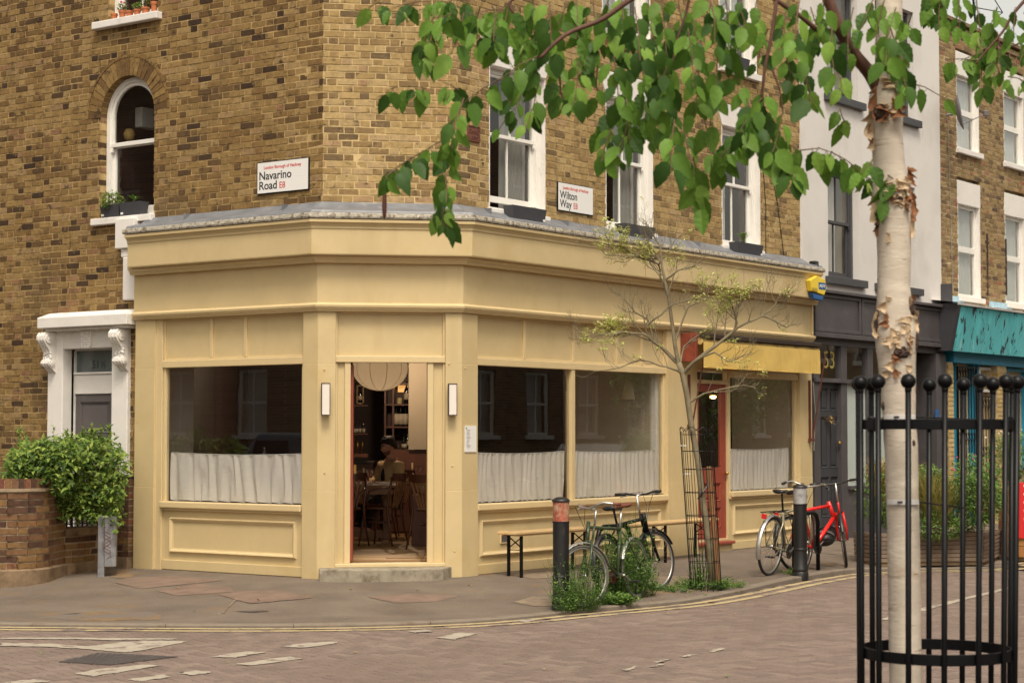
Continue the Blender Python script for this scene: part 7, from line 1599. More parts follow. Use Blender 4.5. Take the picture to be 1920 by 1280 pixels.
box_planter(FL, FL.S(266, .0), FL.S(226, .0), awz0 - .004, awz0 + .155, -.085, .06, 'slate grey box with a spiky plant on the arched window sill')
box_planter(FL, FL.S(225, .0), FL.S(190, .0), awz0 - .004, awz0 + .145, -.085, .06, 'slate grey box with a bushy plant, left on the arched window sill')
spiky(FL, FL.S(245, 0), awz0 + .14, -.02, 26, .17, .13, 'spiky pale green plant in the right box of the arched window')
bush(FL.p(FL.S(206, 0), awz0 + .19, .0), .13, .10, .12, 520, 'bushy yellow green plant in the left box of the arched window', 'window_plant', 'plant', hv, (.02, .04))
for (pa_, pb_, w_, lab) in ((957, 1027, None, 'slate grey box at the foot of the first tall window'), (1167, 1232, None, 'slate grey box behind the bare twigs at the middle window'), (1381, 1435, None, 'slate grey box with a grassy plant at the third window')):
    a, b_ = FR.S(pa_, .15), FR.S(pb_, .2); pz0 = {957: FR.Z(1027, 427, .2), 1167: FR.Z(1200, 450, .2), 1381: FR.Z(1434, 491, .2)}[pa_]; box_planter(FR, a, b_, 3.96, 4.12, .045, .19, lab)
    if pa_ == 1381: spiky(FR, (a+b_)/2 - .1, 4.11, .12, 34, .26, .18, 'grassy green plant in the box at the third window')
    if pa_ == 957: spiky(FR, b_ - .15, 4.10, .1, 10, .07, .09, 'few small green leaves in the box at the first window')
MB()
for k_ in range(3): pass
zs_ = zub; 
for (u_, lab, fl) in ((U3, 'grey box of grass and tiny red flowers on the upper right sill', True), (U2, 'grey box with a little plant on the upper middle sill', False)):
    MB().fb(FR, u_[0] - .04, u_[1] + .04, zub - .09, zub - .001, -.1, .07).build('window_sill', 'white', BLD, bevel=.006)
    box_planter(FR, u_[0] + .1, u_[0] + .75, zub, zub + .17, -.08, .06, lab); spiky(FR, u_[0] + .4, zub + .16, .0, 50, .26, .24, 'wispy grass ' + ('with red flowers ' if fl else '') + 'in the upper ' + ('right' if fl else 'middle') + ' window box')
tz_ = twz0 - .002
for i, (px, h_, r_, tall) in enumerate(((206.5, .085, .042, 0), (222, .105, .045, .06), (235.5, .085, .047, 0), (250, .085, .045, .05), (266, .09, .052, .09), (282, .14, .042, 0))):
    s_ = FL.S(px, -.01); P = FL.p(s_, tz_, -.01); t = thing('flower_pot', P, ['empty terracotta pot at the left end of the high sill', 'terracotta pot with pink flower on the high sill', 'wide pale terracotta pot third from the left on the high sill', 'terracotta pot with small green plant on the high sill', 'wide terracotta pot with leafy plant on the high sill', 'tall terracotta pot at the right end of the high sill'][i], 'flower pot', 'terracotta pots on the high window sill')
    MB().lathe([(r_*.72, 0), (r_*.93, h_*.75), (r_*1.06, h_*.76), (r_*1.08, h_), (r_*.95, h_), (r_*.9, h_*.9), (.001, h_*.88)], P, 18).build('pot', 'terra', t, smooth=True, sm_angle=40)
    if tall: bush(P + Vector((0,0,h_ + tall*.6)), .06, .05, tall, 70, 'small green plant growing in %s pot of the high sill' % ('the second', 'the fourth', 'the fifth')[(1, 3, 4).index(i)], 'pot_plant', 'plant', hv, (.02, .035), flowers=('flower_p', 3) if i == 1 else None)
# ================================================================ weeds and litter
wv_ = [small_leaf('leaf', 'leaf_w', t_, .34) for t_ in (.1, .3, .5, .7, .9)]
def weed(px, py, w_, h_, n_, lab, y_off=0, size=(.02, .05), dens=1, depth=.3, n_ind=0, fern=False):
    c = G(px, py); t = thing('weed_clump', c, lab, 'weeds'); it = []; m = MB()
    for i in range(int(n_)):
        a = rng.uniform(0, 6.28); r_ = math.sqrt(rng.random()); base = c + Vector((w_ * .35 * r_ * math.cos(a), depth * .5 * r_ * math.sin(a) + y_off, 0)); hh = h_ * rng.uniform(.35, 1) * (1 - .35 * r_); tip = base + Vector((w_ * .35 * math.cos(a) * rng.uniform(.2, 1.2), depth * .4 * math.sin(a), hh)); midp = (base + tip) / 2 + rv(.03)
        m.tube([base, midp, tip], [.0028, .002, .001], 3, cap=False)
        for j in range(9):
            u_ = .25 + .75 * j / 9; p = base.lerp(midp, u_ * 2) if u_ < .5 else midp.lerp(tip, u_ * 2 - 1); it.append((p, Vector((rng.uniform(-1, 1), rng.uniform(-1, 1), rng.uniform(-.1, .9))), Vector((0, -.3, 1)) + rv(.5), rng.uniform(*size)))
    m.build('stem', 'leaf_w', t, kind='stuff', recalc=False); foliage(t, it, wv_, n_ind); return t
weed(1086, 1143, .50, .70, 170, 'tall feathery green weed growing through the front wheel beside the bollard', 0, (.018, .04))
weed(1060, 1146, .26, .48, 80, 'low weeds at the foot of the red-banded bollard', 0, (.018, .04))
weed(1160, 1126, .36, 1.0, 190, 'tall weeds growing up between the two bicycles', .2, (.02, .05), 1, .3)
weed(1190, 1124, .42, .85, 150, 'leafy weeds behind the rear wheel of the green bicycle', .3, (.03, .06))
weed(1155, 1133, .40, .14, 50, 'broad-leaved weeds on the ground under the bicycles', 0, (.05, .085), 1, .15)
weed(1215, 1118, .25, .35, 35, 'weeds between the two rear wheels', .1)
weed(1322, 1104, .62, .17, 150, 'grassy weeds round the foot of the tree cage', 0, (.015, .04), 1, .25); weed(1262, 1108, .45, .09, 60, 'low grass between the bicycle and the tree cage', 0, (.015, .035), 1, .2); weed(1374, 1101, .30, .09, 45, 'short grass right of the tree cage', 0, (.015, .035), 1, .2); weed(1312, 1100, .20, .48, 45, 'taller weeds climbing inside the tree cage', 0, (.015, .04))
weed(1488, 1076, .3, .07, 20, 'tiny grass tuft left of the right bollard'); weed(1182, 1128, .16, 1.12, 30, 'wispy weeds reaching past the brown saddle', .3, (.018, .035))
lm = [small_leaf('fallen_leaf', 'leaf', .8, .6), small_leaf('fallen_leaf', 'bark_o', .5, .6), small_leaf('fallen_leaf', 'straw', .5, .7)]
for i in range(70):
    px, py = (rng.uniform(1060, 1420), rng.uniform(1100, 1150)) if i < 40 else (rng.uniform(20, 1500), rng.uniform(1090, 1270)); P = G(px, py); on_road = kerb_dist(P.x, P.y) > 0
    z = (ROAD if on_road else P.z) + .012; P = G(px, py, z) if on_road else P + Vector((0,0,.014)); o = bpy.data.objects.new('fallen_leaf', rng.choice(lm)); COL.objects.link(o); o.matrix_world = mat_from(P, (rng.uniform(-1,1), rng.uniform(-1,1), .05), (0,0,1), rng.uniform(.025, .06)); tag(o, ('small ' + {0: 'green', 1: 'rusty orange', 2: 'straw coloured'}[lm.index(o.data)] + ' leaf lying on ' + ('the brick road' if on_road else 'the asphalt pavement')), 'leaf', 'fallen leaves, ' + {0: 'green', 1: 'orange', 2: 'straw coloured'}[lm.index(o.data)] + (' on the road' if on_road else ' on the pavement'))
# ================================================================ street tree in its wire cage (just coming into leaf)
yT = G(1325, 1103).y; T_ = lambda px, py, dy=0: at_y(px, py, yT + dy)
DT = thing('young_tree', G(1333, 1100), 'slender young street tree coming into leaf inside a wire cage', 'tree')
trunk = [(1336, 1104), (1330, 1020), (1318, 940), (1308, 860), (1295, 790), (1288, 740), (1280, 700), (1272, 680)]
MB().tube([T_(*p) for p in trunk], [.042, .039, .036, .033, .031, .031, .033, .031], 12).build('trunk', 'twig_g', DT, smooth=True)
tips = []; bm_ = MB()
def grow(pts, r0, r1, lvl, n_side):
    P = [T_(x, y, dy) for x, y, dy in pts] if not isinstance(pts[0], Vector) else pts
    Q = [P[0]] 
    for a, b_ in zip(P[:-1], P[1:]): Q += [(a + b_) / 2 + rv(.012), b_]
    n_ = len(Q); bm_.tube(Q, [r0 + (r1 - r0) * i / (n_ - 1) for i in range(n_)], 7 if lvl == 0 else 5 if lvl == 1 else 3, cap=False)
    if lvl >= 3: tips.append((Q[-1], (Q[-1] - Q[-2]).normalized())); return
    L = sum((a - b_).length for a, b_ in zip(Q[:-1], Q[1:]))
    for k in range(n_side):
        u_ = .25 + .75 * (k + rng.random()) / n_side; i = min(n_ - 2, int(u_ * (n_ - 1))); p = Q[i].lerp(Q[i+1], (u_ * (n_ - 1)) % 1); d = (Q[i+1] - Q[i]).normalized(); side = d.cross(Vector((0, -1, 0))) * rng.choice((-1, 1)) + Vector((0, rng.uniform(-.7, .7), 0)) + Vector((0,0,.25)); dd_ = (d * .9 + side * .8 + Vector((0, 0, .25))).normalized(); l_ = L * rng.uniform(.18, .34) * (1.1 - .4 * u_) + .05
        e1_ = p + dd_ * l_ * .5 + rv(.012); e2_ = p + dd_ * l_ * .85 + Vector((0, 0, l_ * .22)) + rv(.015)
        grow([p, e1_, e2_], (r0 + (r1 - r0) * u_) * .55, max(.0014, r1 * .5), lvl + 1, max(2, n_side - 2) if lvl < 1 else 3)
    tips.append((Q[-1], (Q[-1] - Q[-2]).normalized()))
br_ = [ [(1272,680,0),(1262,620,0),(1254,560,0),(1246,520,0),(1241,490,0),(1215,478,0),(1185,480,0),(1135,478,-.1)],
        [(1254,560,0),(1238,520,.05),(1235,495,.05),(1255,470,.1),(1265,450,.1),(1280,438,.1)],
        [(1241,490,0),(1238,460,0),(1225,440,0),(1205,410,0)], [(1235,495,0),(1205,485,.1),(1165,462,.1),(1110,450,.1),(1092,447,.1)],
        [(1272,682,0),(1255,665,.1),(1225,640,.1),(1205,625,.1),(1170,622,.1),(1120,628,.1),(1085,630,.1)], [(1225,640,.1),(1215,600,.1),(1190,585,.1),(1170,560,.1),(1155,540,.1)], [(1215,608,0),(1240,590,-.1),(1262,570,-.1),(1280,565,-.1),(1312,556,-.1)],
        [(1278,700,0),(1262,692,-.1),(1238,686,-.1),(1200,674,-.1),(1160,690,-.1),(1112,696,-.1)],
        [(1280,702,0),(1300,680,-.1),(1340,650,-.15),(1370,625,-.15),(1400,605,-.15),(1430,592,-.15),(1455,570,-.15),(1462,555,-.15)], [(1370,628,-.15),(1382,605,-.1),(1375,580,-.1),(1362,555,-.1),(1345,540,-.1)], [(1430,592,-.15),(1450,600,-.15),(1475,614,-.15),(1488,607,-.15)], [(1300,680,-.1),(1340,660,-.3),(1365,678,-.3),(1395,665,-.3),(1410,660,-.3)],
        [(1275,690,0),(1282,650,.1),(1310,628,.15),(1345,610,.15)], [(1266,640,0),(1290,575,.2),(1325,560,.2),(1330,540,.2)], [(1246,525,0),(1270,508,-.1),(1300,500,-.1),(1322,480,-.1)],
        [(1290,757,0),(1320,738,-.1),(1350,730,-.15),(1395,722,-.15),(1418,728,-.15)], [(1368,727,-.1),(1385,722,-.1),(1402,700,-.1)] ]
for i, b_ in enumerate(br_): grow(b_, .024 if i in (0, 4, 8) else .013, .004, 0 if i in (0, 4, 8) else 1, 10 if i in (0, 4, 8) else 9)
bm_.build('branch', 'twig_g', DT, smooth=True, recalc=False)
pv_ = [small_leaf('bud_leaf', 'leaf_p', t_, .55) for t_ in (.1, .4, .7, .95)]; it = []
for (p, d) in tips:
    if mnoise.noise(p * 2.0 + Vector((5, 0, 0))) < .04 or rng.random() < .12: continue
    for k in range(rng.randint(5, 9)): a = rng.uniform(0, 6.28); it.append((p + rv(.022), Vector((math.cos(a), math.sin(a), rng.uniform(-.5, .5))), Vector((0, 0, 1)) + rv(.3), rng.uniform(.028, .046)))
rng.shuffle(it); foliage(DT, it, pv_, 150, 'bud_leaf')
# cage
CG = thing('tree_cage', G(1320, 1105), 'leaning black wire mesh cage round the young street tree', 'tree guard')
c0_, c1_ = G(1324, 1106) + Vector((0, 0, .0)), T_(1302, 796, 0); c1_.y = c0_.y; r0_, r1_ = .165, .175; NW = 16
def cg(a, t): r_ = r0_ + (r1_ - r0_) * t; c = c0_.lerp(c1_, t); return c + Vector((r_ * math.cos(a), r_ * math.sin(a), 0))
for k in range(NW):
    a = 2*math.pi*k/NW; MB().tube([cg(a, t) for t in (0, .33, .66, .96)], .0036, 5).build('wire', 'black', CG)
for k in range(NW // 2):
    a0 = 2*math.pi*(2*k)/NW; MB().tube([cg(a0 + 2*math.pi/NW * 2 * u, .96) + Vector((0,0,.045 * math.sin(math.pi * u))) for u in [i / 6 for i in range(7)]], .0036, 5).build('top_loop', 'black', CG)
for t in (.03, .17, .31, .45, .59, .73, .84, .94): MB().tube([cg(2*math.pi*k/24, t) for k in range(24)], .0036, 5, closed=True).build('hoop', 'black', CG)
for px, py in ((1282, 835), (1288, 888)): q = T_(px, py, -.17); MB().box((q.x - .035, q.y - .004, q.z - .005), (q.x + .035, q.y + .004, q.z + .006)).build('tag', 'sign_w', CG)
SK = thing('tree_stake', T_(1345, 1104, .02), 'square brown timber stake inside the tree cage', 'stake'); MB().bar(T_(1349, 1106, .06), T_(1329, 874, .06), .055, .055, (0, 1, 0)).build('post', 'table', SK, bevel=.006)
m = MB(); m.tube([T_(1330, 905, .0), T_(1318, 922, -.05), T_(1308, 935, -.04)], .007, 6); tag(m.build('tree_tie', 'plastic_k', None), 'black rubber strap tying the young tree to its stake', 'tree tie')
# ================================================================ birch in the foreground with its iron guard
yB = 7.4; Bt = lambda px, py, dy=0: at_y(px, py, yB + dy)
BT = thing('birch_tree', Bt(1690, 1600), 'foreground birch with cream peeling trunk and drooping green leaves', 'tree')
tr = [(1700, 1640, .062), (1699, 1400, .062), (1698, 1280, .062), (1697, 1200, .062), (1696, 1100, .0615), (1694, 1000, .062), (1691, 900, .063), (1689, 830, .064), (1686, 790, .062), (1684, 750, .066), (1682, 700, .070), (1680, 660, .076), (1679, 625, .080), (1677, 590, .071), (1676, 540, .063), (1677, 480, .064), (1676, 440, .067), (1676, 400, .074), (1673, 370, .077), (1670, 345, .070), (1667, 310, .062), (1663, 250, .060), (1661, 215, .066), (1664, 180, .070), (1668, 150, .060), (1668, 90, .054), (1667, 30, .052), (1666, -60, .050), (1664, -220, .046)]
V = []; NN = 26; TP = [Bt(a, b_) for a, b_, r_ in tr]
tp_ = []; 
for i in range(len(TP) - 1):
    for k in range(6): t = k / 6; tp_.append((TP[i].lerp(TP[i+1], t), tr[i][2] * (1 - t) + tr[i+1][2] * t))
for p, r_ in tp_:
    for k in range(NN): a = 2*math.pi*k/NN; rr = r_ * (1 + .03 * mnoise.noise(Vector((math.cos(a) * 1.5, math.sin(a) * 1.5, p.z * 2.5))) + .025 * mnoise.noise(Vector((math.cos(a) * 4, math.sin(a) * 4, p.z * 14)))); V.append(p + Vector((rr * math.cos(a), rr * math.sin(a), 0)))
MB().add(V, [(i*NN+k, i*NN+(k+1)%NN, (i+1)*NN+(k+1)%NN, (i+1)*NN+k) for i in range(len(tp_)-1) for k in range(NN)]).build('trunk', 'bark_w', BT, smooth=True)
def trunk_at(py):
    for i in range(len(tr) - 1):
        if tr[i][1] >= py >= tr[i+1][1]: t = (tr[i][1] - py) / (tr[i][1] - tr[i+1][1]); return TP[i].lerp(TP[i+1], t), tr[i][2] * (1 - t) + tr[i+1][2] * t
def peel(px, py, w_, h_, curl, matk, lift=.01, tilt=0, nm='bark_peel'):
    """a curling flake of bark standing off the trunk; w_, h_ in photo pixels"""
    c, r_ = trunk_at(py); k = yB / FPX; x0 = (px - (c.x / yB * FPX + 960)) * k; x0 = max(-r_ * .98, min(r_ * .98, x0)); a0 = math.asin(x0 / r_); nu, nv = 8, 9; V = []; W = w_ * k * 1.1; H = h_ * k * 1.15; sg = 1 if x0 > 0 else -1
    if abs(x0) < r_ * .5 and rng.random() < .5: sg = -sg
    vert = rng.random() < .45
    for j in range(nv + 1):
        for i in range(nu + 1):
            u, v = i / nu, j / nv - .5; n1_ = mnoise.noise(Vector((px * .7 + v * 6, py, 0))); n2_ = mnoise.noise(Vector((px, py * .7 + v * 9, 5)))
            prof_ = max(.06, (1 - abs(2 * v) ** 1.6)) ** .6 * (.75 + .7 * n1_); uu = u * prof_ + .25 * n2_ ; off = .002 + curl * .8 * (u ** 2.2) * W * (.7 + .8 * n1_) ; back = .35 * curl * max(0, u - .5) ** 1.5 * W
            ang_ = a0 + sg * ((uu - .4) * W - back * 2) / r_; z = v * H * (1 + .25 * n2_) + tilt * u * H * .6 - off * .5 * u + .10 * H * mnoise.noise(Vector((u * 5 + px, v * 5, 2)))
            V.append(Vector((c.x + (r_ + off) * math.sin(ang_), c.y - (r_ + off) * math.cos(ang_), c.z + z)))
    ob = MB().add(V, [(j*(nu+1)+i, j*(nu+1)+i+1, (j+1)*(nu+1)+i+1, (j+1)*(nu+1)+i) for j in range(nv) for i in range(nu)]).build(nm, matk, BT, smooth=True, recalc=False)
def scar(px, py, w_, h_, n_=60, matk='bark_d', out=.006):
    c, r_ = trunk_at(py); k = yB / FPX; x0 = (px - (c.x / yB * FPX + 960)) * k; x0 = max(-r_ * .97, min(r_ * .97, x0)); a0 = math.asin(x0 / r_); V = []; nu, nv = 12, 8
    for j in range(nv + 1):
        for i in range(nu + 1):
            u, v = (i / nu - .5) * 2, (j / nv - .5) * 2; q = math.hypot(u, v); u2, v2 = (u, v) if q < 1e-6 else (u * max(abs(u), abs(v)) / q, v * max(abs(u), abs(v)) / q)
            rr_ = max(abs(u), abs(v)); edge = 1 + .28 * mnoise.noise(Vector((px + u2 * 2.4, py + v2 * 2.4, 7))) ; ang_ = a0 + u2 * edge * w_ * k / 2 / r_; off = out * (1 - rr_ ** 3) * (1 + 1.1 * mnoise.noise(Vector((u * 5, v * 5, px)))) - .003 * rr_
            V.append(Vector((c.x + (r_ + off) * math.sin(ang_), c.y - (r_ + off) * math.cos(ang_), c.z + v2 * edge * h_ * k / 2)))
    MB().add(V, [(j*(nu+1)+i, j*(nu+1)+i+1, (j+1)*(nu+1)+i+1, (j+1)*(nu+1)+i) for j in range(nv) for i in range(nu)]).build('bark_scar', matk, BT, recalc=False)
scar(1685, 662, 36, 24, out=.014); scar(1708, 578, 26, 44, out=.012); scar(1643, 605, 18, 50, out=.010); scar(1636, 410, 18, 40, out=.010); scar(1681, 378, 24, 20, out=.008); scar(1650, 215, 40, 34, out=.012); scar(1716, 640, 10, 40, out=.008); scar(1645, 760, 12, 20); scar(1715, 730, 14, 22); scar(1707, 830, 8, 14)
for a in ((1640, 610, 22, 40, .5, 'bark_c', .012), (1714, 600, 20, 34, .6, 'bark_c', .012), (1712, 562, 10, 16, .9, 'bark_o', .014), (1660, 640, 26, 22, .35, 'bark_c', .006), (1672, 628, 20, 26, .3, 'bark_c', .006), (1695, 632, 16, 30, .35, 'bark_c', .006), (1662, 685, 22, 18, .4, 'bark_c', .006), (1652, 575, 26, 18, .4, 'bark_c', .008), (1690, 600, 40, 14, .2, 'bark_c', .006),
          (1638, 392, 20, 44, .8, 'bark_c', .012), (1627, 430, 12, 24, .6, 'bark_o', .014), (1710, 390, 14, 48, .9, 'bark_o', .012), (1708, 425, 12, 40, .7, 'bark_c', .012), (1694, 385, 20, 26, .6, 'bark_o', .010), (1708, 330, 18, 26, 1.1, 'bark_o', .018), (1655, 352, 40, 16, .3, 'bark_c', .008), (1690, 348, 34, 14, .4, 'bark_c', .008), (1664, 448, 12, 22, .3, 'bark_c', .006),
          (1660, 215, 30, 24, .7, 'bark_o', .018), (1682, 205, 28, 30, .9, 'bark_o', .014), (1640, 195, 18, 50, .9, 'bark_o', .012), (1634, 235, 22, 46, .8, 'bark_c', .016), (1630, 262, 18, 40, .6, 'bark_c', .014), (1668, 158, 40, 20, .4, 'bark_c', .010), (1688, 180, 22, 50, .6, 'bark_c', .014), (1627, 250, 12, 30, .9, 'bark_o', .018), (1647, 790, 12, 26, .4, 'bark_o', .008), (1664, 560, 14, 8, .3, 'bark_c', .005), (1676, 640, 14, 26, .4, 'bark_c', .008), (1700, 690, 16, 12, .3, 'bark_c', .005), (1656, 700, 18, 12, .3, 'bark_c', .005)):
    peel(*a)
for i in range(40): peel(rng.uniform(1650, 1708), rng.choice([rng.uniform(590, 700), rng.uniform(340, 400), rng.uniform(150, 230)]), rng.uniform(10, 20), rng.uniform(7, 18), rng.uniform(.2, .5), rng.choice(['bark_c', 'bark_c', 'bark_o']), .006, rng.uniform(-.5, .5))
# boughs
def bough(pts, r0, r1, matk='bark_r', nm='branch'):
    P = [at_y(x, y, yB + dy) for x, y, dy in pts]; Q = smooth3(P, 5); n_ = len(Q); MB().tube(Q, [r0 + (r1 - r0) * i / (n_-1) for i in range(n_)], 8).build(nm, matk, BT, smooth=True)
def smooth3(P, n):
    out = []
    for i in range(len(P)-1):
        p0, p1, p2, p3 = P[max(0,i-1)], P[i], P[i+1], P[min(len(P)-1,i+2)]
        for k in range(n): t = k/n; out.append(.5*((2*p1)+(p2-p0)*t+(2*p0-5*p1+4*p2-p3)*t*t+(3*p1-p0-3*p2+p3)*t**3))
    out.append(P[-1]); return out
bough([(1660,195,0),(1632,140,-.03),(1600,100,-.08),(1572,50,-.12),(1548,-10,-.15),(1500,-90,-.2)], .028, .020)
bough([(1572,50,-.12),(1540,60,-.2),(1500,30,-.25),(1440,-10,-.3),(1380,-60,-.3)], .011, .008)
bough([(1500,-90,-.2),(1400,-50,-.3),(1300,-40,-.35),(1200,-10,-.4),(1130,36,-.4),(1060,66,-.42),(1012,110,-.42)], .016, .006)
bough([(1460,-30,-.3),(1448,60,-.3),(1434,130,-.3),(1428,190,-.28)], .008, .005)
bough([(1448,130,-.3),(1462,170,-.3),(1468,215,-.3)], .004, .003)
bough([(1300,-40,-.3),(1285,30,-.3),(1268,80,-.3),(1258,140,-.3)], .006, .003)
bough([(1120,-40,-.4),(1030,-30,-.4),(960,0,-.4),(962,25,-.4)], .010, .005)
bough([(1960,-40,.4),(1905,20,.4),(1880,60,.4),(1850,95,.4),(1830,120,.4)], .008, .003)
bough([(1980,60,.4),(1930,75,.4),(1880,90,.4),(1870,60,.4)], .005, .003)
bough([(1664,-200,0),(1760,-120,.2),(1860,-80,.35),(1960,-40,.4)], .02, .008); bough([(1664,-200,0),(1600,-150,-.1),(1500,-110,-.2),(1500,-90,-.2)], .02, .012)
# hanging twigs with their leaves: start, end, leaves
S_T = [ (1012,110,945,150,4,0),(945,150,868,200,5,0),(868,200,845,265,7,0),(845,265,790,292,5,0),(790,292,740,322,9,0),(745,322,722,338,5,0),(848,262,832,330,6,0),(834,330,836,385,6,0),(836,385,834,432,7,0),(832,350,824,440,3,0),(1000,140,965,215,6,0),(870,190,850,250,4,0),
 (962,25,880,35,9,0),(880,8,790,10,10,0),(790,8,735,22,4,0),(735,14,690,20,4,0),(850,30,812,40,8,0),(812,30,800,110,11,0),(800,70,792,120,9,0),(870,30,845,110,6,0),(900,20,895,80,7,0),(890,70,880,110,3,0),
 (860,175,830,160,3,0),(800,172,765,168,6,0),(745,170,726,178,3,0),(930,30,925,85,9,0),(955,10,930,100,10,0),(975,20,985,120,9,0),(1000,0,1005,95,10,0),(1030,10,1035,110,9,0),(1060,20,1010,140,11,0),(1040,90,1050,190,9,0),(1050,150,1058,210,6,0),(1010,160,985,250,6,0),(960,190,935,250,4,0),(990,180,955,120,4,0),
 (1080,0,1080,80,9,0),(1100,40,1095,150,10,0),(1085,120,1075,205,8,0),(1112,10,1130,110,8,0),(1140,0,1150,100,10,0),(1165,0,1170,110,9,0),(1120,130,1128,205,4,0),(1150,110,1158,210,9,0),(1160,200,1132,250,8,0),(1150,240,1128,310,9,0),(1170,170,1180,270,9,0),(1180,230,1160,310,5,0),(1190,20,1200,120,10,0),(1200,100,1205,200,9,0),(1205,190,1215,270,7,0),
 (1215,0,1230,90,10,0),(1240,0,1250,110,10,0),(1230,90,1240,170,8,0),(1250,130,1230,240,10,0),(1255,150,1262,250,9,0),(1265,230,1258,330,9,0),(1280,240,1300,330,8,0),(1300,300,1312,400,9,0),(1270,0,1280,100,10,0),(1290,60,1300,170,9,0),(1300,20,1310,120,9,0),(1310,130,1300,220,8,0),(1330,0,1340,90,9,0),(1360,0,1365,100,9,0),(1350,80,1345,170,8,0),(1340,170,1330,260,6,0),(1320,230,1345,330,6,0),
 (1370,90,1395,180,8,0),(1390,0,1400,60,6,0),(1428,190,1385,255,10,0),(1385,255,1350,300,9,0),(1365,280,1345,330,5,0),(1400,190,1420,300,9,0),(1430,170,1445,250,9,0),(1468,215,1450,290,8,0),(1440,60,1420,130,6,0),(1440,250,1500,290,8,0),(1470,280,1490,340,9,0),(1500,288,1560,292,6,0),(1560,292,1610,325,7,0),(1600,325,1645,345,6,0),(1560,290,1545,310,3,0),(1420,0,1415,80,5,0),
 (1480,0,1470,90,9,0),(1500,0,1490,100,9,0),(1470,90,1485,190,9,0),(1500,60,1515,160,8,0),(1520,20,1530,90,7,0),(1510,150,1520,200,5,0),(1545,0,1535,70,6,0),(1560,60,1565,150,3,0),(1575,210,1590,240,4,0),(1565,130,1580,180,3,0),(1600,20,1590,120,5,0),
 (1660,0,1640,110,7,-.15),(1680,20,1660,130,8,-.15),(1640,0,1615,60,6,-.15),(1670,60,1700,150,8,-.15),(1690,110,1700,180,6,-.15),(1700,160,1770,190,5,-.15),(1710,30,1690,90,3,-.15),(1665,335,1690,350,6,-.15),(1655,370,1668,385,3,-.15),(1640,300,1612,330,3,-.15),
 (1770,-20,1760,60,9,.5),(1740,-10,1748,40,8,.5),(1800,-10,1800,70,9,.5),(1830,0,1835,110,9,.45),(1870,20,1860,100,10,.4),(1850,95,1800,120,7,.4),(1830,120,1770,118,5,.4),(1870,90,1880,160,7,.4),(1840,130,1850,170,6,.4),(1905,20,1900,90,6,.4),(1930,50,1910,130,6,.4),(1890,150,1925,160,4,.4),(1880,90,1850,150,5,.4),(1950,0,1930,50,5,.4) ]
lv = [leaf_mesh('leaf', 'leaf', t_, 1, rng.uniform(.52, .68), 9, rng.uniform(.08, .25), rng.uniform(.0, .3)) for t_ in (.05, .15, .28, .4, .5, .58, .66, .78, .9)]
cv_ = [MB().lathe([(.001, 0), (.08, .1), (.11, .4), (.09, .8), (.001, 1)], (0,0,0), 7).mesh('catkin', 'catkin', smooth=True)]
it = []; tw_m = MB()
for (x0, y0, x1, y1, n_, dy) in S_T:
    d0 = dy + rng.uniform(-.45, .15) if dy == 0 else dy + rng.uniform(-.1, .1); a, b_ = at_y(x0, y0 - 6, yB + d0), at_y(x1, y1 - 6, yB + d0 + rng.uniform(-.1, .1)); mid = (a + b_) / 2 + rv(.012); tw_m.tube([a, mid, b_], [.0028, .0022, .0014], 5, cap=False); n2 = int(n_ * .84 + .5)
    for k in range(n2):
        u = (k + rng.random() * .9) / n2; p = a.lerp(mid, u * 2) if u < .5 else mid.lerp(b_, u * 2 - 1); sd_ = 1 if k % 2 else -1
        d = Vector((sd_ * rng.uniform(.0, .75), rng.uniform(-.45, .35), -1)); sz = rng.gauss(.080, .017) * (.85 if dy > .3 else 1); sz = max(.038, min(.112, sz)); st0 = p; p2 = p + d.normalized() * .014 + Vector((sd_ * .006, 0, 0)); tw_m.tube([st0, p2 + d.normalized() * .006], [.001, .001], 3, cap=False)
        fn = Vector((rng.gauss(0, .55), -1, rng.gauss(.35, .35)))
        it.append((p2, d, fn, sz))
print('birch leaves', len(it)); rng.shuffle(it)
it.sort(key=lambda t_: t_[0].y); foliage(BT, it, lv, 300, 'leaf'); tw_m.build('twig', 'twig', BT, kind='stuff', recalc=False)
for k in range(34):
    x0, y0, x1, y1, n_, dy = rng.choice(S_T); P = at_y(x0 + (x1 - x0) * .6, y0 + (y1 - y0) * .6 + 6, yB + dy - .2); o = bpy.data.objects.new('catkin', cv_[0]); COL.objects.link(o); o.parent = BT; o.location = P - WP[BT.name]; o.rotation_euler = (R(180) + rng.uniform(-.3, .3), rng.uniform(-.4, .4), 0); o.scale = (.05, .05, .045)
q = Bt(721, 340, -.35); ct = MB().lathe([(.001, 0), (.007, .01), (.009, .05), (.007, .10), (.001, .14)], q - Vector((0, 0, .14)), 8).build('catkin', 'rust', BT, smooth=True, label='long brown catkin')
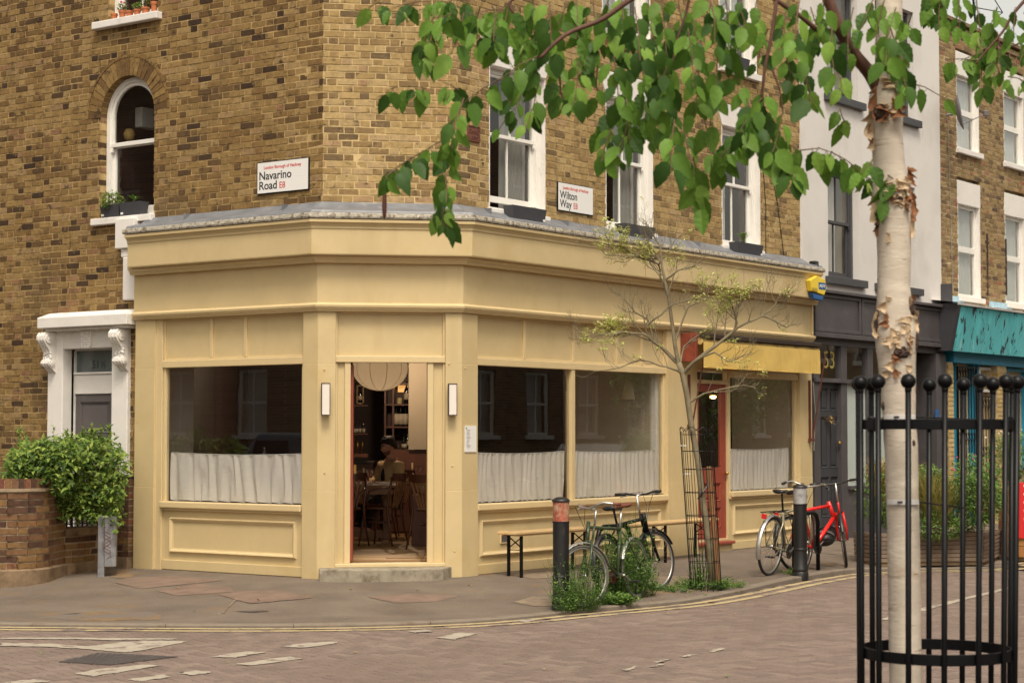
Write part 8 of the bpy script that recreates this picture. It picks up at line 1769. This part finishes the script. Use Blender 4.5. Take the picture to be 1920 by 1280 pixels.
# iron guard
GD = thing('tree_guard', Bt(1755, 1500), 'tall black iron tree guard with ball-topped bars round the birch', 'tree guard')
gc = Vector((at_y(1751, 800, 7.4).x, 7.4, 0)); gr = .293
zring0, zring1 = at_y(1750, 1222, 7.4).z, at_y(1750, 795, 7.4).z
rods = [(1632, 716), (1618, 716), (1690, 720), (1725, 722), (1743, 721), (1779, 727), (1806, 725), (1832, 730), (1860, 729), (1877, 728), (1894, 731), (1902, 736)]
gtop = 1.55 + (812 - 718) / FPX * 7.4
NB_ = 14; off_ = R(6)
for k in range(NB_):
    a = 2*math.pi*k/NB_ + off_; ct_, st2 = math.cos(a), math.sin(a); p = lambda z: gc + Vector((gr * (1 + .03 * (z - .7)) * ct_, gr * (1 + .03 * (z - .7)) * st2, z)) + Vector((.012 * (z - .7), 0, 0))
    r1 = MB().tube([p(ROAD), p(gtop - .02)], .0112, 12).build('bar', 'black', GD, smooth=True); q = p(gtop); m = MB(); m.ball(q, .0285, 20, 12); m.lathe([(.0095, -.045), (.013, -.035), (.013, -.026), (.010, -.022)], q, 14); m.build('ball_finial', 'black', r1, smooth=True)
def band(z, h, name, gap=None, th=.010):
    V = []; n_ = 60; a0, a1 = (0, 2*math.pi) if not gap else gap
    for k in range(n_ + 1):
        a = a0 + (a1 - a0) * k / n_; rr = gr * (1 + .03 * (z - .7))
        for dr, dz in ((-.008 - th, 0), (-.008, 0), (-.008, h), (-.008 - th, h)): V.append(gc + Vector(((rr + dr) * math.cos(a) + .012 * (z - .7), (rr + dr) * math.sin(a), z + dz)))
    Fs = [(k*4+j, k*4+(j+1)%4, (k+1)*4+(j+1)%4, (k+1)*4+j) for k in range(n_) for j in range(4)]
    MB().add(V, Fs).build(name, 'black', GD, bevel=.0015)
band(zring0 - .02, .042, 'hoop'); band(zring1 - .02, .038, 'hoop'); band(.05, .04, 'hoop')
for px in (1637, 1895): q = at_y(px, 800, 7.4); MB().box((q.x - .02, 7.38, zring1 - .03), (q.x + .005, 7.42, zring1 + .03)).build('joint_plate', 'black', GD, bevel=.004)
for (py, lab) in ((782, 'upper pale rubber tie holding the birch to its guard'), (940, 'lower pale rubber tie holding the birch to its guard')):
    c, r_ = trunk_at(py); tt = thing('rubber_tie', c, lab, 'tree tie', 'rubber ties on the birch'); V = []; n_ = 12; hh = .010
    m = MB(); P = [Vector((c.x + (r_ + .006) * math.sin(a), c.y - (r_ + .006) * math.cos(a), c.z)) for a in [-1.2 + 2.1 * i / n_ for i in range(n_ + 1)]]
    for p in P: V += [p - Vector((0,0,hh)), p + Vector((0,0,hh)), p + Vector((0,-.004,hh)), p + Vector((0,-.004,-hh))]
    m.add(V, [(k*4+j, k*4+(j+1)%4, (k+1)*4+(j+1)%4, (k+1)*4+j) for k in range(n_) for j in range(4)]); m.build('strap', 'tie_w', tt, bevel=.002); q = P[-1]; MB().tube([q, gc + Vector((gr * .9, .1, c.z - .01)) if py < 900 else Vector((q.x + .16, 7.3, c.z - .02))], .003, 5).build('cord', 'black', tt); MB().box((P[5].x - .012, P[5].y - .006, c.z - .004), (P[7].x + .008, P[5].y - .0045, c.z + .004)).build('slot', 'plastic_k', tt)

# the leafy street tree across the side street, mirrored in the window under the awning
tc = FR.p(20.6, ROAD, 9.0); TT = thing('street_tree', tc, 'leafy street tree across the side street, seen only mirrored in the shop glass', 'tree')
MB().tube([tc, tc + Vector((.05, 0, 1.6)), tc + Vector((-.05, .1, 3.4)), tc + Vector((.1, 0, 5.5))], [.17, .14, .11, .05], 10).build('trunk', 'twig_g', TT, smooth=True); it = []
for i in range(7000):
    v = rv()
    while v.length > 1: v = rv()
    v = v.normalized() * v.length ** .6 * (1 + .35 * mnoise.noise(v * 2.1)); it.append((tc + Vector((v.x * 2.3, v.y * 2.3, 3.7 + v.z * 2.4)), rv(), Vector((0, 0, 1)) + rv(.6), rng.uniform(.10, .17)))
foliage(TT, it, gv, 0)
# ================================================================ the seated man
def skin_body(name, pts, edges, rad, matk, parent, sub=2, root=0):
    me = bpy.data.meshes.new(name); me.from_pydata([tuple(p) for p in pts], edges, []); o = bpy.data.objects.new(name, me); COL.objects.link(o)
    s = o.modifiers.new('skin', 'SKIN'); sv = me.skin_vertices[0].data
    for i, r in enumerate(rad): sv[i].radius = r if hasattr(r, '__len__') else (r, r); sv[i].use_root = (i == root)
    u = o.modifiers.new('sub', 'SUBSURF'); u.levels = sub; u.render_levels = sub
    bpy.context.view_layer.update(); dg = bpy.context.evaluated_depsgraph_get(); m2 = bpy.data.meshes.new_from_object(o.evaluated_get(dg)); bpy.data.objects.remove(o)
    m2.materials.clear(); m2.materials.append(M[matk]); m2.polygons.foreach_set('use_smooth', [True] * len(m2.polygons)); ob = bpy.data.objects.new(name, m2); COL.objects.link(ob); ob.parent = parent; return ob
q = at_y(733, 905, 25.6); MP = Vector((q.x, 25.6, FZ)); man = thing('person', MP, 'dark-haired bearded person in a tan jacket seated at the front table', 'person', None, R(127))
# local frame: faces +y, x to his right; seat height .46
H = .46; V3 = Vector
hip = V3((0, 0, H + .10)); pts = [hip, (0, .01, H+.26), (0, .015, H+.42), (0, .0, H+.53), (0, .01, H+.60), (0, .035, H+.68),
       (-.19, 0, H+.50), (-.25, .05, H+.30), (-.20, .27, H+.27), (-.14, .36, H+.28), (.19, 0, H+.50), (.25, .06, H+.30), (.17, .28, H+.27), (.09, .36, H+.28),
       (-.10, .03, H+.06), (-.13, .42, H+.04), (-.13, .46, .08), (-.13, .58, .04), (.10, .03, H+.06), (.13, .42, H+.04), (.13, .46, .08), (.13, .58, .04)]
ed = [(0,1),(1,2),(2,3),(3,4),(4,5),(3,6),(6,7),(7,8),(8,9),(3,10),(10,11),(11,12),(12,13),(0,14),(14,15),(15,16),(16,17),(0,18),(18,19),(19,20),(20,21)]
rad = [(.15,.11),(.145,.105),(.155,.105),(.09,.075),(.055,.055),(.05,.055),.062,.048,.036,.030,.062,.048,.036,.030,.09,.065,.045,.035,.09,.065,.045,.035]
body = skin_body('body', pts, ed, rad, 'skin', man)
jp = [(0,.0,H+.08),(0,.01,H+.26),(0,.015,H+.42),(0,-.005,H+.525),(-.19,0,H+.50),(-.26,.05,H+.30),(-.205,.25,H+.27),(.19,0,H+.50),(.26,.06,H+.30),(.175,.26,H+.27)]
je = [(0,1),(1,2),(2,3),(3,4),(4,5),(5,6),(3,7),(7,8),(8,9)]
skin_body('jacket', jp, je, [(.185,.14),(.175,.135),(.185,.130),(.115,.10),.088,.068,.052,.088,.068,.052], 'jacket', man)
skin_body('shirt', [(0,.07,H+.20),(0,.085,H+.38),(0,.05,H+.52)], [(0,1),(1,2)], [(.07,.085),(.065,.075),(.06,.055)], 'shirt_k', man)
skin_body('trousers', [(0,0,H+.06),(-.10,.04,H+.06),(-.13,.42,H+.04),(-.13,.45,.12),(.10,.04,H+.06),(.13,.42,H+.04),(.13,.45,.12)], [(0,1),(1,2),(2,3),(0,4),(4,5),(5,6)], [.14,.11,.082,.06,.11,.082,.06], 'shirt_k', man)
m = MB()      # collar
for e in (-1, 1): m.add([(0+e*.02,.10,H+.50),(e*.09,.07,H+.47),(e*.105,-.02,H+.575),(e*.06,-.06,H+.60),(e*.055,.05,H+.585)], [(0,1,2,4),(4,2,3)])
c_ = m.build('collar', 'jacket', man, local=True, recalc=False); sdm = c_.modifiers.new('s', 'SOLIDIFY'); sdm.thickness = .008
# head: a ball shaped into skull, jaw, nose, sockets, turned down towards the table
m = MB(); hc = V3((0, .050, H + .748)); nU, nV = 28, 22; V = []
for j in range(nV + 1):
    t = math.pi * j / nV
    for i in range(nU):
        a = 2*math.pi*i/nU; x, y, z = math.sin(t)*math.cos(a), math.sin(t)*math.sin(a), math.cos(t); sx, sy, sz = .076, .098, .118
        if z < 0: k = -z; sx *= 1 - .30 * k; y2 = y * (1 - .12 * k) + (.10 * k if y > 0 else .22 * k)
        else: y2 = y
        p = V3((x * sx, y2 * sy, z * sz))
        if y > 0:
            n_ = math.exp(-((x*.076)/.013)**2) * math.exp(-((p.z + .018)/.020)**2) * .024; n_ += math.exp(-((x*.076)/.012)**2) * math.exp(-((p.z - .010)/.026)**2) * .010
            n_ -= (math.exp(-((abs(p.x) - .031)/.014)**2) * math.exp(-((p.z - .012)/.012)**2)) * .009; n_ += math.exp(-((abs(p.x) - .03)/.024)**2) * math.exp(-((p.z - .032)/.008)**2) * .004
            n_ += math.exp(-(p.x/.024)**2) * math.exp(-((p.z + .060)/.006)**2) * .005 + math.exp(-(p.x/.022)**2) * math.exp(-((p.z + .072)/.006)**2) * .005; n_ += math.exp(-(p.x/.022)**2) * math.exp(-((p.z + .100)/.014)**2) * .007
            p.y += n_
        V.append(p)
rot = Matrix.Rotation(R(-14), 4, 'X') @ Matrix.Identity(4)
m.add([hc + rot @ p for p in V], [(j*nU+i, j*nU+(i+1)%nU, (j+1)*nU+(i+1)%nU, (j+1)*nU+i) for j in range(nV) for i in range(nU)]); hd_ = m.build('head', 'skin', man, local=True, smooth=True)
for e in (-1, 1):
    MB().ball(hc + rot @ V3((e*.077, .005, -.005)), .024, 10, 8, (.35, .7, 1.15)).build('ear', 'skin', hd_, local=True, smooth=True); MB().ball(hc + rot @ V3((e*.031, .083, .011)), .0095, 10, 8).build('eye', 'china', hd_, local=True, smooth=True); MB().ball(hc + rot @ V3((e*.031, .0905, .010)), .0045, 8, 6).build('iris', 'bronze', hd_, local=True)
    MB().tube([hc + rot @ V3((e*.014, .098, .030)), hc + rot @ V3((e*.034, .095, .036)), hc + rot @ V3((e*.052, .080, .030))], .0042, 6).build('eyebrow', 'hair', hd_, local=True)
MB().tube([hc + rot @ V3((x, .103 - abs(x) * .35, -.066)) for x in (-.02, 0, .02)], .0022, 5).build('mouth', 'rust', hd_, local=True)
m = MB(); V = []; nU, nV = 26, 12
for j in range(nV + 1):
    for i in range(nU):
        a = 2*math.pi*i/nU; lim = .98 + .86 * (1 - math.sin(a)) / 2 + (.0 if math.sin(a) > 0 else .15); t = lim * j / nV; x, y, z = math.sin(t)*math.cos(a), math.sin(t)*math.sin(a), math.cos(t); b_ = 1.12 + .22 * mnoise.noise(V3((x*3, y*3, z*3))) + (.06 if z > .6 else 0); V.append(hc + rot @ V3((x*.076*b_, y*.097*b_ - .006, z*.114*b_)))
m.add(V, [(j*nU+i, j*nU+(i+1)%nU, (j+1)*nU+(i+1)%nU, (j+1)*nU+i) for j in range(nV) for i in range(nU)]); h_ = m.build('hair', 'hair', man, local=True, smooth=True, recalc=False); s_ = h_.modifiers.new('s', 'SOLIDIFY'); s_.thickness = .01
m = MB(); V = []; nU, nV = 18, 6     # short beard
for j in range(nV + 1):
    for i in range(nU + 1):
        a = R(5) + R(170) * i / nU; t = R(118 - 12 * abs(2 * i / nU - 1)) + R(46) * j / nV; x, y, z = math.sin(t)*math.cos(a), math.sin(t)*math.sin(a), math.cos(t); k = -z; p = V3((x*.077*(1-.30*k)*1.04, (y*(1-.12*k)+.10*k)*.098*1.05 + .004, z*.118*1.03)); V.append(hc + rot @ p)
m.add(V, [(j*(nU+1)+i, j*(nU+1)+i+1, (j+1)*(nU+1)+i+1, (j+1)*(nU+1)+i) for j in range(nV) for i in range(nU)]); m.build('beard', 'beard', man, local=True, smooth=True, recalc=False)
for e in (-1, 1):     # hands resting on the table: palm and five bent fingers
    w0 = V3((e*.12, .36, H+.285)); dx = V3((-e*.35, 1, 0)).normalized(); sx = V3((dx.y, -dx.x, 0)) * (-e)
    hp = [w0, w0 + dx*.05, w0 + dx*.09]; he = [(0,1),(1,2)]; hr = [(.026,.02),(.038,.016),(.036,.014)]
    hand = skin_body('hand', hp, he, hr, 'skin', man, 1)
    for f in range(4):
        b0 = w0 + dx*.085 + sx * (.027 - .018*f); L = (.068, .078, .072, .056)[f]; skin_body('finger', [b0, b0 + dx*L*.45 + V3((0,0,.006)), b0 + dx*L*.8 - V3((0,0,.006)), b0 + dx*L - V3((0,0,.018))], [(0,1),(1,2),(2,3)], [.0095,.0088,.008,.007], 'skin', man, 1)
    b0 = w0 + dx*.025 + sx*.03; skin_body('thumb', [b0, b0 + sx*.025 + dx*.03, b0 + sx*.030 + dx*.055], [(0,1),(1,2)], [.012,.010,.008], 'skin', man, 1)
chair('chair', MP + Vector((.0, .0, 0)), R(-53), 'dark bentwood chair the seated man sits on')
# ---------------- render settings that belong to the scene
scene.render.engine = 'CYCLES'
scene.cycles.max_bounces = 8; scene.cycles.transparent_max_bounces = 24; scene.cycles.sample_clamp_indirect = 6
